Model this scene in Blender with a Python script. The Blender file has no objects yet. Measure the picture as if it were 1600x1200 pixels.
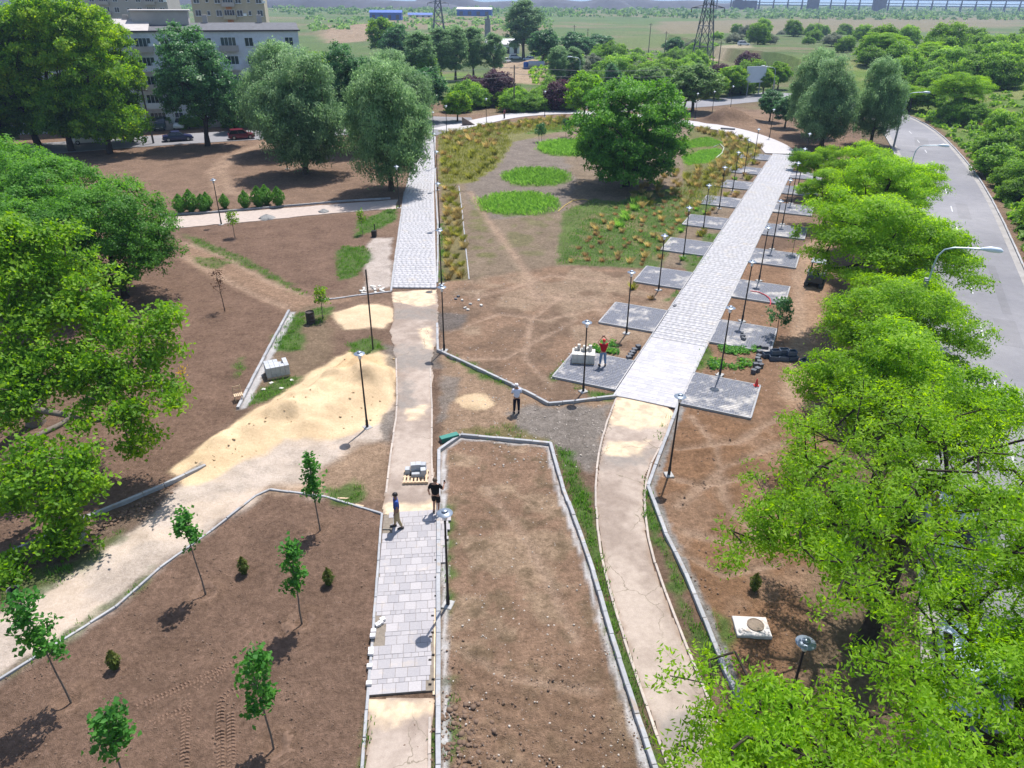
import bpy, math, random
import numpy as np
from mathutils import Vector, Matrix

# ------------------------------------------------------------------ camera
scene = bpy.context.scene
COL = scene.collection
FPX, PITCH, ROLL, CAMH = 1130.0, math.radians(28.4), math.radians(-0.5), 20.5
cam_d = bpy.data.cameras.new('camera')
cam_d.sensor_width = 36.0
cam_d.lens = 36.0 * FPX / 1600.0
cam_d.clip_start = 0.5
cam_d.clip_end = 20000.0
cam = bpy.data.objects.new('camera', cam_d)
COL.objects.link(cam)
cam.matrix_world = Matrix.Translation((0, 0, CAMH)) @ Matrix.Rotation(math.pi / 2 - PITCH, 4, 'X') @ Matrix.Rotation(-ROLL, 4, 'Z')
scene.camera = cam
# ------------------------------------------------------------------ sky, sun, exposure
SUN_EL, SUN_AZ = math.radians(65.0), math.radians(67.5)     # azimuth measured from +X towards +Y
world = bpy.data.worlds.new('World')
scene.world = world
world.use_nodes = True
wn = world.node_tree.nodes
wbg = wn.get('Background') or wn.new('ShaderNodeBackground')
sky = wn.new('ShaderNodeTexSky')
sky.sky_type = 'NISHITA'
sky.sun_disc = False
sky.sun_elevation = SUN_EL
sky.sun_rotation = math.pi / 2 - SUN_AZ
sky.altitude = 30
sky.air_density = 1.0
sky.dust_density = 1.0
world.node_tree.links.new(sky.outputs['Color'], wbg.inputs['Color'])
wbg.inputs['Strength'].default_value = 0.14
sun_d = bpy.data.lights.new('sun', 'SUN')
sun_d.energy = 4.8
sun_d.angle = math.radians(0.55)
sun_d.color = (1.0, 0.97, 0.925)
sun = bpy.data.objects.new('sun', sun_d)
COL.objects.link(sun)
sdir = Vector((math.cos(SUN_AZ) * math.cos(SUN_EL), math.sin(SUN_AZ) * math.cos(SUN_EL), math.sin(SUN_EL)))
sun.rotation_euler = (-sdir).to_track_quat('-Z', 'Y').to_euler()
sun.location = (30, 60, 80)
scene.view_settings.view_transform = 'Standard'
scene.view_settings.look = 'None'
scene.view_settings.exposure = 0.48
scene.view_settings.gamma = 1.0
scene.view_settings.use_curve_mapping = False
scene.render.engine = 'CYCLES'
scene.cycles.max_bounces = 6
scene.cycles.diffuse_bounces = 3
scene.cycles.glossy_bounces = 2
scene.cycles.transmission_bounces = 4
scene.cycles.transparent_max_bounces = 6
scene.cycles.volume_bounces = 0
scene.cycles.caustics_reflective = False
scene.cycles.caustics_refractive = False
scene.cycles.use_denoising = True
try:
    scene.cycles.denoiser = 'OPENIMAGEDENOISE'
    scene.cycles.denoising_input_passes = 'RGB_ALBEDO_NORMAL'
    scene.cycles.denoising_prefilter = 'ACCURATE'
except Exception:
    pass
random.seed(7)
RNG = np.random.default_rng(7)

# ------------------------------------------------------------------ geometry of the place, read off the photograph's ground plane
def ray(px, py):
    u, v = px - 800.0, py - 600.0
    c, s = math.cos(ROLL), math.sin(ROLL)
    u, v = u * c - v * s, u * s + v * c
    a, b = u / FPX, -v / FPX
    return (a, math.cos(PITCH) + b * math.sin(PITCH), -math.sin(PITCH) + b * math.cos(PITCH))
def G(px, py, z=0.0):
    d = ray(px, py)
    t = (z - CAMH) / d[2]
    return (d[0] * t, d[1] * t)
def GP(pts): return [G(*p) for p in pts]
# the promenade's own frame: s along it, t to its right
PO, PD, PN = np.array([6.1, 37.1]), np.array([0.4025, 0.9154]), np.array([0.9154, -0.4025])
def PR(s, t):
    q = PO + PD * s + PN * t
    return (float(q[0]), float(q[1]))

# ------------------------------------------------------------------ numpy noise
def _h(ix, iy, seed):
    n = (ix.astype(np.int64) * 374761393 + iy.astype(np.int64) * 668265263 + seed * 1442695041) & 0x7fffffff
    n = ((n ^ (n >> 13)) * 1274126177) & 0x7fffffff
    return ((n ^ (n >> 16)) & 0xffff) / 65535.0
def vnoise(x, y, seed=0):
    ix, iy = np.floor(x), np.floor(y)
    fx, fy = x - ix, y - iy
    fx, fy = fx * fx * (3 - 2 * fx), fy * fy * (3 - 2 * fy)
    a, b = _h(ix, iy, seed), _h(ix + 1, iy, seed)
    c, d = _h(ix, iy + 1, seed), _h(ix + 1, iy + 1, seed)
    return (a * (1 - fx) + b * fx) * (1 - fy) + (c * (1 - fx) + d * fx) * fy
def fbm(x, y, seed=0, oc=4, g=0.5):
    s, a, t = 0, 1.0, 0
    for i in range(oc):
        s = s + a * vnoise(x * 2 ** i, y * 2 ** i, seed + i * 17); t += a; a *= g
    return s / t
def sstep(a, b, x):
    t = np.clip((x - a) / (b - a), 0, 1)
    return t * t * (3 - 2 * t)
def seg_dist(X, Y, pts, closed=False):
    d = np.full(X.shape, 1e9)
    n = len(pts)
    for i in range(n if closed else n - 1):
        (ax, ay), (bx, by) = pts[i], pts[(i + 1) % n]
        dx, dy = bx - ax, by - ay
        t = np.clip(((X - ax) * dx + (Y - ay) * dy) / (dx * dx + dy * dy + 1e-9), 0, 1)
        d = np.minimum(d, np.hypot(X - ax - t * dx, Y - ay - t * dy))
    return d
def inside(X, Y, pts):
    r = np.zeros(X.shape, bool)
    n = len(pts)
    for i in range(n):
        (ax, ay), (bx, by) = pts[i], pts[(i + 1) % n]
        if ay == by: continue
        c = ((ay > Y) != (by > Y)) & (X < (bx - ax) * (Y - ay) / (by - ay) + ax)
        r ^= c
    return r
def sdf(X, Y, pts):
    d = seg_dist(X, Y, pts, True)
    return np.where(inside(X, Y, pts), -d, d)
def ellipse_px(cx, cy, rx, ry, n=20):
    return [G(cx + rx * math.cos(2 * math.pi * i / n), cy + ry * math.sin(2 * math.pi * i / n)) for i in range(n)]

# ------------------------------------------------------------------ materials
MATS = {}
def nmat(name):
    m = bpy.data.materials.new(name); m.use_nodes = True
    nt = m.node_tree
    b = nt.nodes.get('Principled BSDF')
    MATS[name] = m
    return m, nt, nt.nodes, nt.links, b
def mixrgb(nt, fac, a, b, mode='MIX'):
    n = nt.nodes.new('ShaderNodeMix'); n.data_type = 'RGBA'; n.blend_type = mode
    for sock, v in ((n.inputs[0], fac), (n.inputs[6], a), (n.inputs[7], b)):
        if hasattr(v, 'links') or isinstance(v, bpy.types.NodeSocket): nt.links.new(v, sock)
        else: sock.default_value = v if not isinstance(v, tuple) else (*v[:3], 1.0)
    return n.outputs[2]
def noise_node(nt, scale, detail=4, rough=0.55, vec=None):
    n = nt.nodes.new('ShaderNodeTexNoise'); n.inputs['Scale'].default_value = scale
    n.inputs['Detail'].default_value = detail; n.inputs['Roughness'].default_value = rough
    if vec is not None: nt.links.new(vec, n.inputs['Vector'])
    return n.outputs['Fac']
def ramp(nt, fac, p0, p1, c0=(0, 0, 0, 1), c1=(1, 1, 1, 1)):
    r = nt.nodes.new('ShaderNodeValToRGB')
    r.color_ramp.elements[0].position = p0; r.color_ramp.elements[1].position = p1
    r.color_ramp.elements[0].color = c0; r.color_ramp.elements[1].color = c1
    nt.links.new(fac, r.inputs['Fac'])
    return r.outputs['Color']
def posvec(nt):
    g = nt.nodes.new('ShaderNodeNewGeometry'); return g.outputs['Position']
def bump(nt, h, strength, dist, b):
    n = nt.nodes.new('ShaderNodeBump'); n.inputs['Strength'].default_value = strength; n.inputs['Distance'].default_value = dist
    nt.links.new(h, n.inputs['Height']); nt.links.new(n.outputs['Normal'], b.inputs['Normal'])
def simple(name, col, rough=0.6, var=0.15, scale=6.0, metal=0.0, bmp=0.0, rnd=0.0, scale2=None, dirt=None, spec=None):
    """plain surface: base colour, mottled by noise, optionally varied per object, stained and bumped"""
    m, nt, N, L, b = nmat(name)
    b.inputs['Roughness'].default_value = rough; b.inputs['Metallic'].default_value = metal
    if spec is not None: b.inputs['Specular IOR Level'].default_value = spec
    p = posvec(nt)
    f = noise_node(nt, scale, 5, 0.6, p)
    dk = tuple(c * (1 - var) for c in col); lt = tuple(min(1, c * (1 + var)) for c in col)
    c = ramp(nt, f, 0.3, 0.7, (*dk, 1), (*lt, 1))
    if scale2:
        f2 = noise_node(nt, scale2, 3, 0.6, p)
        c = mixrgb(nt, 1.0, c, ramp(nt, f2, 0.25, 0.75, (1 - var, 1 - var, 1 - var, 1), (1 + var * 0.6,) * 3 + (1,)), 'MULTIPLY')
    if dirt:
        dcol, lo, hi, ds = dirt
        c = mixrgb(nt, ramp(nt, noise_node(nt, ds, 5, 0.6, p), lo, hi), c, (*dcol, 1))
    if rnd:
        oi = N.new('ShaderNodeObjectInfo')
        c = mixrgb(nt, 1.0, c, ramp(nt, oi.outputs['Random'], 0.0, 1.0, (1 - rnd, 1 - rnd, 1 - rnd * 0.9, 1), (1 + rnd * 0.7, 1 + rnd * 0.6, 1 + rnd * 0.5, 1)), 'MULTIPLY')
    L.new(c, b.inputs['Base Color'])
    if bmp: bump(nt, noise_node(nt, scale * 4, 4, 0.6, p), bmp, 0.02, b)
    return m

# ------------------------------------------------------------------ mesh helpers
def np_mesh(name, V, Q=None, T=None, mat=None, smooth=False, fattr=None, vcol=None, lens=None):
    V = np.asarray(V, np.float32)
    me = bpy.data.meshes.new(name)
    loops, starts, tot = [], [], 0
    for A, k in ((Q, 4), (T, 3)):
        if A is not None and len(A):
            A = np.asarray(A, np.int32)
            loops.append(A.ravel()); starts.append(tot + np.arange(len(A), dtype=np.int32) * k); tot += A.size
    loops = np.concatenate(loops); starts = np.concatenate(starts)
    me.vertices.add(len(V)); me.vertices.foreach_set('co', V.ravel())
    me.loops.add(len(loops)); me.loops.foreach_set('vertex_index', loops)
    me.polygons.add(len(starts)); me.polygons.foreach_set('loop_start', starts)
    if smooth: me.polygons.foreach_set('use_smooth', np.ones(len(starts), bool))
    if fattr is not None:
        for k, a in fattr.items():
            at = me.attributes.new(k, 'FLOAT', 'FACE'); at.data.foreach_set('value', np.asarray(a, np.float32))
    if vcol is not None:
        for k, a in vcol.items():
            at = me.attributes.new(k, 'FLOAT_COLOR', 'POINT')
            at.data.foreach_set('color', np.concatenate([a, np.ones((len(a), 1))], 1).astype(np.float32).ravel())
    me.update(calc_edges=True)
    if mat is not None: me.materials.append(mat)
    return me
def link(name, me, parent=None, loc=None, rot=None, scale=None):
    o = bpy.data.objects.new(name, me)
    COL.objects.link(o)
    if parent is not None: o.parent = parent
    if loc is not None: o.location = loc
    if rot is not None: o.rotation_euler = rot
    if scale is not None: o.scale = scale
    return o
def empty(name, loc=(0, 0, 0), rz=0.0):
    o = bpy.data.objects.new(name, None); COL.objects.link(o)
    o.empty_display_size = 0.2
    o.location = loc; o.rotation_euler = (0, 0, rz)
    return o
def tag(o, label=None, cat=None, group=None, kind=None):
    if label: o['label'] = label
    if cat: o['category'] = cat
    if group: o['group'] = group
    if kind: o['kind'] = kind
    return o
def struct(o): o['kind'] = 'structure'; return o
def copy_tree(o, parent=None):
    c = o.copy(); COL.objects.link(c); c.parent = parent
    for ch in list(o.children): copy_tree(ch, c)
    return c
class MB:
    """collects boxes, tubes, lathes and prisms into one mesh"""
    def __init__(s): s.v, s.f, s.m = [], [], []
    def add(s, vs, fs, mi=0):
        k = len(s.v); s.v += [tuple(v) for v in vs]; s.f += [tuple(i + k for i in f) for f in fs]; s.m += [mi] * len(fs); return s
    def box(s, cx, cy, cz, sx, sy, sz, rz=0.0, mi=0, taper=1.0):
        c, n = math.cos(rz), math.sin(rz); vs = []
        for z, tp in ((cz - sz / 2, 1.0), (cz + sz / 2, taper)):
            for x, y in ((-1, -1), (1, -1), (1, 1), (-1, 1)):
                x, y = x * sx / 2 * tp, y * sy / 2 * tp
                vs.append((cx + x * c - y * n, cy + x * n + y * c, z))
        return s.add(vs, [(0, 3, 2, 1), (4, 5, 6, 7), (0, 1, 5, 4), (1, 2, 6, 5), (2, 3, 7, 6), (3, 0, 4, 7)], mi)
    def bbox(s, cx, cy, cz, sx, sy, sz, bv=0.01, rz=0.0, mi=0):
        """box with its top edges chamfered"""
        c, n = math.cos(rz), math.sin(rz); vs = []
        for z, k in ((cz - sz / 2, 0), (cz + sz / 2 - bv, 0), (cz + sz / 2, bv)):
            for x, y in ((-1, -1), (1, -1), (1, 1), (-1, 1)):
                x, y = x * (sx / 2 - k), y * (sy / 2 - k)
                vs.append((cx + x * c - y * n, cy + x * n + y * c, z))
        fs = [(0, 3, 2, 1), (8, 9, 10, 11)]
        for a in (0, 4):
            for i in range(4): fs.append((a + i, a + (i + 1) % 4, a + 4 + (i + 1) % 4, a + 4 + i))
        return s.add(vs, fs, mi)
    def tube(s, pts, rs, n=8, mi=0, caps=True):
        pts = [Vector(p) for p in pts]
        if not hasattr(rs, '__len__'): rs = [rs] * len(pts)
        vs, fs = [], []
        up = Vector((0, 0, 1))
        for i, p in enumerate(pts):
            d = (pts[min(i + 1, len(pts) - 1)] - pts[max(i - 1, 0)]).normalized()
            a = d.cross(up)
            if a.length < 1e-3: a = Vector((1, 0, 0))
            a.normalize(); b = d.cross(a).normalized()
            for k in range(n):
                t = 2 * math.pi * k / n
                vs.append(p + (a * math.cos(t) + b * math.sin(t)) * rs[i])
        for i in range(len(pts) - 1):
            for k in range(n):
                fs.append((i * n + k, i * n + (k + 1) % n, (i + 1) * n + (k + 1) % n, (i + 1) * n + k))
        if caps:
            fs.append(tuple(range(n))[::-1]); fs.append(tuple((len(pts) - 1) * n + k for k in range(n)))
        return s.add(vs, fs, mi)
    def lathe(s, prof, n=20, c=(0, 0, 0), mi=0):
        vs, fs = [], []
        for r, z in prof:
            for k in range(n):
                t = 2 * math.pi * k / n
                vs.append((c[0] + r * math.cos(t), c[1] + r * math.sin(t), c[2] + z))
        for i in range(len(prof) - 1):
            for k in range(n):
                fs.append((i * n + k, i * n + (k + 1) % n, (i + 1) * n + (k + 1) % n, (i + 1) * n + k))
        if prof[0][0] > 1e-4: fs.append(tuple(range(n))[::-1])
        if prof[-1][0] > 1e-4: fs.append(tuple((len(prof) - 1) * n + k for k in range(n)))
        return s.add(vs, fs, mi)
    def prism(s, poly, z0, z1, mi=0):
        n = len(poly)
        vs = [(x, y, z0) for x, y in poly] + [(x, y, z1) for x, y in poly]
        fs = [tuple(range(n))[::-1], tuple(range(n, 2 * n))] + [(i, (i + 1) % n, n + (i + 1) % n, n + i) for i in range(n)]
        return s.add(vs, fs, mi)
    def mesh(s, name, mats, smooth=False):
        me = bpy.data.meshes.new(name)
        me.from_pydata(s.v, [], s.f)
        for m in (mats if isinstance(mats, (list, tuple)) else [mats]): me.materials.append(m)
        if any(s.m): me.polygons.foreach_set('material_index', s.m)
        if smooth:
            me.polygons.foreach_set('use_smooth', np.ones(len(s.f), bool))
            try: me.set_sharp_from_angle(angle=math.radians(40))
            except Exception: pass
        me.update()
        return me
    def build(s, name, mats, parent=None, loc=None, rot=None, smooth=False):
        return link(name, s.mesh(name, mats, smooth), parent, loc, rot)
# ------------------------------------------------------------------ lines of the place (pixel -> ground)
ROAD_R = [(8.3, -16.5), (17.2, 2.5), (26.1, 21.5), (35, 40.5), (43.9, 59.5), (52.8, 78.5), (60.0, 95.0), (66.3, 111.2), (72.0, 127.5), (75.9, 142.1), (77.5, 155.0), (76.0, 170.0)]
BED_L = GP([(-60, 1098), (0, 1060), (100, 1000), (180, 950), (250, 888), (330, 830), (400, 775), (422, 765), (510, 777), (597, 803), (566, 1200), (552, 1380), (-60, 1380)])
BED_C = GP([(685, 1380), (685, 1200), (685, 900), (686, 706), (720, 682), (860, 695), (880, 767), (905, 832), (927, 897), (955, 995), (995, 1120), (1022, 1200), (1062, 1330)])
KERB_C = GP([(684, 1330), (685, 1200), (685, 900), (686, 706), (720, 682), (860, 695), (880, 767), (905, 832), (927, 897), (955, 995), (995, 1120), (1022, 1200), (1062, 1330)])
KERB_L = GP([(554, 1340), (566, 1200), (582, 1000), (597, 803)])
KERB_L2 = GP([(597, 803), (510, 777), (422, 765), (400, 775), (330, 830), (250, 888), (180, 950), (100, 1000), (0, 1062), (-60, 1098)])
KERB_N = GP([(322, 730), (257, 761), (190, 789), (130, 813)])
KERB_N2 = GP([(80, 838), (30, 860), (-40, 892)])
KERB_W = GP([(452, 487), (424, 539), (400, 585), (372, 640)])
KERB_X = GP([(500, 470), (560, 462), (612, 456)])
KERB_D0 = GP([(683, 505), (684, 549)])
KERB_D = GP([(684, 549), (740, 575), (800, 603), (857, 633), (900, 629), (962, 621)])
KERB_E = GP([(1060, 634), (1035, 700), (1012, 762), (1040, 837), (1071, 900), (1100, 970), (1132, 1050), (1162, 1110), (1200, 1190)])
KERB_A2R = GP([(683, 442), (684, 400), (684, 350), (681, 300), (680, 262)])
KERB_A2L = GP([(611, 455), (618, 400), (625, 350), (632, 300)])
KERB_S = GP([(733, 437), (727, 380), (722, 330), (717, 291)])
KERB_P = GP([(250, 337), (330, 333), (400, 327), (470, 321), (540, 315), (610, 311)])
OLD_A = GP([(612, 456), (684, 452), (687, 520), (676, 560), (678, 640), (676, 700), (683, 790), (684, 806), (597, 806), (600, 770), (612, 690), (619, 640), (618, 560), (608, 520), (614, 490)])
OLD_A1 = GP([(572, 1090), (684, 1090), (672, 1160), (671, 1330), (560, 1330), (574, 1150)])
OLD_B = GP([(963, 619), (1062, 634), (1040, 690), (1010, 735), (1004, 790), (1014, 860), (1047, 950), (1083, 1040), (1125, 1140), (1180, 1260), (1062, 1260), (1020, 1130), (985, 1030), (950, 915), (931, 810), (930, 760), (940, 690)])
SAND_ROAD = GP([(620, 625), (600, 700), (560, 735), (500, 775), (420, 764), (330, 829), (250, 887), (180, 949), (100, 999), (0, 1061), (-80, 1110), (-80, 990), (0, 955), (110, 895), (200, 828), (270, 770), (330, 728), (420, 690), (520, 650)])
SIDE_PATH = GP([(255, 340), (400, 329), (540, 318), (622, 312), (618, 326), (520, 333), (400, 345), (280, 356), (240, 362)])
OVAL = GP([(690, 205), (720, 198), (790, 190), (900, 181), (1070, 197), (1150, 212), (1188, 228), (1198, 240), (1163, 300), (1128, 362), (1080, 420), (870, 415), (735, 437), (690, 440), (686, 340), (684, 250)])
BED_E = GP([(1066, 634), (1175, 660), (1260, 640), (1420, 640), (1420, 1200), (1210, 1200), (1132, 1050), (1071, 900), (1040, 837), (1012, 762)])
STREET = [(-170, 62), (-110, 91), (-74, 106), (-58, 115), (-40, 123), (-26, 128), (-14, 134), (-9, 137)]
STREET2 = [(15, 154), (33, 160), (58, 177), (72, 196), (80, 230)]
SAPLINGS = [(500, 828), (471, 972), (321, 926), (110, 1097), (427, 1168), (205, 1248)]
SAP_W = [G(*p) for p in SAPLINGS]
WEEDS = []          # (polygon, density per square metre, height, kind)
def _line_poly(pts, w):
    out_l, out_r = [], []
    for i, p in enumerate(pts):
        a, b = pts[max(i - 1, 0)], pts[min(i + 1, len(pts) - 1)]
        d = math.hypot(b[0] - a[0], b[1] - a[1]) + 1e-9
        nx, ny = -(b[1] - a[1]) / d, (b[0] - a[0]) / d
        out_l.append((p[0] + nx * w / 2, p[1] + ny * w / 2)); out_r.append((p[0] - nx * w / 2, p[1] - ny * w / 2))
    return out_l + out_r[::-1]

# sand heap and other mounds: (x, y, height, radius_x, radius_y, angle)
def _m(px, py, h, r, r2=None, a=0): x, y = G(px, py); return (x, y, h, r, r2 or r, a)
MOUNDS = [_m(556, 592, 0.75, 1.6, 1.3), _m(512, 608, 0.6, 1.3), _m(590, 596, 0.65, 1.3), _m(468, 640, 0.55, 1.6), _m(530, 640, 0.55, 1.3),
          _m(420, 668, 0.42, 1.7), _m(452, 652, 0.35, 0.8), _m(370, 690, 0.30, 1.4), _m(320, 715, 0.22, 1.2), _m(565, 618, 0.45, 1.2), _m(490, 668, 0.3, 1.2),
          _m(544, 580, .5, .55), _m(570, 584, .45, .5), _m(578, 606, .45, .55), _m(500, 620, .48, .6), _m(480, 634, .4, .6), _m(455, 634, .4, .6), _m(432, 662, .28, .6), _m(522, 598, .3, .5), _m(400, 680, .22, .6), _m(545, 630, .3, .6), _m(475, 655, .28, .5), _m(345, 700, .2, .6), _m(560, 497, 0.15, 1.6, 1.2), _m(590, 490, 0.12, 1.6)]
EARTH = [_m(1139, 190, 2.0, 3.0, 2.4), _m(1120, 189, 0.8, 2.5), _m(1160, 189, 0.7, 2.5),
         _m(930, 108, 3.5, 16, 12), _m(985, 100, 3.0, 14, 10), _m(880, 118, 2.4, 12, 9), _m(1020, 115, 2.0, 10, 8),
         _m(530, 52, 2.5, 18, 10), _m(560, 58, 2.0, 12, 8), _m(575, 46, 3, 16, 8), _m(832, 104, 1.6, 5, 5)]
RUTS = [  # soft wheel ruts: polyline, width, depth
    (GP([(420, 222), (370, 240), (345, 265), (360, 300), (420, 310)]), 2.2, 0.05),
    (GP([(285, 378), (350, 400), (420, 440), (480, 462)]), 0.9, 0.06), (GP([(285, 400), (340, 430), (400, 462), (450, 480)]), 0.9, 0.06),
    (GP([(740, 465), (800, 450), (860, 430), (960, 440)]), 1.0, 0.06), (GP([(735, 300), (760, 340), (820, 420), (840, 470)]), 1.2, 0.05),
    (GP([(820, 460), (930, 470), (960, 510), (930, 540)]), 1.0, 0.07), (GP([(1060, 700), (1150, 690), (1220, 650)]), 0.7, 0.12),
    (GP([(1060, 790), (1130, 730), (1230, 690)]), 0.7, 0.07), (GP([(1070, 830), (1150, 850), (1230, 820)]), 0.7, 0.07),
    (GP([(700, 560), (790, 560), (860, 520), (900, 500)]), .7, 0.07), (GP([(700, 520), (780, 490), (850, 500), (940, 480)]), .6, 0.07), (GP([(860, 600), (820, 560), (830, 500), (880, 460)]), .7, 0.06), (GP([(1030, 740), (1100, 760), (1200, 740)]), .5, 0.08), (GP([(1060, 860), (1130, 900), (1220, 880)]), .5, 0.08), (GP([(720, 1020), (800, 1060), (930, 1080)]), .5, 0.05), (GP([(760, 760), (830, 860), (900, 1000)]), .6, 0.04), (GP([(400, 228), (352, 244), (328, 268), (340, 305)]), .8, 0.06), (GP([(1080, 650), (1120, 700), (1130, 780), (1200, 860)]), 0.6, 0.05), (GP([(1270, 380), (1245, 430), (1250, 520), (1235, 620)]), 1.6, 0.05)]
def mounds(X, Y, lst):
    z = np.zeros_like(X)
    for (mx, my, h, rx, ry, a) in lst:
        z = z + h * np.exp(-(((X - mx) / rx) ** 2 + ((Y - my) / ry) ** 2))
    return z
def road_side(X, Y):
    """signed distance from the right edge of the road, positive on the bank"""
    d = seg_dist(X, Y, ROAD_R)
    poly = ROAD_R + [(76, 400), (900, 400), (900, -60), (8.3, -60)]
    return np.where(inside(X, Y, poly), d, -d)
def height(X, Y):
    X, Y = np.asarray(X, float), np.asarray(Y, float)
    z = mounds(X, Y, MOUNDS) * (0.70 + 0.60 * fbm(X * 1.1, Y * 1.1, 5, 4, .6))
    z = z + mounds(X, Y, EARTH) * (0.75 + 0.5 * fbm(X * 0.35, Y * 0.35, 9, 3))
    s = road_side(X, Y)
    z = z + sstep(1.5, 16, s) * 3.4 * (0.8 + 0.4 * fbm(X * 0.06, Y * 0.06, 3, 3)) + sstep(14, 60, s) * 4.5 * (1 - sstep(140, 320, Y))
    far = sstep(160, 260, Y)
    z = z + far * 1.6 * (fbm(X * 0.02, Y * 0.02, 21, 3) - 0.5)
    return z
def gz(x, y): return float(height(np.array([x]), np.array([y]))[0])
def GZ(px, py):
    x, y = G(px, py); return (x, y, gz(x, y))

# ------------------------------------------------------------------ ground sheet
def axis(segs):
    out = [segs[0][0]]
    for a, b, s0, s1 in segs:
        x, L = a, b - a
        while x < b - 1e-6:
            t = (x - a) / L
            x = min(b, x + s0 + (s1 - s0) * t); out.append(x)
    return np.array(out)
gx_pos = axis([(0, 15, 0.16, 0.16), (15, 32, 0.17, 0.5), (32, 90, 0.5, 1.4), (90, 400, 1.5, 20), (400, 7000, 30, 900)])
gx_neg = axis([(0, 19, 0.16, 0.16), (19, 34, 0.17, 0.5), (34, 90, 0.5, 1.4), (90, 400, 1.5, 20), (400, 7000, 30, 900)])
gxs = np.concatenate([-gx_neg[::-1][:-1], gx_pos])
gys = np.concatenate([axis([(-60, 10, 6, 1)])[:-1], axis([(10, 30, 0.14, 0.145), (30, 58, 0.15, 0.26), (58, 115, 0.26, 0.6), (115, 300, 0.55, 4), (300, 1000, 5, 30), (1000, 9000, 40, 1500)])])
X, Y = np.meshgrid(gxs, gys)
X0, Y0 = X.ravel(), Y.ravel()
Zg = height(X0, Y0)
C = np.zeros((len(X0), 3))
# broad soil colour, then the far country
nA, nB, nC = fbm(X0 * 0.12, Y0 * 0.12, 1), fbm(X0 * 0.5, Y0 * 0.5, 2), fbm(X0 * 1.8, Y0 * 1.8, 3)
def lerp(a, b, t): return a + (b - a) * t[:, None]
def rgb(*c): return np.array(c)
SOIL_D, SOIL_R, SOIL_P = rgb(.20, .126, .088), rgb(.245, .148, .094), rgb(.33, .22, .15)
GRASS_C, STRAW, GRAVEL, SANDC, PALE = rgb(.075, .15, .028), rgb(.34, .25, .12), rgb(.235, .205, .18), rgb(.62, .465, .295), rgb(.46, .385, .325)
C[:] = lerp(np.broadcast_to(rgb(.185, .12, .084), C.shape), np.broadcast_to(rgb(.235, .155, .108), C.shape), sstep(.35, .65, nA))
farm = sstep(150, 185, Y0 + (nA - .5) * 40)
fA, fB = fbm(X0 * 0.012, Y0 * 0.03, 31), fbm(X0 * 0.05, Y0 * 0.08, 32)
field = lerp(np.broadcast_to(rgb(.095, .14, .045), C.shape), np.broadcast_to(rgb(.17, .15, .085), C.shape), sstep(.46, .66, fA * .65 + fB * .35))
field = lerp(field, np.broadcast_to(rgb(.075, .115, .04), C.shape), sstep(.5, .68, fbm(X0 * 0.02, Y0 * 0.05, 35)) * .7)
C = lerp(C, field, farm)
def paint(poly, col, soft=0.25, amp=0.5, sc=0.9, k=1.0, seed=0, patch=None):
    """lay a soil/sand/grass colour over a patch of ground with a ragged edge"""
    global C
    xs, ys = [p[0] for p in poly], [p[1] for p in poly]
    m = (X0 > min(xs) - 3) & (X0 < max(xs) + 3) & (Y0 > min(ys) - 3) & (Y0 < max(ys) + 3)
    if not m.any(): return
    x, y = X0[m], Y0[m]
    d = sdf(x, y, poly) + (fbm(x * sc, y * sc, 50 + seed, 4) - .5) * 2 * amp
    w = sstep(soft, -soft, d) * k
    if patch: w = w * sstep(patch[0], patch[1], fbm(x * patch[2], y * patch[2], 70 + seed, 4))
    cc = np.asarray(col) * (0.88 + 0.24 * nC[m])[:, None]
    C[m] = C[m] * (1 - w[:, None]) + cc * w[:, None]
paint(BED_L, SOIL_D, .12, .06, 1, seed=1)
paint(GP([(0, 860), (270, 760), (372, 640), (452, 487), (285, 380), (200, 330), (60, 330), (-100, 420), (-200, 900)]), rgb(.20, .126, .088), .3, .3, seed=2)
paint(GP([(280, 356), (400, 346), (560, 333), (600, 345), (560, 400), (540, 450), (480, 462), (285, 378)]), rgb(.195, .123, .087), .3, .4, seed=3)
paint(GP([(60, 245), (330, 226), (500, 218), (640, 250), (640, 300), (540, 312), (400, 322), (250, 330), (60, 270)]), rgb(.225, .148, .103), .6, .6, seed=4)
paint(GP([(285, 378), (480, 462), (560, 465), (520, 475), (452, 487), (390, 460), (285, 410)]), rgb(.30, .195, .13), .4, .5, seed=5)
# middle ground between the two walks
paint(GP([(690, 440), (870, 415), (1080, 425), (963, 612), (860, 628), (690, 545)]), rgb(.275, .178, .118), .4, .6, seed=6)
paint(GP([(690, 440), (870, 415), (1080, 425), (963, 612), (860, 628), (690, 545)]), rgb(.20, .135, .092), .3, .4, .7, .8, 7, (.48, .62, .55))
paint(GP([(690, 440), (870, 415), (1080, 425), (963, 612), (860, 628), (690, 545)]), rgb(.36, .26, .18), .3, .4, .7, .75, 8, (.52, .66, .35))
paint(BED_C, rgb(.28, .178, .118), .15, .1, seed=9)
paint(BED_C, rgb(.36, .255, .17), .2, .2, 1, .8, 10, (.47, .64, .8))
paint(BED_C, rgb(.185, .13, .08), .2, .2, 1, .8, 11, (.54, .7, 1.4))
paint(GP([(690, 1050), (940, 1040), (1000, 1200), (690, 1330)]), rgb(.235, .15, .098), .6, .5, 1, .6, 12)
paint(BED_E, rgb(.25, .142, .08), .25, .2, seed=13)
paint(BED_E, rgb(.32, .205, .135), .2, .2, 1, .7, 14, (.52, .66, .6))
paint(GP([(1070, 428), (1270, 380), (1300, 420), (1260, 640), (1180, 660), (1060, 634)]), rgb(.265, .16, .10), .4, .5, seed=15)
paint(GP([(1270, 360), (1300, 360), (1270, 640), (1225, 640), (1240, 470)]), rgb(.37, .235, .15), .3, .5, seed=16)
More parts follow.
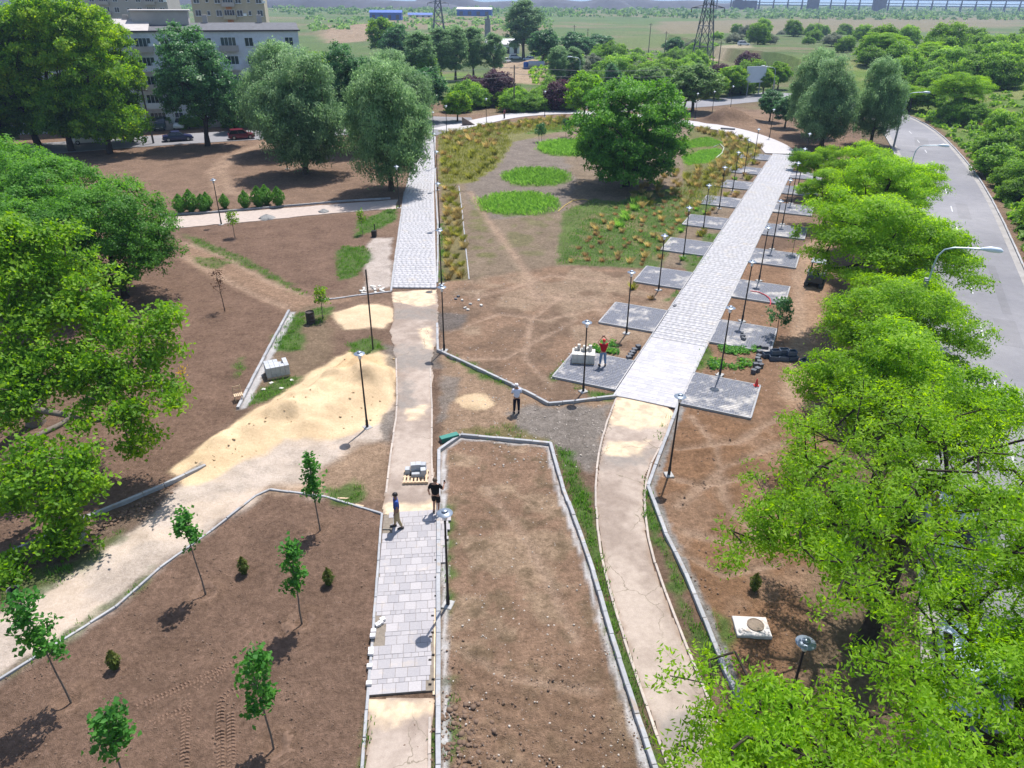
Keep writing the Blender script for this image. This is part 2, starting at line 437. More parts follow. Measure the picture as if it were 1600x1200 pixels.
paint(GP([(690, 545), (860, 632), (960, 625), (935, 720), (860, 695), (720, 682), (690, 700)]), rgb(.33, .225, .15), .2, .3, seed=17)
paint(GP([(800, 645), (830, 635), (955, 632), (945, 690), (925, 735), (880, 715), (855, 690), (800, 672)]), GRAVEL, .3, .55, 1.1, .95, 18)
paint(GP([(700, 622), (745, 613), (775, 625), (760, 640), (725, 640)]), SANDC * .9, .15, .3, 1.5, .8, 19)
paint(GP([(690, 585), (720, 590), (700, 650), (684, 660)]), GRAVEL * .9, .2, .3, 1.5, .8, 20)
# the oval garden
paint(OVAL, rgb(.235, .178, .125), .5, .4, seed=21)
paint(GP([(725, 290), (790, 220), (870, 215), (900, 290), (880, 330), (760, 345), (735, 320)]), rgb(.215, .18, .155), .6, .9, .4, .85, 22)
paint(GP([(880, 330), (930, 310), (1080, 330), (1000, 400), (870, 413)]), rgb(.115, .155, .045), .3, .4, seed=23)
paint(GP([(870, 413), (905, 345), (1000, 300), (1090, 290), (1120, 320), (1060, 365), (1030, 420)]), rgb(.105, .15, .045), .25, .3, .8, .95, 24)
paint(GP([(870, 413), (905, 345), (1000, 300), (1090, 290), (1120, 320), (1060, 365), (1030, 420)]), rgb(.24, .19, .10), .25, .3, .8, .6, 25, (.5, .65, .7))
paint(GP([(686, 205), (790, 193), (800, 225), (775, 262), (740, 285), (687, 290)]), rgb(.20, .195, .06), .4, .5, seed=26)
paint(GP([(690, 205), (740, 198), (880, 185), (880, 205), (800, 222), (700, 225)]), rgb(.20, .19, .075), .4, .5, seed=27)
paint(GP([(1075, 200), (1180, 225), (1190, 245), (1150, 265), (1110, 320), (1060, 330), (1070, 265)]), rgb(.17, .165, .065), .4, .5, seed=28)
paint(GP([(733, 300), (760, 330), (775, 400), (742, 437), (733, 400)]), rgb(.16, .16, .06), .4, .6, .6, .75, 29, (.45, .6, .5))
paint(GP([(820, 330), (880, 335), (850, 400), (770, 400)]), rgb(.16, .16, .065), .4, .6, .6, .6, 30, (.5, .62, .4))
paint(GP([(690, 293), (718, 293), (733, 437), (692, 440)]), rgb(.20, .17, .08), .15, .1, seed=31)
for e in ((838, 277, 54, 15), (810, 319, 66, 19), (888, 232, 50, 13)):
    paint(ellipse_px(*e), rgb(.14, .19, .055), .35, .9, 1.2, .85, seed=32)
paint(GP([(1066, 245), (1120, 230), (1128, 240), (1105, 254), (1072, 256)]), rgb(.09, .20, .012), .15, .1, seed=33)
paint(GP([(1066, 225), (1100, 215), (1130, 222), (1128, 228), (1066, 230)]), rgb(.15, .19, .02), .2, .2, seed=34)
# sand, pale track, worn concrete dust
paint(SAND_ROAD, PALE, .35, .5, .8, seed=35)
paint(SAND_ROAD, rgb(.54, .435, .345), .3, .3, .6, .6, 36, (.5, .65, .5))
paint(GP([(625, 560), (590, 548), (545, 548), (480, 585), (420, 630), (330, 690), (268, 735), (290, 760), (360, 735), (450, 690), (520, 690), (600, 660), (622, 620)]), SANDC, .25, .45, .9, seed=37)
paint(GP([(545, 552), (600, 556), (612, 590), (540, 600), (500, 590)]), SANDC * rgb(.93, .86, .76), .4, .3, .9, .8, 38)
paint(GP([(512, 490), (560, 476), (612, 480), (628, 492), (600, 512), (540, 514)]), rgb(.60, .46, .31), .25, .45, seed=39)
paint(GP([(420, 766), (480, 755), (600, 690), (560, 760), (520, 778)]), rgb(.44, .31, .21), .5, .5, seed=40)
paint(GP([(600, 690), (612, 700), (600, 780), (520, 776), (500, 740), (560, 690)]), rgb(.33, .225, .15), .5, .4, seed=41)
paint(GP([(612, 690), (618, 640), (600, 650), (596, 690)]), GRAVEL, .2, .3, 1, .8, 42)
paint(GP([(455, 487), (512, 470), (520, 560), (480, 590), (400, 635), (372, 640)]), rgb(.225, .16, .105), .4, .5, seed=43)
paint(GP([(580, 370), (612, 372), (610, 450), (572, 455), (570, 420)]), rgb(.42, .36, .32), .25, .4, seed=44)
paint(GP([(130, 815), (260, 762), (268, 775), (200, 830), (110, 895), (0, 955), (-60, 960), (-60, 890)]), rgb(.20, .14, .10), .3, .3, seed=45)
paint(GP([(640, 500), (690, 488), (735, 490), (720, 515), (690, 520), (660, 505)]), rgb(.14, .125, .115), .25, .3, 1, .85, 46)
paint(GP([(600, 540), (685, 545), (690, 575), (640, 572), (600, 580)]), rgb(.19, .17, .15), .3, .4, 1, .7, 47)
# greens: weeds along kerbs and paths
def weed(poly, dens=10, h=.16, col=GRASS_C, k=.85, soft=.25, amp=.5, kind=0, seed=60):
    paint(poly, col, soft, amp, 1.6, k, seed); WEEDS.append((poly, dens, h, kind))
weed(GP([(868, 700), (892, 705), (925, 790), (936, 850), (950, 905), (936, 905), (912, 835), (888, 770)]), 26)
weed(GP([(928, 895), (950, 912), (985, 1030), (1012, 1125), (1032, 1195), (1020, 1190), (990, 1100), (950, 985)]), 24)
weed(GP([(1008, 745), (1016, 770), (1032, 830), (1022, 855), (1005, 800), (1002, 765)]), 24)
weed(GP([(1022, 820), (1042, 850), (1072, 920), (1060, 930), (1035, 880)]), 11)
weed(GP([(1058, 930), (1076, 950), (1110, 1000), (1126, 1045), (1112, 1050), (1080, 990)]), 22)
weed(GP([(1120, 960), (1140, 965), (1150, 1010), (1130, 1020)]), 8)
weed(GP([(1040, 648), (1048, 650), (1028, 690), (1020, 690)]), 14)
weed(GP([(570, 1122), (581, 1122), (574, 1200), (566, 1260), (560, 1200)]), 18)
weed(GP([(674, 1118), (684, 1118), (684, 1250), (672, 1250)]), 14)
weed(GP([(694, 1060), (708, 1060), (715, 1190), (698, 1200)]), 7)
weed(GP([(692, 790), (702, 790), (706, 900), (700, 960), (694, 900)]), 4)
weed(GP([(505, 768), (548, 752), (572, 760), (560, 788), (530, 786)]), 7)
weed(GP([(455, 490), (480, 488), (472, 515), (440, 545), (425, 545)]), 12)
weed(GP([(420, 600), (440, 590), (470, 590), (440, 620), (385, 638), (398, 615)]), 14)
weed(GP([(430, 525), (480, 522), (470, 545), (430, 550)]), 8)
weed(GP([(545, 535), (580, 528), (600, 545), (570, 555), (545, 550)]), 8)
weed(GP([(520, 480), (505, 505), (485, 510), (480, 490), (500, 480)]), 9)
weed(GP([(530, 385), (570, 385), (582, 400), (560, 430), (530, 440), (525, 420)]), 11, .12)
weed(GP([(560, 345), (600, 330), (622, 320), (618, 345), (580, 362), (555, 372)]), 9, .16)
weed(GP([(285, 365), (310, 372), (380, 402), (430, 430), (480, 458), (470, 462), (400, 425), (310, 385)]), 7, .10, k=.7)
weed(GP([(300, 400), (340, 405), (370, 408), (340, 420), (310, 415)]), 6, .10, k=.6)
weed(GP([(365, 570), (375, 560), (385, 575), (372, 592)]), 5, .10, k=.6)
weed(GP([(858, 590), (880, 565), (890, 562), (872, 590), (862, 600)]), 12)
weed(GP([(918, 612), (962, 616), (950, 625), (925, 622)]), 12)
weed(GP([(900, 600), (910, 606), (905, 612), (898, 608)]), 10)
weed(GP([(700, 550), (760, 580), (800, 606), (790, 606), (740, 584), (700, 560)]), 5)
weed(GP([(720, 672), (800, 664), (850, 685), (860, 692), (760, 686)]), 5, .14, rgb(.16, .15, .05), .7)
weed(GP([(1090, 545), (1110, 540), (1108, 560), (1095, 580), (1086, 575)]), 6)
weed(GP([(1055, 455), (1062, 456), (1045, 470), (1040, 470)]), 10)
weed(GP([(0, 905), (110, 880), (190, 830), (180, 850), (100, 910), (0, 950)]), 5, .12, k=.6)
weed(GP([(30, 1045), (100, 988), (180, 940), (240, 890), (230, 905), (100, 1003), (0, 1062)]), 8, .14, k=.6)
weed(GP([(686, 350), (692, 350), (693, 440), (687, 440)]), 9, .16)
weed(GP([(1066, 395), (1110, 405), (1095, 425), (1072, 428)]), 5, .14, k=.7)
weed(GP([(1100, 365), (1135, 362), (1122, 380), (1095, 380)]), 5, .14, k=.7)
weed(GP([(860, 185), (900, 185), (900, 205), (820, 210)]), 5, .25, rgb(.13, .18, .05), .8)
# concrete haunching beside the kerbs
def haunch(pts, off, w, col=rgb(.42, .41, .41), k=.95):
    n = len(pts); q = []
    for i, p in enumerate(pts):
        a, b = pts[max(i - 1, 0)], pts[min(i + 1, n - 1)]
        d = math.hypot(b[0] - a[0], b[1] - a[1]) + 1e-9
        q.append((p[0] + (b[1] - a[1]) / d * off, p[1] - (b[0] - a[0]) / d * off))
    paint(_line_poly(q, w), col, .07, .10, 2.2, k, 99)
haunch(KERB_C, .22, .24); haunch(KERB_E, -.22, .30, rgb(.30, .29, .28), .9); haunch(KERB_W, -.25, .45)
haunch(KERB_N, .2, .3, rgb(.3, .28, .26), .7)
# verge, roadside, bank
side = road_side(X0, Y0)
bk = sstep(.6, 2.2, side + (nB - .5) * 1.5)
bankc = lerp(np.broadcast_to(rgb(.12, .19, .04), C.shape), np.broadcast_to(rgb(.20, .22, .075), C.shape), sstep(.45, .65, fbm(X0 * .12, Y0 * .12, 41)))
C = lerp(C, bankc, bk * (1 - sstep(190, 240, Y0)))
vg = sstep(-10.0, -12.5, side) * 0 + sstep(-13.5, -11.5, side + (nB - .5)) * sstep(-.2, -.5, side) * sstep(-25, -10, Y0)
C = lerp(C, np.broadcast_to(rgb(.17, .13, .085), C.shape), vg * .8 * (1 - sstep(140, 160, Y0)))
# mounds of bare earth and the building site far behind
em = mounds(X0, Y0, EARTH[:3]); C = lerp(C, np.broadcast_to(rgb(.12, .078, .055), C.shape), sstep(.12, .5, em + (nB - .5) * .3))
paint(GP([(1060, 182), (1200, 172), (1240, 210), (1180, 205), (1110, 190)]), rgb(.25, .165, .11), .8, 1.2, .3, .9, 80)
em = mounds(X0, Y0, EARTH[3:7]); C = lerp(C, lerp(np.broadcast_to(rgb(.10, .15, .04), C.shape), np.broadcast_to(rgb(.21, .155, .11), C.shape), sstep(.5, .68, fbm(X0 * .18, Y0 * .18, 44))), sstep(.3, 1.2, em))
paint(GP([(780, 96), (850, 92), (862, 112), (850, 132), (800, 130), (770, 112)]), rgb(.36, .26, .18), 1.5, 3, .15, .9, 81)
paint(GP([(640, 118), (720, 112), (780, 118), (760, 140), (640, 140)]), rgb(.12, .20, .035), 1.5, 3, .15, .8, 82)
paint(GP([(495, 42), (590, 36), (610, 62), (520, 68)]), rgb(.28, .20, .14), 4, 8, .05, .9, 83)
paint(GP([(590, 24), (800, 26), (860, 44), (840, 60), (700, 50), (600, 40)]), rgb(.21, .165, .105), 5, 10, .04, .8, 84)
paint(GP([(880, 62), (1060, 55), (1130, 62), (1080, 70), (900, 80)]), rgb(.12, .15, .05), 3, 8, .04, .85, 85)
paint(GP([(1030, 33), (1600, 26), (1600, 40), (1200, 62), (1020, 52)]), rgb(.185, .155, .095), 5, 10, .03, .9, 86)
paint(GP([(1100, 88), (1170, 82), (1175, 92), (1090, 95)]), rgb(.34, .28, .2), 1.5, 3, .1, .8, 87)
# relief: ruts, planting basins, clods
for pts, w, dep in RUTS:
    xs, ys = [p[0] for p in pts], [p[1] for p in pts]
    m = (X0 > min(xs) - 3) & (X0 < max(xs) + 3) & (Y0 > min(ys) - 3) & (Y0 < max(ys) + 3)
    d = seg_dist(X0[m], Y0[m], pts) + (nB[m] - .5) * .3
    w2 = np.exp(-(d / (w * .35)) ** 2)
    Zg[m] += -dep * w2 + dep * .7 * np.exp(-((d - w * .7) / (w * .25)) ** 2)
    C[m] = C[m] * (1 - .7 * w2[:, None]) + np.array([.40, .28, .20]) * (.7 * w2[:, None])
for (sx, sy) in SAP_W + [G(351, 485), G(293, 612), G(504, 498)]:
    m = (abs(X0 - sx) < 2) & (abs(Y0 - sy) < 2)
    d = np.hypot(X0[m] - sx, Y0[m] - sy) + (nB[m] - .5) * .12
    Zg[m] += .11 * np.exp(-((d - .55) / .16) ** 2) - .07 * np.exp(-(d / .38) ** 2)
    w2 = np.exp(-(d / .75) ** 4)
    C[m] = C[m] * (1 - .45 * w2[:, None]) + np.array([.24, .152, .1]) * (.45 * w2[:, None])
soft = 1 - sstep(100, 150, Y0)
Zg += soft * ((fbm(X0 * 2.2, Y0 * 2.2, 90, 3) - .5) * .085 + (fbm(X0 * .6, Y0 * .6, 91, 2) - .5) * .06)
fur = ((X0 > -2.6) & (Y0 < 30)) * inside(X0, Y0, BED_C) + inside(X0, Y0, BED_E) * 2.2
Zg += fur * (fbm(X0 * .9 + Y0 * .4, Y0 * 3.2, 93, 3) - .5) * .07
fp = GP([(700, 1040), (900, 1030), (960, 1120), (985, 1200), (690, 1330)])
Zg += sstep(.4, -.8, sdf(X0, Y0, fp) + (nB - .5)) * .045 * np.sin((X0 * .5 + Y0 * 1.0 + .5 * fbm(X0 * .4, Y0 * .4, 97, 2)) * 2 * math.pi / .62)
def keep_flat(poly, z):                      # the made surfaces lie on levelled ground
    xs, ys = [p[0] for p in poly], [p[1] for p in poly]
    m = (X0 > min(xs) - 1) & (X0 < max(xs) + 1) & (Y0 > min(ys) - 1) & (Y0 < max(ys) + 1)
    w = sstep(.35, .0, sdf(X0[m], Y0[m], poly))
    Zg[m] = Zg[m] * (1 - w) + z * w
nyr, nxr = len(gys), len(gxs)
ii = np.arange(nyr * nxr).reshape(nyr, nxr)
GQ = np.stack([ii[:-1, :-1].ravel(), ii[:-1, 1:].ravel(), ii[1:, 1:].ravel(), ii[1:, :-1].ravel()], 1)

def ground_mat():
    m, nt, N, L, b = nmat('ground_soil')
    b.inputs['Roughness'].default_value = .95; b.inputs['Specular IOR Level'].default_value = .15
    at = N.new('ShaderNodeAttribute'); at.attribute_name = 'Col'
    p = posvec(nt)
    n1 = noise_node(nt, .45, 6, .66, p); n2 = noise_node(nt, 7.5, 6, .7, p); n3 = noise_node(nt, 34, 3, .6, p)
    c = mixrgb(nt, 1.0, at.outputs['Color'], ramp(nt, n1, .3, .7, (.80, .79, .78, 1), (1.22, 1.22, 1.23, 1)), 'MULTIPLY')
    c = mixrgb(nt, 1.0, c, ramp(nt, n2, .28, .72, (.66, .65, .63, 1), (1.26, 1.26, 1.26, 1)), 'MULTIPLY')
    n4 = noise_node(nt, 3.1, 8, .72, p)
    c = mixrgb(nt, 1.0, c, ramp(nt, n4, .33, .67, (.70, .69, .67, 1), (1.24, 1.24, 1.25, 1)), 'MULTIPLY')
    c = mixrgb(nt, 1.0, c, ramp(nt, n3, .25, .75, (.8, .8, .8, 1), (1.18, 1.18, 1.18, 1)), 'MULTIPLY')
    v = N.new('ShaderNodeTexVoronoi'); v.inputs['Scale'].default_value = 11; L.new(p, v.inputs['Vector'])
    gate = noise_node(nt, 1.7, 3, .6, p)
    mul = N.new('ShaderNodeMath'); mul.operation = 'MULTIPLY'
    L.new(ramp(nt, v.outputs['Distance'], .07, .13, (1, 1, 1, 1), (0, 0, 0, 1)), mul.inputs[0]); L.new(ramp(nt, gate, .52, .62), mul.inputs[1])
    c = mixrgb(nt, mul.outputs[0], c, (.46, .40, .35, 1))
    # pale sand is finer than soil: less mottling, less relief
    bw = N.new('ShaderNodeRGBToBW'); L.new(at.outputs['Color'], bw.inputs['Color'])
    fine = ramp(nt, bw.outputs[0], .30, .42)
    lo = mixrgb(nt, 1.0, at.outputs['Color'], ramp(nt, n2, .28, .72, (.84, .815, .78, 1), (1.08, 1.08, 1.09, 1)), 'MULTIPLY')
    lo = mixrgb(nt, 1.0, lo, ramp(nt, n1, .3, .7, (.82, .80, .77, 1), (1.10, 1.10, 1.11, 1)), 'MULTIPLY')
    c = mixrgb(nt, fine, c, lo)
    L.new(c, b.inputs['Base Color'])
    add = N.new('ShaderNodeMath'); add.operation = 'ADD'; L.new(n2, add.inputs[0]); L.new(n3, add.inputs[1])
    bump(nt, add.outputs[0], .9, .12, b)
    st = N.new('ShaderNodeMath'); st.operation = 'MULTIPLY_ADD'; L.new(fine, st.inputs[0]); st.inputs[1].default_value = -.45; st.inputs[2].default_value = .9
    L.new(st.outputs[0], [n for n in N if n.type == 'BUMP'][0].inputs['Strength'])
    return m
# ------------------------------------------------------------------ made surfaces: paths, roads, pads, kerbs
EDGING = simple('edging_old', (.40, .34, .295), .9, .15, 6, rnd=.15)
CONC = simple('kerb_concrete', (.35, .35, .36), .85, .12, 9, bmp=.2, rnd=.12, scale2=1.2, dirt=((.34, .27, .21), .56, .74, 2.1), spec=.2)
CONC_DK = simple('joint_bed', (.40, .385, .385), .95, .2, 8, spec=.1)
SLAB = simple('paving_slab_stone', (.355, .333, .338), .8, .07, 14, bmp=.1, rnd=.15, dirt=((.50, .42, .34), .58, .80, 1.3), spec=.25)
def attr_slab(name, col, dirtc, lo, hi, ds, rough=.8):
    m, nt, N, L, b = nmat(name)
    b.inputs['Roughness'].default_value = rough; b.inputs['Specular IOR Level'].default_value = .25
    at = N.new('ShaderNodeAttribute'); at.attribute_name = 'tint'
    p = posvec(nt)
    c = ramp(nt, at.outputs['Fac'], 0, 1, tuple(x * .92 for x in col) + (1,), tuple(x * 1.08 for x in col) + (1,))
    c = mixrgb(nt, 1.0, c, ramp(nt, noise_node(nt, 9, 5, .65, p), .3, .7, (.9, .9, .9, 1), (1.08, 1.08, 1.08, 1)), 'MULTIPLY')
    c = mixrgb(nt, ramp(nt, noise_node(nt, ds, 6, .66, p), lo, hi), c, (*dirtc, 1))
    L.new(c, b.inputs['Base Color'])
    return m
SLAB_P = simple('promenade_slab_stone', (.425, .41, .425), .8, .06, 14, bmp=.1, rnd=.10, dirt=((.54, .47, .40), .55, .78, .8), spec=.25)
SLAB_J = attr_slab('paving_slab_field', (.43, .415, .428), (.50, .44, .37), .55, .78, .8)
BLOCK_J = attr_slab('paving_block_dark', (.175, .18, .21), (.48, .445, .42), .52, .63, .60)
SANDM = simple('bedding_sand', (.62, .49, .345), .95, .14, 3, bmp=.5, scale2=.9, dirt=((.42, .34, .27), .48, .66, 1.6), spec=.1)
OLDC = None
def oldpath_mat():
    m, nt, N, L, b = nmat('worn_concrete_path')
    b.inputs['Roughness'].default_value = .92; b.inputs['Specular IOR Level'].default_value = .15
    p = posvec(nt)
    n1, n2, n3 = noise_node(nt, .55, 6, .62, p), noise_node(nt, 4.5, 6, .68, p), noise_node(nt, 40, 2, .5, p)
    at = N.new('ShaderNodeAttribute'); at.attribute_name = 'Col'; c = at.outputs['Color']
    c = mixrgb(nt, 1.0, c, ramp(nt, n2, .3, .7, (.88, .87, .86, 1), (1.1, 1.1, 1.1, 1)), 'MULTIPLY')
    c = mixrgb(nt, 1.0, c, ramp(nt, n3, .3, .7, (.92, .92, .92, 1), (1.06, 1.06, 1.06, 1)), 'MULTIPLY')
    # wandering cracks
    v = N.new('ShaderNodeTexVoronoi'); v.feature = 'DISTANCE_TO_EDGE'; v.inputs['Scale'].default_value = .33
    mp = N.new('ShaderNodeVectorMath'); mp.operation = 'ADD'
    nz = N.new('ShaderNodeTexNoise'); nz.inputs['Scale'].default_value = 1.3; nz.inputs['Detail'].default_value = 5; L.new(p, nz.inputs['Vector'])
    sc = N.new('ShaderNodeVectorMath'); sc.operation = 'SCALE'; sc.inputs['Scale'].default_value = .9; L.new(nz.outputs['Color'], sc.inputs[0])
    L.new(p, mp.inputs[0]); L.new(sc.outputs[0], mp.inputs[1]); L.new(mp.outputs[0], v.inputs['Vector'])
    crk = ramp(nt, v.outputs['Distance'], .002, .006, (1, 1, 1, 1), (0, 0, 0, 1))
    g = N.new('ShaderNodeMath'); g.operation = 'MULTIPLY'; L.new(crk, g.inputs[0]); L.new(ramp(nt, noise_node(nt, .4, 2, .5, p), .45, .55), g.inputs[1])
    c = mixrgb(nt, g.outputs[0], c, (.17, .14, .10, 1))
    L.new(c, b.inputs['Base Color'])
    bump(nt, n2, .35, .03, b)
    return m
OLDC = oldpath_mat()
def asphalt_mat(name, a, bcol):
    m, nt, N, L, b = nmat(name)
    b.inputs['Roughness'].default_value = .88; b.inputs['Specular IOR Level'].default_value = .25
    p = posvec(nt)
    c = ramp(nt, noise_node(nt, .22, 6, .6, p), .35, .65, (*a, 1), (*bcol, 1))
    c = mixrgb(nt, 1.0, c, ramp(nt, noise_node(nt, 30, 3, .6, p), .3, .7, (.88, .88, .88, 1), (1.1, 1.1, 1.1, 1)), 'MULTIPLY')
    c = mixrgb(nt, 1.0, c, ramp(nt, noise_node(nt, 1.6, 5, .65, p), .3, .7, (.92, .92, .92, 1), (1.06, 1.06, 1.06, 1)), 'MULTIPLY')
    c = mixrgb(nt, 1.0, c, ramp(nt, noise_node(nt, .06, 3, .5, p), .4, .62, (.86, .86, .87, 1), (1.08, 1.07, 1.06, 1)), 'MULTIPLY')
    L.new(c, b.inputs['Base Color']); bump(nt, noise_node(nt, 45, 2, .6, p), .2, .01, b)
    return m
ASPH = asphalt_mat('road_asphalt', (.205, .20, .215), (.245, .238, .25))
PAINT = simple('road_paint', (.50, .50, .50), .7, .3, 9)
STEEL_DK = simple('lamp_post_black', (.012, .012, .014), .45, .2, 20, spec=.4)

def resample(pts, step):
    out = [pts[0]]
    for a, b in zip(pts[:-1], pts[1:]):
        n = max(1, round(math.hypot(b[0] - a[0], b[1] - a[1]) / step))
        for i in range(1, n + 1): out.append((a[0] + (b[0] - a[0]) * i / n, a[1] + (b[1] - a[1]) * i / n))
    return out
def smooth_line(pts, it=2):
    for _ in range(it):
        q = [pts[0]]
        for a, b in zip(pts[:-1], pts[1:]):
            q += [(a[0] * .75 + b[0] * .25, a[1] * .75 + b[1] * .25), (a[0] * .25 + b[0] * .75, a[1] * .25 + b[1] * .75)]
        pts = q + [pts[-1]]
    return pts
def ragged(poly, amp, step, seed):
    q = resample(poly + [poly[0]], step)[:-1]
    r = random.Random(seed)
    return [(x + r.uniform(-amp, amp), y + r.uniform(-amp, amp)) for x, y in q]
def sheet(name, poly, z, thick, mat, kind='structure'):
    import bmesh
    bm = bmesh.new()
    top = [bm.verts.new((x, y, z)) for x, y in poly]; bot = [bm.verts.new((x, y, z - thick)) for x, y in poly]
    f = bm.faces.new(top)
    if f.normal.z < 0 or f.calc_area() and (f.normal_update() or f.normal.z < 0): f.normal_flip()
    n = len(poly)
    for i in range(n): bm.faces.new((top[i], top[(i + 1) % n], bot[(i + 1) % n], bot[i]))
    bmesh.ops.triangulate(bm, faces=[f])
    bmesh.ops.recalc_face_normals(bm, faces=bm.faces[:])
    me = bpy.data.meshes.new(name); bm.to_mesh(me); bm.free(); me.materials.append(mat)
    o = link(name, me); o['kind'] = kind
    return o
def ribbon(name, pts, w, z, mat, thick=.06, follow=False):
    import bmesh
    L = _line_poly(pts, w); n = len(pts)
    V, F = [], []
    for i in range(n):
        (ax, ay), (bx, by) = L[i], L[2 * n - 1 - i]
        za = gz(ax, ay) if follow else 0
        V += [(ax, ay, z + za), (bx, by, z + za), (ax, ay, z + za - thick), (bx, by, z + za - thick)]
    for i in range(n - 1):
        a, b = 4 * i, 4 * i + 4
        F += [(a, a + 1, b + 1, b), (a, b, b + 2, a + 2), (a + 1, a + 3, b + 3, b + 1)]
    me = bpy.data.meshes.new(name); me.from_pydata(V, [], F); me.materials.append(mat); me.update()
    import bmesh as bmm
    bm = bmm.new(); bm.from_mesh(me); bmm.ops.recalc_face_normals(bm, faces=bm.faces[:])
    for f in bm.faces:
        if abs(f.normal.z) > .9 and f.normal.z < 0 and f.calc_center_median().z > z - thick * .3: bmm.ops.reverse_faces(bm, faces=bm.faces[:]); break
    bm.to_mesh(me); bm.free()
    o = link(name, me); o['kind'] = 'structure'
    return o
# flatten the ground under them
for poly in (OLD_A, OLD_A1, OLD_B, GP([(572, 1090), (684, 1090), (684, 805), (597, 805)]), GP([(611, 455), (684, 452), (680, 200), (655, 200)])): keep_flat(poly, -.03)
keep_flat([PR(-1, -4.3), PR(80, -4.3), PR(80, 8), PR(-1, 8)], -.02)
keep_flat(_line_poly(ROAD_R, 20), -.03)
keep_flat(_line_poly(STREET, 13), -.03); keep_flat(SIDE_PATH, -.04)
ground_me = np_mesh('ground', np.stack([X0, Y0, Zg], 1), Q=GQ, mat=ground_mat(), smooth=True, vcol={'Col': np.clip(C, .01, 1)})
ground = struct(link('ground', ground_me))

KERB_CACHE = {}
def kerb(name, pts, w=.11, h=.15, step=1.0, z=0.0, mat=CONC, follow=True, cut=None):
    """a run of kerb stones, each stone a child"""
    root = struct(empty(name, (*pts[0], 0)))
    q = pts
    for a, b in zip(q[:-1], q[1:]):
        Ls = math.hypot(b[0] - a[0], b[1] - a[1]); n = max(1, round(Ls / step)); l = Ls / n
        key = (round(l, 2), w, h, mat.name)
        if key not in KERB_CACHE: KERB_CACHE[key] = MB().bbox(0, 0, 0, key[0] - .012, w, h + .14, .012).mesh('kerb_stone', mat)
        ang = math.atan2(b[1] - a[1], b[0] - a[0])
        for i in range(n):
            t = (i + .5) / n
            x, y = a[0] + (b[0] - a[0]) * t, a[1] + (b[1] - a[1]) * t
            o = link('kerb_stone', KERB_CACHE[key], root)
            o.location = (x - pts[0][0] + random.uniform(-.008, .008), y - pts[0][1] + random.uniform(-.008, .008), (h + .14) / 2 - .14 + z + random.uniform(-.012, .012))
            o.rotation_euler = (random.uniform(-.012, .012), random.uniform(-.01, .01), ang + random.uniform(-.012, .012))
    return root
for nm, pts in (('kerb', KERB_C), ('kerb', KERB_L), ('kerb', KERB_L2), ('kerb', KERB_N), ('kerb', KERB_N2), ('kerb', KERB_W), ('kerb', KERB_X), ('kerb', KERB_D0), ('kerb', KERB_D), ('kerb', KERB_E), ('kerb', KERB_A2R), ('kerb', KERB_A2L), ('kerb', KERB_S), ('kerb', KERB_P)):
    tall = pts in (KERB_C, KERB_D, KERB_E, KERB_W, KERB_N, KERB_N2, KERB_P)
    thin = pts in (KERB_L, KERB_L2, KERB_S)
    kerb(nm, pts, .10 if thin else .16, .18 if tall else .07)
# flush edging stones of the old walks
for pts in (GP([(963, 622), (945, 668), (933, 720), (930, 775), (936, 850), (950, 915), (985, 1030), (1020, 1130), (1050, 1215)]),
            GP([(1035, 690), (1012, 735), (1006, 790), (1016, 860), (1049, 950), (1085, 1040), (1127, 1140), (1160, 1210)]),
            GP([(619, 560), (621, 640), (613, 690), (603, 770)]), GP([(672, 575), (675, 640), (674, 700), (676, 760)]), GP([(672, 1120), (671, 1200), (670, 1300)])):
    kerb('path_edging', smooth_line(pts, 1), .10, .035, 1.1, mat=EDGING)
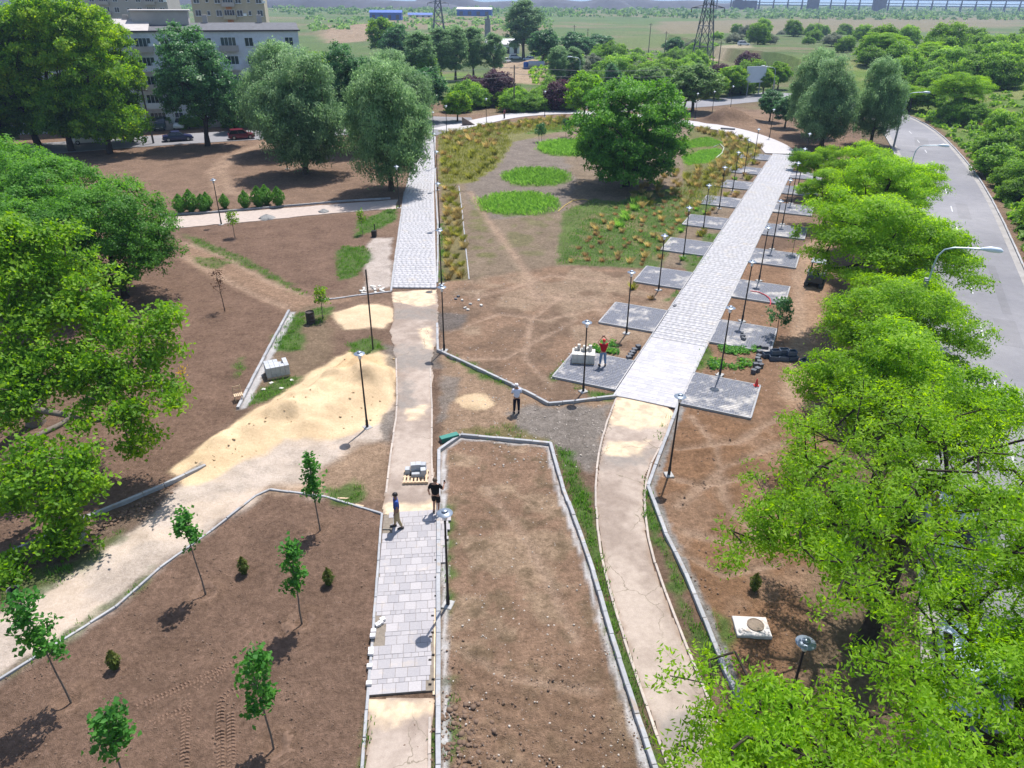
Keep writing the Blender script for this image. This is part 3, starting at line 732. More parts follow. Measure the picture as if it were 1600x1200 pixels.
# old walks: worn concrete with sand and dirt lying on it
def old_walk(name, poly, z, step, sands, grits, seed, amp=.05):
    xs, ys = [p[0] for p in poly], [p[1] for p in poly]
    gx, gy = np.arange(min(xs) - .3, max(xs) + .3, step), np.arange(min(ys) - .3, max(ys) + .3, step)
    XX, YY = np.meshgrid(gx, gy); x, y = XX.ravel(), YY.ravel()
    d = sdf(x, y, poly) + (fbm(x * 1.3, y * 1.3, seed, 4) - .5) * 2 * amp
    n1_, n2_ = fbm(x * .45, y * .45, seed + 1, 4), fbm(x * 2.6, y * 2.6, seed + 2, 3)
    base_a, base_b = np.array([.255, .20, .165]), np.array([.385, .315, .265])
    c = base_a + (base_b - base_a) * sstep(.3, .7, n1_ * .7 + n2_ * .3)[:, None]
    def lay(c, poly_, col, soft_, amp_, k):
        w = sstep(soft_, -soft_, sdf(x, y, poly_) + (fbm(x * 1.1, y * 1.1, seed + 5, 5, .6) - .5) * 2 * amp_)[:, None] * k * (.55 + .45 * sstep(.3, .6, n2_))[:, None]
        return c * (1 - w) + np.array(col) * w
    for p_ in grits: c = lay(c, p_, (.215, .19, .17), .3, .7, .85)
    for p_ in sands: c = lay(c, p_, (.62, .48, .325), .25, .6, .95)
    w = sstep(.25, -.05, -d + (n2_ - .5) * .3)[:, None] * .5          # soil washed over the edge
    c = c * (1 - w) + np.array([.25, .175, .125]) * w
    ny_, nx_ = XX.shape; ii_ = np.arange(ny_ * nx_).reshape(ny_, nx_)
    Q_ = np.stack([ii_[:-1, :-1].ravel(), ii_[:-1, 1:].ravel(), ii_[1:, 1:].ravel(), ii_[1:, :-1].ravel()], 1)
    Q_ = Q_[(d[Q_] < 0).all(1)]
    used = np.unique(Q_); rm = np.full(len(x), -1); rm[used] = np.arange(len(used))
    zz = z + (n2_[used] - .5) * .016 + sum(.02 * sstep(.1, -.4, sdf(x[used], y[used], p_)) for p_ in sands) - sstep(-.12, 0, d[used]) * .03
    return struct(link(name, np_mesh(name, np.stack([x[used], y[used], zz], 1), Q=rm[Q_], mat=OLDC, smooth=True, vcol={'Col': c[used]})))
old_walk('old_path', OLD_A, .018, .075, [GP([(600, 806), (690, 806), (690, 778), (640, 786), (598, 788)]), GP([(612, 456), (686, 452), (682, 476), (650, 478), (612, 470)]), GP([(636, 640), (664, 634), (668, 650), (640, 655)]), GP([(655, 515), (672, 512), (675, 545), (660, 540)])], [GP([(605, 540), (690, 535), (690, 580), (640, 576), (605, 585)]), GP([(612, 480), (690, 484), (690, 505), (650, 500), (615, 500)]), GP([(620, 590), (645, 600), (650, 640), (625, 640)])], 301, .16)
old_walk('old_path', OLD_A1, .014, .06, [GP([(566, 1088), (690, 1088), (690, 1116), (655, 1128), (600, 1132), (568, 1118)])], [], 311, .05)
old_walk('old_path', smooth_line(OLD_B + [OLD_B[0]], 1)[:-1], .014, .075, [GP([(955, 615), (1066, 630), (1042, 668), (1000, 672), (942, 660)]), GP([(955, 690), (1010, 690), (1000, 712), (950, 710)])], [GP([(930, 715), (1040, 700), (1010, 725), (935, 728)]), GP([(1030, 1130), (1090, 1120), (1100, 1190), (1040, 1190)])], 321, .05)
sheet('sand_course', GP([(676, 1086), (685, 1086), (685, 880), (679, 880)]), .026, .1, SANDM)
sheet('side_path', ragged(SIDE_PATH, .1, .8, 8), .015, .1, simple('side_path_stone', (.40, .325, .28), .9, .12, 2.5, bmp=.2))
# the near walk of large slabs: pairs of big rows, then a row of small setts
walk = struct(empty('slab_path', (*G(590, 1000), 0)))
WO = Vector((*G(590, 1000), 0))
SL = {}
def slab_mesh(w, d, mat=SLAB):
    k = (round(w, 3), round(d, 3), mat.name)
    if k not in SL: SL[k] = MB().bbox(0, 0, 0, w - .010, d - .010, .06, .004).mesh('paving_slab', mat)
    return SL[k]
a0, a1 = Vector(G(576, 1088)), Vector(G(600, 806))
axis_d = (a1 - a0).normalized(); perp = Vector((axis_d.y, -axis_d.x))
walk_len = (a1 - a0).length
rr = random.Random(11)
ang = math.atan2(axis_d.y, axis_d.x) - math.pi / 2
s, row = 0.0, 0
while s < walk_len - .1:
    small = row % 3 == 1
    d = .2 if small else .41
    sp = s + d / 2
    base = a0 + axis_d * sp
    kx = G(683, 1000)[0]
    wid = (kx - .03 - base.x) / perp.x * (1 if sp > 6.2 else .965) - rr.choice([0, .08])
    t = 0.0 if not small else rr.uniform(0, .05)
    if row % 2: t = 0.0
    first = True
    while t < wid - .08:
        w = rr.choice([.2, .2, .26, .32]) if small else (.22 if first and row % 2 else rr.choice([.42, .42, .42, .44]))
        first = False
        w = min(w, wid - t)
        gap = (2.1 < sp < 3.5 and t < .22) or (8.2 < sp and t < .05)
        if w > .1 and not gap:
            c = base + perp * (t + w / 2)
            o = link('paving_slab', slab_mesh(round(w / .02) * .02, d), walk)
            o.location = (c.x - WO.x, c.y - WO.y, .032 + rr.uniform(-.004, .004)); o.rotation_euler = (rr.uniform(-.006, .006), rr.uniform(-.006, .006), ang + rr.uniform(-.004, .004))
        t += w
    s += d; row += 1
sheet('joint_bed', [tuple(a0 + perp * .0), tuple(a0 + perp * 2.15), tuple(a1 + perp * 2.2), tuple(a1)], .045, .12, simple('joint_sand', (.2, .165, .13), .95, .2, 9))
# dark spacer blocks standing in the sand strip
mb_sp = MB().bbox(0, 0, .05, .10, .05, .07, .005).mesh('spacer_block', simple('spacer_dark', (.03, .022, .018), .8))
for i, (px, py) in enumerate([(681, 877), (681, 904), (681, 933), (676, 964), (676, 990), (673, 997), (677, 1025), (672, 1033), (677, 1063), (672, 1071)]):
    o = tag(link('spacer_block', mb_sp, None, (*G(px, py), .012)), 'small dark spacer block in the sand strip beside the slab path', 'spacer', 'dark spacer blocks along the slab path edge')

def field(poly_fn, s0, s1, wid_fn, mat, seed, rows=((.41, 0), (.2, 1), (.41, 0)), gap=.007):
    """many slabs as one mesh; returns V, Q, tint arrays in local s,t coordinates"""
    r = np.random.default_rng(seed); V, Q, T = [], [], []
    s, k = s0, 0
    while s < s1 - .1:
        d, small = rows[k % len(rows)]
        t0, t1 = wid_fn(s); t = t0 - (r.uniform(.05, .4) if k % 2 else 0)
        while t < t1 - .03:
            w = (r.choice([.2, .26, .32]) if small else .42) if mat is not BLOCK_J else rows[k % len(rows)][1]
            aa, bb = max(t, t0), min(t + w, t1)
            if bb - aa > .06:
                b0 = len(V); z = r.uniform(-.003, .003); e = gap / 2
                for (ss, tt) in ((s + e, aa + e), (s + e, bb - e), (s + d - e, bb - e), (s + d - e, aa + e)):
                    x, y = poly_fn(ss, tt); V.append((x, y, z))
                for (ss, tt) in ((s + e, aa + e), (s + e, bb - e), (s + d - e, bb - e), (s + d - e, aa + e)):
                    x, y = poly_fn(ss, tt); V.append((x, y, z - .04))
                Q += [(b0, b0 + 1, b0 + 2, b0 + 3)] + [(b0 + i, b0 + 4 + i, b0 + 4 + (i + 1) % 4, b0 + (i + 1) % 4) for i in range(4)]
                T += [r.random()] * 5
            t += w
        s += d; k += 1
    return V, Q, T
# promenade: nearest slabs singly, the rest joined
PZ = .10
prom = struct(empty('promenade', (*PR(0, 0), 0)))
bed = sheet('promenade_bed', [PR(-.65, 0), PR(-.45, 3.66), PR(79, 3.66), PR(79, 0)], PZ - .008, .2, CONC_DK)
r9 = random.Random(5); n_single, s, k = 0, -.6, 0
s_split = None
while n_single < 285:
    small = k % 3 == 1; d = .2 if small else .41; t = 0.0 if k % 2 == 0 else -r9.uniform(.1, .3)
    while t < 3.6:
        w = r9.choice([.2, .26, .32]) if small else .42
        aa, bb = max(t, .0), min(t + w, 3.62)
        if bb - aa > .06:
            x, y = PR(s + d / 2, (aa + bb) / 2)
            o = link('paving_slab', slab_mesh(round((bb - aa) / .02) * .02, d, SLAB_P), prom)
            o.location = (x - prom.location.x, y - prom.location.y, PZ - .03 + r9.uniform(-.003, .003)); o.rotation_euler = (0, 0, math.atan2(PN[1], PN[0]))
            n_single += 1
        t += w
    s += d; k += 1
V, Q, T = field(PR, s, 79, lambda s: (0, 3.62), SLAB_J, 3)
me = np_mesh('slab_field', [(x - prom.location.x, y - prom.location.y, z + PZ) for x, y, z in V], Q=Q, mat=SLAB_J, fattr={'tint': T})
o = link('slab_field', me, prom); o['kind'] = 'stuff'
# left walk far stretch
a2L, a2R = [G(612, 452), G(632, 300), G(661, 195)], [G(682, 450), G(678, 300), G(681, 208)]
def lerp2(a, b, t): return (a[0] + (b[0] - a[0]) * t, a[1] + (b[1] - a[1]) * t)
y_a, y_b = 53.6, 122.0
def A2(s, t):
    y = y_a + s
    def at(L, y):
        for p, q in zip(L[:-1], L[1:]):
            if y <= q[1] or q is L[-1]: return lerp2(p, q, (y - p[1]) / (q[1] - p[1]))
    l, r_ = at(a2L, y), at(a2R, y)
    return (l[0] + (r_[0] - l[0]) * t / 3.5, y)
V, Q, T = field(A2, 0, y_b - y_a, lambda s: (.05, 3.4), SLAB_J, 4)
p2 = struct(empty('promenade_west', (*A2(0, 0), 0)))
me = np_mesh('slab_field', [(x - p2.location.x, y - p2.location.y, z + .07) for x, y, z in V], Q=Q, mat=SLAB_J, fattr={'tint': T})
o = link('slab_field', me, p2); o['kind'] = 'stuff'
sheet('promenade_bed', [A2(0, 0)] + [A2(s, 0) for s in (31, 50, 68)] + [A2(s, 3.5) for s in (68, 50, 31)] + [A2(0, 3.5)], .055, .15, CONC_DK)
# curved walk joining the two behind the oval garden, forecourt at its left end
C_MID = smooth_line([G(1221, 241), G(1207, 226), G(1158, 207), G(1110, 197), G(1066, 191), (22, 146.5), (12.1, 150.6), (4, 148), G(790, 182), G(735, 194), G(690, 204)], 2)
ribbon('curved_walk', C_MID, 4.6, .085, simple('curved_walk_slabs', (.42, .395, .395), .85, .06, 3, scale2=.5, bmp=.05), .15)
sheet('forecourt', [G(655, 205), G(682, 212), G(700, 206), (-7, 133), (-8, 142), (-16, 143), (-24, 138), (-24, 131)], .05, .12, ASPH)
# dark block pads to both sides of the promenade, edged with kerb stones
padV, padQ, padT = field(lambda s, t: (t, s), .1, 4.1, lambda s: (.1, 3.95), BLOCK_J, 8, rows=((.2, .3),), gap=.016)
pad_me = np_mesh('block_field', padV, Q=padQ, mat=BLOCK_J, fattr={'tint': padT})
k4 = MB().bbox(0, 0, 0, .995, .09, .30, .01).mesh('kerb_stone', CONC)
bedm = MB().box(2.02, 2.1, -.06, 3.98, 4.1, .1).mesh('joint_bed', CONC_DK)
PANG = math.atan2(PN[1], PN[0])
for side_ in (0, 1):
    for kk in range(9):
        s0 = 9.07 * kk + (1.0 if kk == 8 else 0)
        t0 = -4.06 if side_ == 0 else 3.64
        x, y = PR(s0, t0)
        pad = struct(empty('paving_pad', (x, y, PZ), PANG))
        o = link('block_field', pad_me, pad); o['kind'] = 'stuff'
        link('joint_bed', bedm, pad)
        for j in range(4):
            for yy in (.045, 4.155): link('kerb_stone', k4, pad, (.53 + j * 1.0, yy, -.128))
            ex = .045 if side_ == 0 else 4.0
            link('kerb_stone', k4, pad, (ex, .6 + j * 1.0, -.127), (0, 0, math.pi / 2))
# promenade edge stones in the gaps between pads
for side_ in (0, 1):
    for kk in range(8):
        t0 = -.06 if side_ == 0 else 3.70
        kerb('kerb', [PR(9.07 * kk + 4.22, t0), PR(9.07 * kk + 9.05, t0)], .09, .105, 1.2)
# the roads
road_c = _line_poly(ROAD_R, 9.0)[:len(ROAD_R)]
road_mid = [(x, y) for x, y in road_c]
RM = smooth_line(road_mid, 1)
ribbon('road', RM, 8.8, .02, ASPH)
ribbon('street', smooth_line(STREET, 1), 9.6, .02, ASPH)
ribbon('street', smooth_line(STREET2, 1), 8.5, .03, ASPH)
ASPH_OLD = asphalt_mat('asphalt_repair', (.18, .176, .185), (.22, .213, .223))
DUST = simple('road_dust', (.29, .27, .255), .95, .2, .8, bmp=.2)
ribbon('road_shoulder', [(x + 3.75, y - 1.75) for x, y in RM], .5, .024, DUST, .02)
ribbon('road_shoulder', [(x - 3.75, y + 1.75) for x, y in RM], .7, .024, DUST, .02)
for px_, py_, w_, l_ in ((1575, 520, 1.4, 5.0), (1505, 330, 1.2, 7.0), (1440, 222, 2.0, 9.0), (1560, 450, .6, 12.0)):
    x_, y_ = G(px_, py_); d_ = Vector((.424, .906)); n_ = Vector((.906, -.424)); c_ = Vector((x_, y_))
    sheet('asphalt_patch', [tuple(c_ - d_ * l_ / 2 - n_ * w_ / 2), tuple(c_ - d_ * l_ / 2 + n_ * w_ / 2), tuple(c_ + d_ * l_ / 2 + n_ * w_ / 2), tuple(c_ + d_ * l_ / 2 - n_ * w_ / 2)], .0245, .01, ASPH_OLD)
def along(pts, s):
    for a, b in zip(pts[:-1], pts[1:]):
        l = math.hypot(b[0] - a[0], b[1] - a[1])
        if s <= l: return (a[0] + (b[0] - a[0]) * s / l, a[1] + (b[1] - a[1]) * s / l), math.atan2(b[1] - a[1], b[0] - a[0])
        s -= l
    return pts[-1], math.atan2(b[1] - a[1], b[0] - a[0])
mk = struct(empty('road_marking'))
dash = MB().box(0, 0, 0, 2.6, .10, .006).mesh('lane_dash', PAINT)
for i in range(18):
    (x, y), a = along(RM, 4.0 + i * 9.05)
    link('lane_dash', dash, mk, (x, y, .026), (0, 0, a))
kerb('road_kerb', smooth_line(ROAD_R[2:-1], 1), .16, .13, 2.0)
kerb('road_kerb', smooth_line(_line_poly(ROAD_R, 18.2)[2:len(ROAD_R) - 1], 1), .16, .13, 2.0)
# tyre tracks pressed into the soil: ribs of earth
SOILM = simple('pressed_soil', (.175, .11, .077), .95, .2, 12, bmp=.3, spec=.1)
def tyre_track(pts, w=.30, pitch=.125, sk=.35):
    pts = smooth_line(pts, 2); mb = MB(); s = 0
    L = sum(math.hypot(b[0] - a[0], b[1] - a[1]) for a, b in zip(pts[:-1], pts[1:]))
    while s < L:
        (x, y), a = along(pts, s)
        for sd in (-1, 1):
            if random.random() < .12: continue
            ox, oy = -math.sin(a) * sd * w * .26, math.cos(a) * sd * w * .26
            mb.box(x + ox, y + oy, gz(x, y) + .006, .085, w * .52, .034, a + sd * sk, taper=.55)
        s += pitch
    return mb
trk = tag(tyre_track([]) if False else link('tyre_track', tyre_track(GP([(285, 1330), (288, 1200), (290, 1100), (305, 1075), (360, 1040)]), .3).mesh('tyre_track', SOILM)), kind='structure')
for pts in (GP([(345, 1330), (345, 1200), (343, 1100), (352, 1085), (385, 1070)]), GP([(360, 1330), (362, 1200), (360, 1110)]), GP([(235, 1130), (280, 1112), (300, 1105)]), GP([(215, 1105), (260, 1085), (330, 1052), (370, 1035)])):
    struct(link('tyre_track', tyre_track(pts, .28).mesh('tyre_track', SOILM)))
# ------------------------------------------------------------------ vegetation
def leaf_mat(name, dark, mid, light, trans=.32, rough=.55, spec=.25, rnd=.12):
    m, nt, N, L, b = nmat(name)
    b.inputs['Roughness'].default_value = rough; b.inputs['Specular IOR Level'].default_value = spec
    at = N.new('ShaderNodeAttribute'); at.attribute_name = 'tint'
    r = N.new('ShaderNodeValToRGB')
    e = r.color_ramp.elements
    e[0].position, e[0].color = .0, (*dark, 1); e[1].position, e[1].color = 1.0, (*light, 1)
    k = e.new(.5); k.color = (*mid, 1)
    L.new(at.outputs['Fac'], r.inputs['Fac'])
    c = r.outputs['Color']
    oi = N.new('ShaderNodeObjectInfo')
    c = mixrgb(nt, 1.0, c, ramp(nt, oi.outputs['Random'], 0, 1, (1 - rnd, 1 - rnd, 1 - rnd, 1), (1 + rnd, 1 + rnd * .8, 1 + rnd * .3, 1)), 'MULTIPLY')
    L.new(c, b.inputs['Base Color'])
    t = N.new('ShaderNodeBsdfTranslucent')
    hs = N.new('ShaderNodeHueSaturation'); hs.inputs['Saturation'].default_value = 1.08; hs.inputs['Value'].default_value = 1.75; hs.inputs['Hue'].default_value = .488
    L.new(c, hs.inputs['Color']); L.new(hs.outputs['Color'], t.inputs['Color'])
    mx = N.new('ShaderNodeMixShader'); mx.inputs[0].default_value = min(.55, trans + .10)
    L.new(b.outputs[0], mx.inputs[1]); L.new(t.outputs[0], mx.inputs[2])
    L.new(mx.outputs[0], N['Material Output'].inputs['Surface'])
    return m
LEAF_LOCUST = leaf_mat('leaf_locust', (0.097, 0.208, 0.008), (0.176, 0.348, 0.014), (0.291, 0.478, 0.031), .45)
LEAF_OAK = leaf_mat('leaf_oak', (0.077, 0.189, 0.014), (0.151, 0.326, 0.021), (0.290, 0.469, 0.031), .40)
LEAF_ROUND = leaf_mat('leaf_round', (0.039, 0.126, 0.016), (0.078, 0.218, 0.023), (0.140, 0.317, 0.040), .34)
LEAF_MAPLE = leaf_mat('leaf_maple', (0.064, 0.168, 0.016), (0.126, 0.281, 0.023), (0.276, 0.416, 0.025), .42)
LEAF_DARK = leaf_mat('leaf_dark', (0.030, 0.106, 0.033), (0.060, 0.168, 0.053), (0.118, 0.262, 0.089), .30, .45, .35)
LEAF_WILLOW = leaf_mat('leaf_willow', (0.079, 0.163, 0.060), (0.149, 0.264, 0.109), (0.255, 0.388, 0.191), .36)
LEAF_PURPLE = leaf_mat('leaf_purple', (.030, .012, .022), (.060, .022, .036), (.11, .045, .06), .25)
LEAF_LIME = leaf_mat('leaf_lime', (0.122, 0.270, 0.014), (0.205, 0.416, 0.023), (0.304, 0.520, 0.046), .42)
LEAF_SAP = leaf_mat('leaf_sapling', (0.035, 0.140, 0.025), (0.069, 0.235, 0.040), (0.129, 0.337, 0.057), .4)
LEAF_SHRUB = leaf_mat('leaf_shrub', (0.072, 0.168, 0.021), (0.131, 0.275, 0.030), (0.225, 0.386, 0.057), .38, rnd=.25)
LEAF_FAR = leaf_mat('leaf_far', (0.081, 0.174, 0.043), (0.142, 0.265, 0.063), (0.229, 0.362, 0.120), .32, rnd=.2)
LEAF_BROWN = leaf_mat('leaf_withered', (.06, .030, .018), (.11, .055, .03), (.17, .09, .05), .2)
LEAF_YELLOW = leaf_mat('leaf_yellow', (.40, .26, .01), (.55, .38, .015), (.66, .48, .03), .3)
LEAF_THUJA = leaf_mat('leaf_thuja', (.030, .050, .008), (.075, .11, .016), (.15, .16, .03), .15)
LEAF_SILVER = leaf_mat('leaf_silver', (.10, .13, .08), (.17, .20, .13), (.26, .29, .20), .25)
BLADE = leaf_mat('grass_blade', (0.061, 0.156, 0.021), (0.100, 0.244, 0.034), (0.161, 0.324, 0.057), .3)
BLADE_LAWN = leaf_mat('lawn_blade', (0.091, 0.218, 0.029), (0.152, 0.322, 0.052), (0.243, 0.437, 0.103), .35)
BLADE_STRAW = leaf_mat('straw_blade', (.24, .19, .07), (.38, .31, .12), (.54, .46, .21), .3, rnd=.2)
BLADE_RUST = leaf_mat('rust_blade', (.18, .115, .05), (.30, .205, .095), (.42, .32, .16), .3, rnd=.2)
BLADE_OLIVE = leaf_mat('olive_blade', (.12, .15, .03), (.23, .255, .05), (.37, .37, .10), .3, rnd=.2)
BARK = simple('bark', (.085, .066, .050), .95, .35, 7, bmp=.6, spec=.1)
BARK_DK = simple('bark_dark', (.045, .036, .030), .95, .3, 7, bmp=.5, spec=.1)
BARK_GR = simple('bark_grey', (.17, .14, .115), .9, .25, 16, bmp=.3, spec=.1)

def unit(a): return a / (np.linalg.norm(a, axis=-1, keepdims=True) + 1e-9)
def leaf_quads(P, Nn, length, width, r, fold=.25, axis=None):
    """diamond leaves at points P facing Nn"""
    n = len(P)
    rnd = unit(r.normal(size=(n, 3))) if axis is None else axis
    a = unit(rnd - Nn * np.sum(rnd * Nn, 1, keepdims=True))
    b = np.cross(Nn, a)
    L = length * r.uniform(.5, 1.45, (n, 1)); W = width * r.uniform(.6, 1.4, (n, 1))
    V = np.empty((n, 4, 3))
    V[:, 0] = P - a * L * .5
    V[:, 1] = P + b * W * .5 - Nn * W * fold
    V[:, 2] = P + a * L * .5 - Nn * L * .12
    V[:, 3] = P - b * W * .5 - Nn * W * fold
    return V.reshape(-1, 3), np.arange(4 * n, dtype=np.int32).reshape(n, 4)
def skeleton(r, attract, trunk, r0, N_lat=2, wob=.08):
    """grow limbs from the trunk line to every attractor; returns nodes, parents, radii"""
    nodes = [np.array(p, float) for p in trunk]; par = [-1] + list(range(len(trunk) - 1))
    order = np.argsort([np.linalg.norm(a - nodes[-1]) for a in attract])
    tips = []
    for i in order:
        a = attract[i]
        NA = np.array(nodes[max(1, len(trunk) // 2):])
        d0 = np.linalg.norm(NA - a, axis=1)
        d = d0 + .8 * np.maximum(0, NA[:, 2] - a[2] + .25 * d0) + 1.2 * np.maximum(0, np.hypot(NA[:, 0] - trunk[-1][0], NA[:, 1] - trunk[-1][1]) - math.hypot(a[0] - trunk[-1][0], a[1] - trunk[-1][1]) + .2 * d0)
        j = int(np.argmin(d)) + max(1, len(trunk) // 2)
        p, L = nodes[j], np.linalg.norm(a - nodes[j])
        k = max(1, min(4, int(L / .9)))
        prev = j
        for q in range(1, k + 1):
            t = q / k
            x = p + (a - p) * t + np.array([0, 0, .10 * L * math.sin(math.pi * t)]) + r.normal(size=3) * wob * L * (0 if q == k else 1) * .5
            nodes.append(x); par.append(prev); prev = len(nodes) - 1
        tips.append(prev)
    cnt = np.zeros(len(nodes))
    for t in tips:
        while t >= 0: cnt[t] += 1; t = par[t]
    rad = np.maximum(r0 * (cnt / max(1, len(tips))) ** .48, .010)
    return np.array(nodes), par, rad
def wood_mesh(name, nodes, par, rad, mat, n=6, flare=1.5):
    V, Q = [], []
    k = 0
    ang = np.arange(n) * 2 * math.pi / n
    for i in range(len(nodes)):
        j = par[i]
        if j < 0: continue
        a, b = nodes[j], nodes[i]
        d = b - a; L = np.linalg.norm(d)
        if L < 1e-4: continue
        d /= L
        u = np.cross(d, [0, 0, 1.0]); 
        if np.linalg.norm(u) < 1e-2: u = np.array([1.0, 0, 0])
        u /= np.linalg.norm(u); v = np.cross(d, u)
        ra = rad[j] if j == 0 or par[j] >= 0 and rad[j] < rad[i] * 1.6 else rad[i] * 1.15
        if j == 0: ra = rad[i] * flare
        for c, rr_ in ((a, ra), (b, rad[i])):
            V.append(c + rr_ * (np.cos(ang)[:, None] * u + np.sin(ang)[:, None] * v))
        Q.append(np.stack([k + np.arange(n), k + (np.arange(n) + 1) % n, k + n + (np.arange(n) + 1) % n, k + n + np.arange(n)], 1))
        k += 2 * n
    return np_mesh(name, np.concatenate(V), Q=np.concatenate(Q), mat=mat, smooth=True)
def crown_points(r, lobes, n_lump, lump_r, n_cl, low=-.55, shell=.55, flat=.75):
    """lumps spread through the lobes' shells, clusters of leaves over each lump"""
    w = np.array([l[6] for l in lobes], float); w /= w.sum()
    lumps = []
    tries = 0
    while len(lumps) < n_lump and tries < n_lump * 40:
        tries += 1
        l = lobes[r.choice(len(lobes), p=w)]
        d = unit(r.normal(size=3))
        if d[2] < low: continue
        p = np.array(l[:3]) + d * np.array(l[3:6]) * (shell + (1 - shell) * r.random() ** .6)
        if any(np.linalg.norm(p - q) < lump_r * .85 for q in lumps): continue
        lumps.append(p)
    lumps = np.array(lumps)
    which = r.integers(0, len(lumps), n_cl)
    d = unit(r.normal(size=(n_cl, 3))); d[:, 2] = np.where(d[:, 2] < -.35, -d[:, 2], d[:, 2])
    lr = lump_r * r.uniform(.75, 1.25, len(lumps))
    cl = lumps[which] + d * lr[which][:, None] * np.array([1, 1, flat]) * (r.random((n_cl, 1)) ** .22)
    return lumps, cl, d, which
def make_tree(name, seed, lobes, trunk, r0, leafm, barkm, n_lump=60, lump_r=.9, n_cl=900, per=40, cl_r=.28, leaf=(.14, .07), low=-.55, shell=.55, flat=.75, up=.45, droop=0.0, extra=None, n_at=110, axis_down=False, sides=6):
    """returns (wood mesh, leaf mesh)"""
    r = np.random.default_rng(seed)
    lumps, cl, cd, which = crown_points(r, lobes, n_lump, lump_r, n_cl, low, shell, flat)
    at = list(lumps) + list(cl[r.integers(0, n_cl, max(0, n_at - len(lumps)))])
    if extra is not None:
        ex = np.array(extra); at += list(ex)
        pts = ex[r.integers(0, len(ex), len(ex) * 4)] + r.normal(size=(len(ex) * 4, 3)) * lump_r * .22
        cl = np.concatenate([cl, pts]); cd = np.concatenate([cd, unit(r.normal(size=pts.shape) + [0, 0, .6])]); which = np.concatenate([which, r.integers(0, len(lumps), len(pts))])
    nodes, par, rad = skeleton(r, at, trunk, r0)
    wood = wood_mesh(name + '_trunk', nodes, par, rad, barkm, n=sides)
    N = len(cl) * per
    ci = np.repeat(np.arange(len(cl)), per)
    off = r.normal(size=(N, 3)) * cl_r * np.array([1, 1, .6])
    off[:, 2] -= droop * np.abs(r.normal(size=N)) * cl_r * 2
    P = cl[ci] + off
    ctr = np.mean(lumps, 0)
    out = unit(P - ctr)
    Nn = unit(cd[ci] * .55 + out * .45 + np.array([0, 0, up]) + r.normal(size=(N, 3)) * .55)
    ax = unit(np.array([0, 0, -1.0]) + r.normal(size=(N, 3)) * .45) if axis_down else None
    V, Q = leaf_quads(P, Nn, leaf[0], leaf[1], r, axis=ax)
    lt = r.random(len(lumps))
    tint = np.clip(.28 * lt[which[ci]] + .30 * r.random(len(cl))[ci] + .30 * r.random(N) + .10 * np.clip(out[:, 2], -1, 1) + .06, 0, 1)
    tint = np.clip((tint - .5) * 1.6 + .5, 0, 1)
    crown = np_mesh(name + '_crown', V, Q=Q, mat=leafm, fattr={'tint': tint})
    return wood, crown
def plant_tree(name, kit, loc, label, cat='tree', group=None, rz=0.0, sc=(1, 1, 1), parts=('trunk', 'crown')):
    root = empty(name, loc, rz)
    root.scale = sc if hasattr(sc, '__len__') else (sc, sc, sc)
    link(parts[0], kit[0], root); o = link(parts[1], kit[1], root); o['kind'] = 'stuff'
    return tag(root, label, cat, group)
def lob(*a): return [tuple(x) + ((1,) if len(x) == 6 else ()) for x in a]

# --- the row of locust trees between the beds and the road
def at_px(px, py, y):
    d = ray(px, py); t = y / d[1]; return np.array([d[0] * t, y, CAMH + d[2] * t])
def at_z(px, py, z):
    d = ray(px, py); t = (z - CAMH) / d[2]; return np.array([d[0] * t, d[1] * t, z])
def boughs_in(poly, n, z0, z1, seed, holes=(), near=1.0):
    """bough ends spread over the part of the crown that the photograph shows, each at its own height"""
    r = np.random.default_rng(seed); out = []
    P = [tuple(p) for p in poly]; xs, ys = [p[0] for p in P], [p[1] for p in P]
    while len(out) < n:
        px, py = r.uniform(min(xs), max(xs)), r.uniform(min(ys), max(ys))
        if not inside(np.array([px]), np.array([py]), P)[0]: continue
        if any(((px - h[0]) / h[2]) ** 2 + ((py - h[1]) / h[3]) ** 2 < 1 for h in holes): continue
        out.append(at_z(px, py, r.uniform(z0, z1)))
    return out
def bough_tree(name, seed, base, bl, per_b, trunk, r0, leafm, barkm, per, cl_r, leaf, spread=(.42, .42, .16), n_cl=60, lobes=None, lean=0):
    r = np.random.default_rng(seed + 1); ex = []
    for b_ in bl:
        for j in range(per_b): ex.append(b_ - np.array(base) + r.normal(size=3) * np.array(spread))
    return make_tree(name, seed, lobes, trunk, r0, leafm, barkm, 12, .8, n_cl, per, cl_r, leaf, -.3, .3, .6, .6, extra=ex, n_at=20)
b1_ = (12.2, 11.6, 0)
T1P = [(1025, 1120), (1060, 1088), (1110, 1072), (1180, 1055), (1250, 1042), (1330, 1072), (1385, 1010), (1400, 965), (1440, 935), (1490, 905), (1540, 840), (1620, 815), (1720, 900), (1720, 1260), (1440, 1290), (1200, 1290), (1050, 1200), (1110, 1150)]
kit_t1 = bough_tree('locust_near', 121, b1_, boughs_in(T1P, 120, 4.6, 7.4, 5, ((1385, 1160, 45, 70), (1262, 1010, 95, 60), (1340, 1040, 50, 50), (1230, 1150, 30, 22), (1600, 960, 30, 40), (1500, 1080, 30, 24))), 4, [(0, 0, -.1), (.1, .1, 1.2), (.25, .2, 2.4), (.2, .4, 3.6)], .28, LEAF_LOCUST, BARK_DK, 26, .16, (.15, .050), lobes=lob((-1, .5, 6, 2.5, 2.5, 1.2)))
plant_tree('locust_tree', kit_t1, b1_, 'locust tree with bright feathery leaves filling the bottom right corner beside the road', 'tree', 'roadside row of locust trees')
b2_ = (12.5, 18.2, 0)
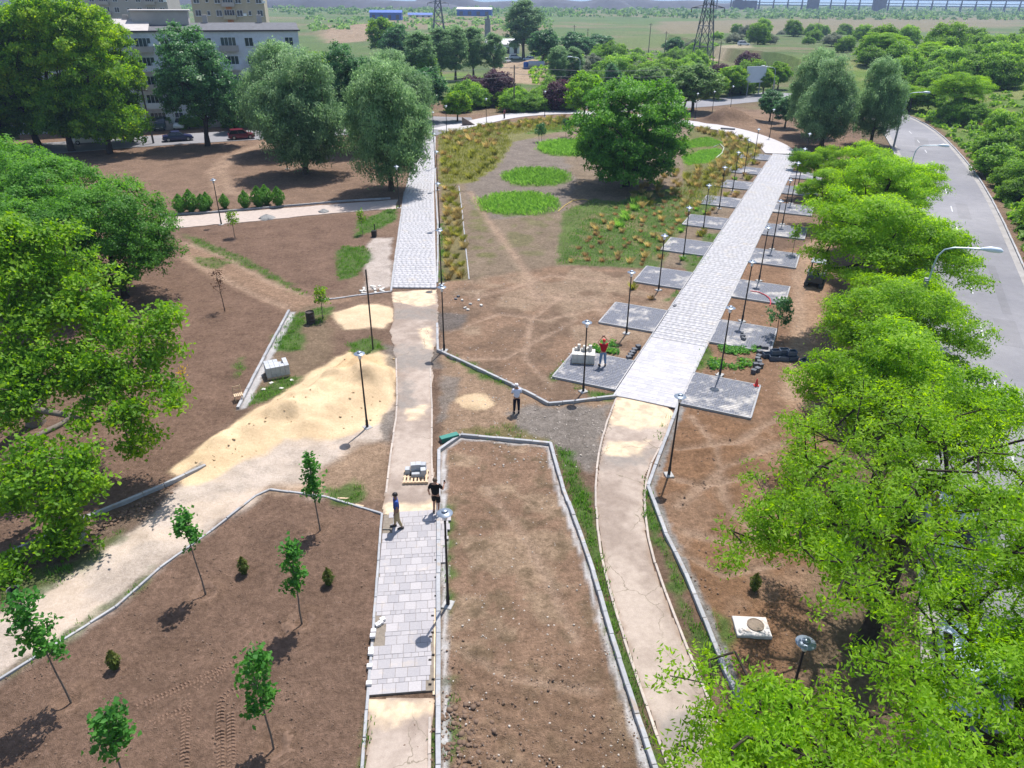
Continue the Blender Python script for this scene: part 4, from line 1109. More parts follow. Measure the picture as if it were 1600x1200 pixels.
T2P = [(1165, 868), (1195, 795), (1235, 725), (1245, 655), (1300, 612), (1400, 588), (1500, 600), (1600, 640), (1680, 720), (1660, 860), (1560, 870), (1480, 880), (1430, 905), (1370, 915), (1300, 925), (1225, 890)]
kit_t2 = bough_tree('locust_second', 122, b2_, boughs_in(T2P, 135, 4.6, 8.8, 6, ((1400, 865, 60, 40), (1262, 990, 90, 75), (1235, 885, 75, 45), (1330, 760, 30, 22), (1500, 700, 34, 24), (1380, 690, 26, 18), (1450, 800, 24, 18), (1560, 830, 30, 26))), 4, [(0, 0, -.1), (.2, .1, 1.2), (.35, .3, 2.4), (.5, .5, 3.4)], .30, LEAF_LOCUST, BARK_DK, 26, .17, (.155, .052), lobes=lob((1, 1, 6.5, 2.6, 2.6, 1.5)))
plant_tree('locust_tree', kit_t2, b2_, 'large spreading locust tree behind the manhole slab with forked dark limbs showing', 'tree', 'roadside row of locust trees')
LP_ = dict(n_lump=66, lump_r=1.05, n_cl=2300, per=24, cl_r=.20, leaf=(.21, .075), low=-.55, shell=.35, flat=.45, up=.6, n_at=200)
kit_lo = [
    make_tree('locust_a', 101, lob((0, 0, 6.0, 4.5, 4.2, 3.0, 3), (-1.8, .8, 7.6, 2.4, 2.4, 2.0, 1.2), (2.4, -1.4, 5.4, 2.8, 2.4, 1.8, 1.2)), [(0, 0, -.1), (.12, .05, 1.2), (.05, .2, 2.4), (.3, .25, 3.2)], .24, LEAF_LOCUST, BARK_DK, **LP_),
    make_tree('locust_b', 102, lob((.3, .2, 5.8, 4.2, 4.6, 2.8, 3), (1.8, -1.0, 7.2, 2.2, 2.4, 2.0, 1.2), (-2.4, 1.2, 6.4, 2.6, 2.2, 2, 1.2)), [(0, 0, -.1), (-.15, .1, 1.1), (-.1, .3, 2.0), (.1, .35, 2.8)], .26, LEAF_LOCUST, BARK_DK, **LP_),
    make_tree('locust_c', 115, lob((-.5, .2, 5.2, 4.6, 3.8, 2.6, 3), (-2.2, -1.6, 4.6, 2.6, 2.2, 1.6, 1.2), (1.0, 1.2, 7.4, 2.4, 2.2, 2.2, 1.2), (2.8, 0, 5.6, 2.0, 2.0, 1.6, .8)), [(0, 0, -.1), (.1, .1, 1.1), (.2, .1, 2.0), (-.1, .2, 3.0)], .24, LEAF_LOCUST, BARK_DK, **LP_)]
row0, rowd = np.array([12.3, 18.4]), np.array([4.1, 9.0])
locust_lbl = {1: 'locust tree third from the bottom in the roadside row, left of the lane dashes',
              2: 'locust tree fourth from the bottom in the roadside row, beside the small digger', 3: 'locust tree directly below the nearest grey street light in the roadside row', 4: 'locust tree just behind the nearest street light in the roadside row', 5: 'locust tree second from the far end of the roadside row', 6: 'farthest bright locust tree of the roadside row'}
adj = {1: (.7, .2, .86, .92), 2: (.5, 0, .86, .82), 3: (-.6, .2, 1.05, 1.0), 4: (.5, 0, .92, .78), 5: (-.3, 0, .95, .95), 6: (-1.2, 0, .85, .82)}
for k in range(1, 7):
    q = row0 + rowd * k; dx, dy, sc, sz = adj[k]
    plant_tree('locust_tree', kit_lo[(k * 2) % 3], (q[0] + dx, q[1] + dy, 0), locust_lbl[k], 'tree', 'roadside row of locust trees', rz=k * 1.9 + .6, sc=(sc, sc, sz))
plant_tree('locust_tree', kit_lo[2], (31.2, 71.5, 0), 'smaller locust tree leaning towards the promenade left of the roadside row', 'tree', rz=2.2, sc=(.66, .66, .62))
plant_tree('locust_tree', kit_lo[1], (34.5, 84.0, 0), 'small locust tree near the far end of the promenade pads', 'tree', rz=.4, sc=(.6, .6, .62))

# --- big oak at the left edge with reaching boughs
ob = np.array([-25.5, 33.0, 0])
boughs = [at_px(*p) - ob for p in [(250, 512, 30), (270, 492, 30.2), (235, 505, 30), (262, 545, 29.5), (240, 560, 29.3), (225, 530, 30), (255, 612, 28), (270, 617, 27.8), (235, 600, 28.2), (215, 640, 27.5), (225, 680, 27), (205, 700, 27), (190, 640, 27.4), (205, 590, 28.6),
          (140, 745, 24), (120, 780, 23.5), (100, 740, 24), (110, 820, 23), (90, 845, 22.8), (60, 760, 23.6), (80, 720, 24.5), (30, 740, 24), (95, 800, 23.2), (40, 700, 25), (20, 780, 23.5), (130, 715, 24.6), (105, 850, 22.6), (30, 900, 21.5), (20, 880, 22), (10, 720, 24.5),
          (170, 560, 29), (150, 620, 28), (130, 660, 27), (200, 660, 27.2), (150, 480, 31), (100, 560, 29.5), (60, 620, 28), (20, 560, 29), (90, 480, 31), (170, 520, 30), (40, 500, 30.5), (60, 430, 32), (110, 410, 33), (20, 430, 32), (130, 440, 32), (160, 430, 33), (30, 640, 27.5), (70, 560, 29), (180, 610, 28.4), (10, 620, 27.6)]]
for j in range(64):
    px_, py_ = np.random.default_rng(900 + j).uniform(-60, 205), np.random.default_rng(1900 + j).uniform(345, 640)
    if px_ < min(205, 110 + (py_ - 345) * .55): boughs.append(at_px(px_, py_, 33.5 - (py_ - 340) / 300 * 5.5) - ob)
ext = []
rb = np.random.default_rng(55)
for ib_, b_ in enumerate(boughs):
    for j in range(4 if ib_ < 14 else 5): ext.append(b_ + rb.normal(size=3) * np.array([.22, .22, .18] if ib_ < 14 else [.32, .32, .22]))
kit_oak = make_tree('oak_edge', 103, lob((-3.5, 0, 6.6, 3.6, 3.6, 3.0, 1)), [(0, 0, -.1), (.1, 0, 1.3), (.1, -.1, 2.6), (.3, -.3, 4.0), (.6, -.6, 5.2)], .34, LEAF_OAK, BARK_GR, 55, 1.0, 620, 22, .24, (.21, .125), -.3, .4, .7, .5, extra=ext, n_at=150)
plant_tree('oak_tree', kit_oak, tuple(ob), 'big pale green oak with long reaching boughs at the left edge of the picture')
# --- two dense rounded trees behind it, and the clump they stand in
kit_rd = [make_tree('round_a', 104, lob((0, 0, 5.0, 4.4, 4.3, 3.4, 3), (-1.5, -.6, 5.6, 3.2, 3.2, 2.8, 1), (0, -.3, 3.4, 4.2, 4.0, 2.0, 1.4)), [(0, 0, -.1), (0, .1, 1.0), (.1, .1, 1.9)], .22, LEAF_ROUND, BARK_DK, 140, .9, 2000, 30, .20, (.20, .095), -.9, .68, .8, .45),
          make_tree('round_b', 105, lob((0, 0, 6.2, 6.4, 6.0, 5.0, 4), (2.4, 1.0, 7.0, 3.6, 3.6, 3.2, 1), (0, -.5, 3.2, 6.0, 5.4, 2.4, 2.0)), [(0, 0, -.1), (.1, 0, 1.2), (0, .1, 2.6), (.2, .2, 3.4)], .36, LEAF_ROUND, BARK_DK, 120, 1.5, 2500, 26, .24, (.29, .18), -.95, .72, .75, .45)]
x, y = G(203, 465); plant_tree('broadleaf_tree', kit_rd[0], (x - .3, y, 0), 'dense rounded tree with short dark trunk beside the brown soil at the left', rz=.5)
plant_tree('broadleaf_tree', kit_rd[0], (*G(88, 425), 0), 'dense rounded tree second from the left edge behind the big oak', rz=2.5, sc=1.08)
plant_tree('broadleaf_tree', kit_rd[0], (*G(10, 408), 0), 'broad dense tree cut by the left edge above the big oak', rz=4.1, sc=(1.25, 1.2, 1.15))
plant_tree('broadleaf_tree', kit_rd[0], (*G(40, 500), 0), 'dense tree cut by the left edge right behind the big oak', rz=1.2, sc=(1.05, 1.05, .95))
# --- the big round tree in the oval garden
plant_tree('broadleaf_tree', kit_rd[1], (13.6, 88.6, 0), 'large round dark green tree standing in the middle of the oval garden', rz=1.0, sc=(1.0, 1.0, 1.06))
# --- trees along the street at the upper left
kit_mp = [make_tree('maple_a', 106, lob((0, 0, 11.0, 5.6, 5.4, 6.8, 3), (1.6, -1.2, 4.8, 4.6, 4.2, 3.6, 1.8), (-2.2, -1, 5.2, 4.2, 4.0, 3.4, 1.4), (-1.2, 0, 15, 3.4, 3.4, 3.2, 1)), [(0, 0, -.1), (.2, 0, 2), (.1, .2, 4.2), (.6, .2, 7)], .36, LEAF_MAPLE, BARK_DK, 140, 1.35, 2100, 24, .30, (.36, .22), -.95, .6, .75, .35),
          make_tree('darkoak', 107, lob((0, 0, 9.0, 5.0, 4.8, 5.8, 3), (-1, 0, 13, 3.0, 3.0, 2.8, 1.2), (3.2, 0, 6.0, 3.4, 3.2, 3.2, 1.2), (-2.4, 0, 7.4, 3.2, 3.0, 2.8, 1.2)), [(0, 0, -.1), (.05, 0, 1.6), (.3, .1, 3.4), (.2, .1, 5.6)], .34, LEAF_DARK, BARK_DK, 120, 1.25, 1700, 24, .28, (.34, .21), -.95, .5, .8, .35)]
for px, py, rz, sc, lb in ((172, 240, .3, (.92, .92, 1.05), 'tall bright maple by the street with low hanging boughs, left of the dark oak'), (112, 236, 1.9, (1.0, 1.0, 1.06), 'tall maple with thick leaning trunk, second from the left edge by the street'),
                           (62, 232, 3.3, (1.1, 1.1, 1.0), 'tall dark maple beside the street at the upper left'), (8, 236, 4.9, (1.15, 1.1, 1.0), 'tall maple cut by the upper left edge of the picture'), (206, 222, 5.2, (.66, .66, .92), 'yellow green maple with slanting trunk leaning over the parked van')):
    plant_tree('maple_tree', kit_mp[0], GZ(px, py), lb, 'tree', 'trees along the street', rz, sc)
plant_tree('oak_tree', kit_mp[1], GZ(325, 228), 'dark blue green oak in front of the apartment block', rz=.2, sc=(1.0, 1.0, 1.03))
plant_tree('small_tree', kit_mp[1], GZ(368, 207), 'low bushy tree beside the dark red parked car', rz=2.2, sc=(.42, .42, .38))
plant_tree('broadleaf_tree', kit_mp[1], GZ(552, 236), 'dark green tree with thin trunk between the two silvery willows', rz=1.2, sc=(.75, .75, .90))
plant_tree('broadleaf_tree', kit_mp[0], GZ(505, 196), 'bright green tree behind the gable end of the apartment block', rz=2.0, sc=(.72, .72, .62))
# --- silvery willows
kit_wi = [make_tree('willow_a', 108, lob((0, 0, 6.2, 4.5, 4.2, 5.0, 3), (.7, 0, 10.4, 2.7, 2.6, 3.8, 1.3), (-1.9, .5, 8.4, 2.5, 2.4, 3.4, 1), (1.9, -.6, 5.2, 3.2, 3.0, 3.4, 1)), [(0, 0, -.1), (.05, 0, 1.0), (.2, .1, 2.2), (.1, .1, 4.5)], .32, LEAF_WILLOW, BARK, 105, 1.25, 2300, 30, .27, (.34, .11), -.95, .6, 1.25, .2, .7, axis_down=True),
          make_tree('willow_b', 109, lob((0, 0, 6.0, 4.3, 4.2, 4.8, 3), (-.9, .3, 10.0, 2.6, 2.5, 3.4, 1.3), (1.7, 0, 7.4, 2.6, 2.6, 3.2, 1), (-1.6, -.8, 4.4, 3.0, 3.0, 3.0, 1)), [(0, 0, -.1), (-.05, 0, 1.2), (-.2, .1, 2.6), (.1, .1, 4.5)], .30, LEAF_WILLOW, BARK, 100, 1.25, 2200, 30, .27, (.34, .11), -.95, .6, 1.25, .2, .7, axis_down=True)]
WIL = [((478, 272), 0, .3, (1.16, 1.16, 1.0), 'nearest silvery willow with drooping leaves over the rutted brown soil'), ((612, 298), 1, 1.3, (1.02, 1.02, 1.02), 'silvery willow overhanging the left paved walk'), ((445, 238), 1, 2.4, (1.1, 1.1, 1.05), 'silvery willow in front of the apartment block corner'),
       ((625, 232), 0, 3.2, (1.05, 1.05, .92), 'silvery willow behind the one that overhangs the paved walk'), ((1283, 230), 0, 4.1, (.92, .92, .88), 'middle silvery willow of three at the far end of the promenade'), ((1360, 226), 1, 5.0, (.80, .80, .90), 'right hand silvery willow of three beside the road bend'), ((1262, 212), 1, .9, (.88, .88, .95), 'left hand silvery willow of three behind the promenade end')]
for (px, py), k, rz, sc, lb in WIL: plant_tree('willow_tree', kit_wi[k], GZ(px, py), lb, 'tree', 'silvery willows', rz, sc)
# --- middle distance: poplars, purple plums, mixed trees
kit_pop = [make_tree('poplar_a', 110, lob((0, 0, 8.6, 2.9, 2.9, 6.6, 3), (.5, 0, 12, 1.9, 1.9, 3.4, 1)), [(0, 0, -.1), (.05, 0, 2), (.1, .1, 4), (0, .1, 7)], .26, LEAF_WILLOW, BARK, 70, .95, 800, 18, .30, (.46, .20), -.9, .5, 1.2, .2, .5),
           make_tree('poplar_b', 111, lob((0, 0, 6.0, 3.2, 3.2, 4.2, 3), (1.0, 0, 7.6, 2, 2, 2.4, 1)), [(0, 0, -.1), (.05, 0, 1.4), (.1, .1, 2.6)], .22, LEAF_FAR, BARK, 60, .95, 750, 18, .30, (.46, .24), -.85, .55, .9, .3, .2)]
kit_sh = [make_tree('shrub_a', 112, lob((0, 0, 1.0, 1.9, 1.8, 1.4, 1)), [(0, 0, -.1), (.02, 0, .3)], .07, LEAF_SHRUB, BARK_DK, 36, .6, 420, 24, .20, (.25, .13), -.5, .5, .9, .4, n_at=40, sides=4),
          make_tree('shrub_b', 113, lob((0, 0, 1.2, 2.2, 2.0, 1.8, 2), (1.2, .4, .9, 1.4, 1.4, 1.2, 1)), [(0, 0, -.1), (.02, 0, .4)], .08, LEAF_SHRUB, BARK_DK, 42, .65, 480, 24, .20, (.27, .12), -.5, .5, .9, .4, n_at=40, sides=4),
          make_tree('shrub_c', 114, lob((0, 0, 1.8, 2.3, 2.3, 2.2, 1), (-.8, .4, 2.9, 1.5, 1.5, 1.4, .6)), [(0, 0, -.1), (.05, 0, .7), (.1, 0, 1.2)], .11, LEAF_SHRUB, BARK_DK, 55, .7, 560, 24, .22, (.29, .14), -.8, .55, .9, .4, n_at=50, sides=4)]
def recol(kit, mat):
    c = kit[1].copy(); c.materials.clear(); c.materials.append(mat); return (kit[0], c)
kit_pur = recol(kit_sh[2], LEAF_PURPLE); kit_lime = recol(kit_pop[1], LEAF_LIME); kit_dkpop = recol(kit_pop[1], LEAF_DARK); kit_silver = recol(kit_sh[1], LEAF_SILVER); kit_grn = recol(kit_pop[1], LEAF_MAPLE)
plant_tree('lime_tree', kit_lime, GZ(912, 190), 'yellow green young tree left of the big round tree', rz=.3, sc=(.9, .9, .80))
MIDT = [  # px base, kit, scale, label
    ((660, 150), kit_pop[0], (1.2, 1.2, .85), 'tall grey green poplar nearest the silvery willows'), ((690, 128), kit_pop[0], (1.1, 1.1, .82), 'grey green poplar second from the left in the far row'), ((712, 126), kit_pop[0], (1.05, 1.05, .84), 'grey green poplar right of the left pylon'), ((740, 122), kit_pop[0], (1.1, 1.1, .82), 'grey green poplar above the purple plum trees'), ((772, 122), kit_pop[0], (1.0, 1.0, .72), 'grey green poplar at the right end of the far row'),
    ((620, 110), kit_dkpop, (1.2, 1.2, 1.15), 'dark green tree showing above the silvery willows'), ((600, 95), kit_grn, (1.5, 1.5, 1.25), 'green tree far behind the willows at the left of the far row'), ((818, 92), kit_pop[0], (2.0, 2.0, 1.22), 'lone tall pale poplar beyond the parked cars'), ((848, 108), kit_dkpop, (1.3, 1.3, .95), 'round dark tree right of the lone tall poplar'),
    ((870, 132), kit_pop[0], (.8, .8, .58), 'slim grey green poplar above the yellow green tree'), ((895, 130), kit_pop[0], (.8, .8, .55), 'slim poplar beside the weedy mound'), ((900, 95), kit_dkpop, (1.5, 1.5, .85), 'dark tree at the left of the hedge across the field'), ((935, 92), kit_dkpop, (1.6, 1.6, .75), 'dark tree in the middle of the hedge across the field'), ((955, 145), kit_dkpop, (.55, .55, .62), 'dark narrow poplar behind the big round tree'),
    ((1082, 175), kit_pop[1], (1.35, 1.35, .85), 'pale green twin stemmed tree beside the far road'), ((1068, 176), kit_pop[1], (1.1, 1.1, .80), 'pale green tree right behind the big round tree'), ((1010, 150), kit_pop[1], (1.0, 1.0, .6), 'bushy tree behind the top of the big round tree'),
    ((1140, 150), kit_grn, (.95, .95, .62), 'leafy green tree left of the white billboard'), ((1192, 148), kit_grn, (.7, .7, .55), 'leafy green tree right of the white billboard'), ((1115, 155), kit_grn, (.8, .8, .5), 'small green tree behind the far road'), ((1215, 140), kit_grn, (.75, .75, .6), 'green tree at the bend of the far road'),
    ((1050, 92), kit_dkpop, (1.0, 1.0, .7), 'dark ragged tree on the weedy mound'), ((715, 190), kit_grn, (.62, .62, .5), 'small round tree behind the forecourt'), ((660, 190), kit_dkpop, (1.2, 1.2, .85), 'dark bushy tree at the back of the forecourt'), ((1370, 130), kit_lo[0], (1.35, 1.35, .72), 'broad bright tree behind the silvery willows beyond the road'), ((1490, 190), kit_lo[1], (1.1, 1.1, .85), 'bright green tree on the bank beside the road bend'),
    ((1440, 140), kit_lo[0], (1.0, 1.0, .6), 'bright spreading tree behind the road bend'), ((1420, 175), kit_lo[1], (.6, .6, .55), 'small bright tree right of the far street light')]
for (px, py), kit, sc, lb in MIDT: plant_tree('broadleaf_tree', kit, GZ(px, py), lb, 'tree', None, random.uniform(0, 6), sc)
for (px, py), sc, lb in (((738, 158), 1.15, 'purple leaved plum left of its larger twin'), ((778, 164), 1.5, 'largest purple leaved plum tree behind the yellow fence'), ((873, 172), 1.25, 'dark purple plum at the right end of the yellow fence'), ((1165, 122), 1.5, 'reddish purple tree near the billboard'), ((1120, 128), 1.0, 'small purple shrub between the pylon and billboard'), ((760, 150), .8, 'small purple plum between its two larger neighbours')):
    plant_tree('plum_tree', kit_pur, GZ(px, py), lb, 'tree', 'purple leaved plums', random.uniform(0, 6), (sc, sc, sc * .95))
# --- pine by the far walk
for (px, py), lb in (((1202, 190), 'dark pine beside the far walk, nearest the earth heap'), ((1226, 200), 'dark pine beside the promenade end')):
    plant_tree('pine_tree', recol(kit_pop[1], LEAF_DARK), GZ(px, py), lb, 'tree', None, random.random() * 6, (.62, .62, .52))
# --- young trees
def sapling(name, seed, Ht, crown0, rx, leafm, nl=330, leaf=(.17, .14), wood=BARK_GR, lean=.12):
    r = np.random.default_rng(seed)
    n_tr = 6
    trunk = [(lean * (i / n_tr) ** 1.3 + r.normal() * .012, r.normal() * .015, Ht * .97 * i / n_tr - .05) for i in range(n_tr + 1)]
    at = []
    for i in range(26):
        z = crown0 + (Ht - crown0) * r.random() ** .9
        w = rx * (1 - .55 * abs((z - crown0) / (Ht - crown0) - .35)) * r.uniform(.4, 1)
        a = r.uniform(0, 6.28); at.append(np.array([lean * z / Ht + w * math.cos(a), w * math.sin(a), z]))
    nodes, par, rad = skeleton(r, at, trunk, .032)
    rad = np.maximum(rad, .006)
    for i in range(n_tr + 1): rad[i] = .034 - .018 * i / n_tr
    wm = wood_mesh(name + '_trunk', nodes, par, rad, wood, 6, 1.2)
    at = np.array(at); ci = r.integers(0, len(at), nl)
    P = at[ci] + r.normal(size=(nl, 3)) * np.array([.13, .13, .12])
    Nn = unit(np.array([0, 0, .7]) + r.normal(size=(nl, 3)) * .7)
    V, Q = leaf_quads(P, Nn, leaf[0], leaf[1], r)
    return wm, np_mesh(name + '_crown', V, Q=Q, mat=leafm, fattr={'tint': np.clip(.5 * r.random(nl) + .5 * r.random(len(at))[ci], 0, 1)})
saps = [sapling('sap_%d' % i, 220 + i, (4.0, 3.9, 3.9, 4.3, 4.2, 3.9)[i], (1.6, 2.0, 2.3, 2.0, 1.9, 2.0)[i], (.28, .36, .40, .56, .48, .5)[i], LEAF_SAP, (620, 560, 480, 900, 700, 760)[i], (.16, .13), lean=(.05, .10, .22, .30, .12, .15)[i]) for i in range(6)]
saps_old = [] if True else [sapling('sap_a', 201, 3.95, 1.9, .36, LEAF_SAP, 780), sapling('sap_b', 202, 4.0, 1.8, .46, LEAF_SAP, 900), sapling('sap_c', 203, 3.9, 2.1, .40, LEAF_SAP, 700)]
SLB = ['slender staked sapling nearest the sandy track corner', 'sapling in a soil basin beside the slab path, right of the dwarf conifers', 'sapling in the left bed with a tight round head near the track kerb', 'leafy sapling in the lower left corner next to the track kerb', 'sapling standing among the tyre tracks at the bottom', 'sapling cut off by the bottom edge left of the tyre tracks']
for i, (p, lb) in enumerate(zip(SAPLINGS, SLB)):
    x, y = G(*p)
    plant_tree('sapling', saps[i], (x, y, gz(x, y) - .03), lb, 'sapling', 'saplings planted in the left bed', (2.6, .4, 3.0, 2.9, 2.7, 1)[i], (1.0, 1.0, (.98, .97, .97, 1.05, 1.05, .97)[i]))
RINGM = simple('dug_soil', (.16, .102, .072), .95, .3, 6, bmp=.6, spec=.1)
for i, (sx, sy) in enumerate(SAP_W):
    r = np.random.default_rng(640 + i); nr, nc = 40, 9; V = []
    for a in range(nr):
        th = 2 * math.pi * a / nr; hh = (.05 + .07 * vnoise(np.array([a * .25]), np.array([i * 3.3]), 5)[0]) * (1 if not 26 < a < 31 else .35); R0 = .46 + .08 * vnoise(np.array([a * .2]), np.array([i * 7.1]), 6)[0]
        for b in range(nc):
            f = b / (nc - 1); rr_ = R0 + (f - .5) * .46
            x, y = sx + rr_ * math.cos(th), sy + rr_ * math.sin(th)
            V.append((x, y, gz(x, y) - .035 + hh * math.sin(math.pi * f) ** 1.2 * r.uniform(.8, 1.25) + .028 * f))
    Q = [(a * nc + b, ((a + 1) % nr) * nc + b, ((a + 1) % nr) * nc + b + 1, a * nc + b + 1) for a in range(nr) for b in range(nc - 1)]
    struct(link('planting_ring', np_mesh('planting_ring', V, Q=Q, mat=RINGM, smooth=True)))
ys = sapling('sap_y', 210, 1.5, .9, .22, LEAF_YELLOW, 60, (.12, .09)); br = sapling('sap_d', 211, 2.9, 1.5, .55, LEAF_BROWN, 240, (.14, .06), BARK_DK)
yg = sapling('sap_g', 212, 2.3, 1.2, .55, LEAF_MAPLE, 420, (.16, .11)); dk = sapling('sap_k', 213, 2.9, 1.2, .85, LEAF_DARK, 900, (.18, .12), BARK_DK)
plant_tree('sapling', ys, GZ(293, 612), 'tiny sapling with bright yellow leaves in brown soil', 'sapling', rz=2)
plant_tree('sapling', br, GZ(351, 485), 'withered brown sapling standing in bare soil', 'sapling', rz=2.8)
plant_tree('sapling', yg, GZ(504, 498), 'leafy young tree beside the dark barrel', 'sapling', rz=1)
plant_tree('sapling', yg, GZ(367, 371), 'young tree below the side path lamp', 'sapling', rz=2, sc=1.05)
plant_tree('sapling', yg, GZ(567, 366), 'slim young tree on a grassy patch left of the paved walk', 'sapling', rz=3, sc=(.75, .75, 1))
plant_tree('sapling', dk, GZ(1213, 526), 'round headed dark young tree at the corner of a paving pad', 'sapling', rz=3, sc=(.95, .95, 1.0))
plant_tree('sapling', yg, GZ(1238, 398), 'thin young tree between two right hand paving pads', 'sapling', rz=4, sc=(.9, .9, 1.2))
for (px, py), lb in (((842, 222), 'left one of the small trees in the oval garden'), ((846, 221), 'young tree with dark round head in the oval garden'), ((884, 214), 'young tree near the far edge of the oval garden')):
    plant_tree('sapling', dk, GZ(px, py), lb, 'sapling', 'young trees in the oval garden', random.random() * 6, (.8, .8, .95))
plant_tree('sapling', dk, GZ(1246, 266), 'small dark tree at the edge of the promenade far end', 'sapling', rz=1, sc=(1.6, 1.6, .95))
# dwarf conifers
def conifer(name, seed, Ht, rx, n, leafm=LEAF_THUJA, lf=(.13, .04)):
    r = np.random.default_rng(seed)
    z = Ht * r.random(n) ** 1.1; w = rx * (np.sin(np.clip(z / Ht, .02, 1) * math.pi * .93 + .18)) * r.random(n) ** .4
    a = r.uniform(0, 2 * math.pi, n)
    P = np.stack([w * np.cos(a), w * np.sin(a), z + .06], 1)
    Nn = unit(np.stack([np.cos(a), np.sin(a), .4 + 0 * a], 1) + r.normal(size=(n, 3)) * .4)
    V, Q = leaf_quads(P, Nn, lf[0], lf[1], r, axis=unit(np.array([0, 0, 1.0]) + r.normal(size=(n, 3)) * .5))
    wm = MB().tube([(0, 0, -.05), (.01, 0, Ht * .5), (0, 0, Ht * .9)], [.02, .015, .005], 5).mesh(name + '_trunk', BARK_DK)
    return wm, np_mesh(name + '_crown', V, Q=Q, mat=leafm, fattr={'tint': np.clip(.25 + .6 * r.random(n) * (z / Ht) + .2 * r.random(n), 0, 1)})
cn = conifer('con', 301, .8, .24, 620, LEAF_THUJA, (.16, .05))
for (px, py), lb in (((382, 896), 'dwarf conifer between two saplings in the left bed'), ((514, 914), 'dwarf conifer nearest the slab path'), ((181, 1045), 'reddish dwarf conifer right of the corner sapling'), ((1178, 922), 'dwarf conifer above the manhole slab')):
    x, y = G(px, py); plant_tree('dwarf_conifer', cn, (x, y, gz(x, y) - .02), lb, 'conifer', 'dwarf conifers', random.random() * 6, (1, 1, 1))
cn2 = conifer('con2', 302, 2.2, .85, 1100, LEAF_ROUND, (.26, .14))
for i, (px, py, sc) in enumerate([(283, 334, .9), (300, 332, 1.05), (318, 332, .85), (325, 327, .8), (384, 326, .85), (405, 324, 1.0), (417, 320, .95), (436, 323, .95), (352, 326, .7)]):
    plant_tree('clipped_bush', cn2, GZ(px, py), ['first bush from the left in the row by the side path', 'second bush from the left, tallest of the row by the side path', 'third bush from the left in the row by the side path', 'bush half hidden just left of the side path lamp', 'bush right of the side path lamp', 'bush in the group of three, left one', 'bush in the group of three, middle one', 'bush in the group of three, right one', 'small bush right behind the side path lamp'][i], 'bush', 'bushes in a row by the side path', i * 1.3, sc)
# shrubs on the bank, along the far road and on the mound
rs = np.random.default_rng(77)
def shrub_scatter(n, region, grp, lbl, cat, kits, smin, smax, test=None, name='shrub'):
    c = 0; tries = 0
    while c < n and tries < n * 60:
        tries += 1
        px, py = rs.uniform(region[0], region[2]), rs.uniform(region[1], region[3])
        x, y = G(px, py)
        if test is not None and not test(px, py, x, y): continue
        s_ = rs.uniform(smin, smax)
        plant_tree(name, kits[rs.integers(0, len(kits))], (x, y, gz(x, y) - .05), lbl, cat, grp, rs.uniform(0, 6.28), (s_, s_, s_ * rs.uniform(.8, 1.1)))
        c += 1
def on_bank(lo, hi): return lambda px, py, x, y: lo < float(road_side(np.array([x]), np.array([y]))[0]) < hi
shrub_scatter(48, (1430, 150, 1760, 420), 'shrubs on the roadside bank', 'leafy green shrub on the bank right of the road', 'shrub', kit_sh, .8, 1.5, on_bank(2.2, 9))
shrub_scatter(32, (1440, 150, 1900, 420), 'tall shrubs on the upper bank', 'tall leafy shrub high on the bank right of the road', 'shrub', [kit_sh[1], kit_sh[2]], 1.0, 1.6, on_bank(8.5, 30))
shrub_scatter(70, (1290, 85, 1800, 175), 'bushes beyond the road bend', 'bush in the thicket beyond the road bend', 'bush', kit_sh, 1.1, 1.9, lambda px, py, x, y: px > 1280 + (180 - py) * .2 and y > 150 and (x > 78 or y > 182))
shrub_scatter(30, (1110, 55, 1420, 85), 'far bushes across the field edge', 'far bush along the edge of the dry field', 'bush', [kit_sh[2], kit_sh[1], kit_silver], 1.0, 1.7)
shrub_scatter(34, (850, 84, 1110, 128), 'bushes on the weedy mound', 'bush on the weedy mound beyond the far road', 'bush', [kit_sh[0], kit_sh[1], kit_silver], .9, 1.9)
shrub_scatter(22, (690, 160, 905, 176), 'hedge bushes behind the yellow fence', 'hedge bush behind the yellow fence', 'bush', [kit_sh[0], kit_sh[1]], 1.0, 1.5)
shrub_scatter(24, (930, 130, 1250, 150), 'bushes behind the far road', 'bush behind the far road', 'bush', kit_sh, 1.1, 1.8, lambda px, py, x, y: float(seg_dist(np.array([x]), np.array([y]), STREET2)[0]) > 6.5)
shrub_scatter(12, (560, 140, 690, 180), 'bushes behind the silvery willows', 'dark bush behind the silvery willows', 'bush', [kit_sh[2]], 1.3, 1.9)
shrub_scatter(10, (230, 196, 420, 203), 'low hedge by the apartment block', 'low hedge bush in front of the apartment block', 'bush', [kit_sh[0]], .7, .9)
# far scrub belt: one mass
def scrub(name, n, gen, size, per, mat, label, seed):
    r = np.random.default_rng(seed); P, N_, S = [], [], []
    for i in range(n):
        x, y = gen(r); s_ = size * r.uniform(.6, 1.5)
        d = unit(r.normal(size=(per, 3))); d[:, 2] = np.abs(d[:, 2])
        P.append(np.array([x, y, gz(x, y)]) + d * np.array([s_, s_, s_ * .8])); N_.append(unit(d + r.normal(size=(per, 3)) * .3)); S.append(np.full(per, s_))
    P, N_, S = np.concatenate(P), np.concatenate(N_), np.concatenate(S)
    V, Q = leaf_quads(P, N_, 1.0, .8, r)
    ctr = np.repeat(P, 4, 0); V = ctr + (V - ctr) * np.repeat(S, 4)[:, None] * .85
    o = link(name, np_mesh(name, V, Q=Q, mat=mat, fattr={'tint': r.random(len(Q))}))
    return tag(o, label, 'scrub', None, 'stuff')
scrub('far_scrub', 2600, lambda r: (lambda y: (r.uniform(-.75, .75) * y, y))(r.uniform(800, 1250) if r.random() < .7 else r.uniform(1250, 1700)), 3.4, 11, LEAF_FAR, 'belt of grey green scrub across the far plain', 61)
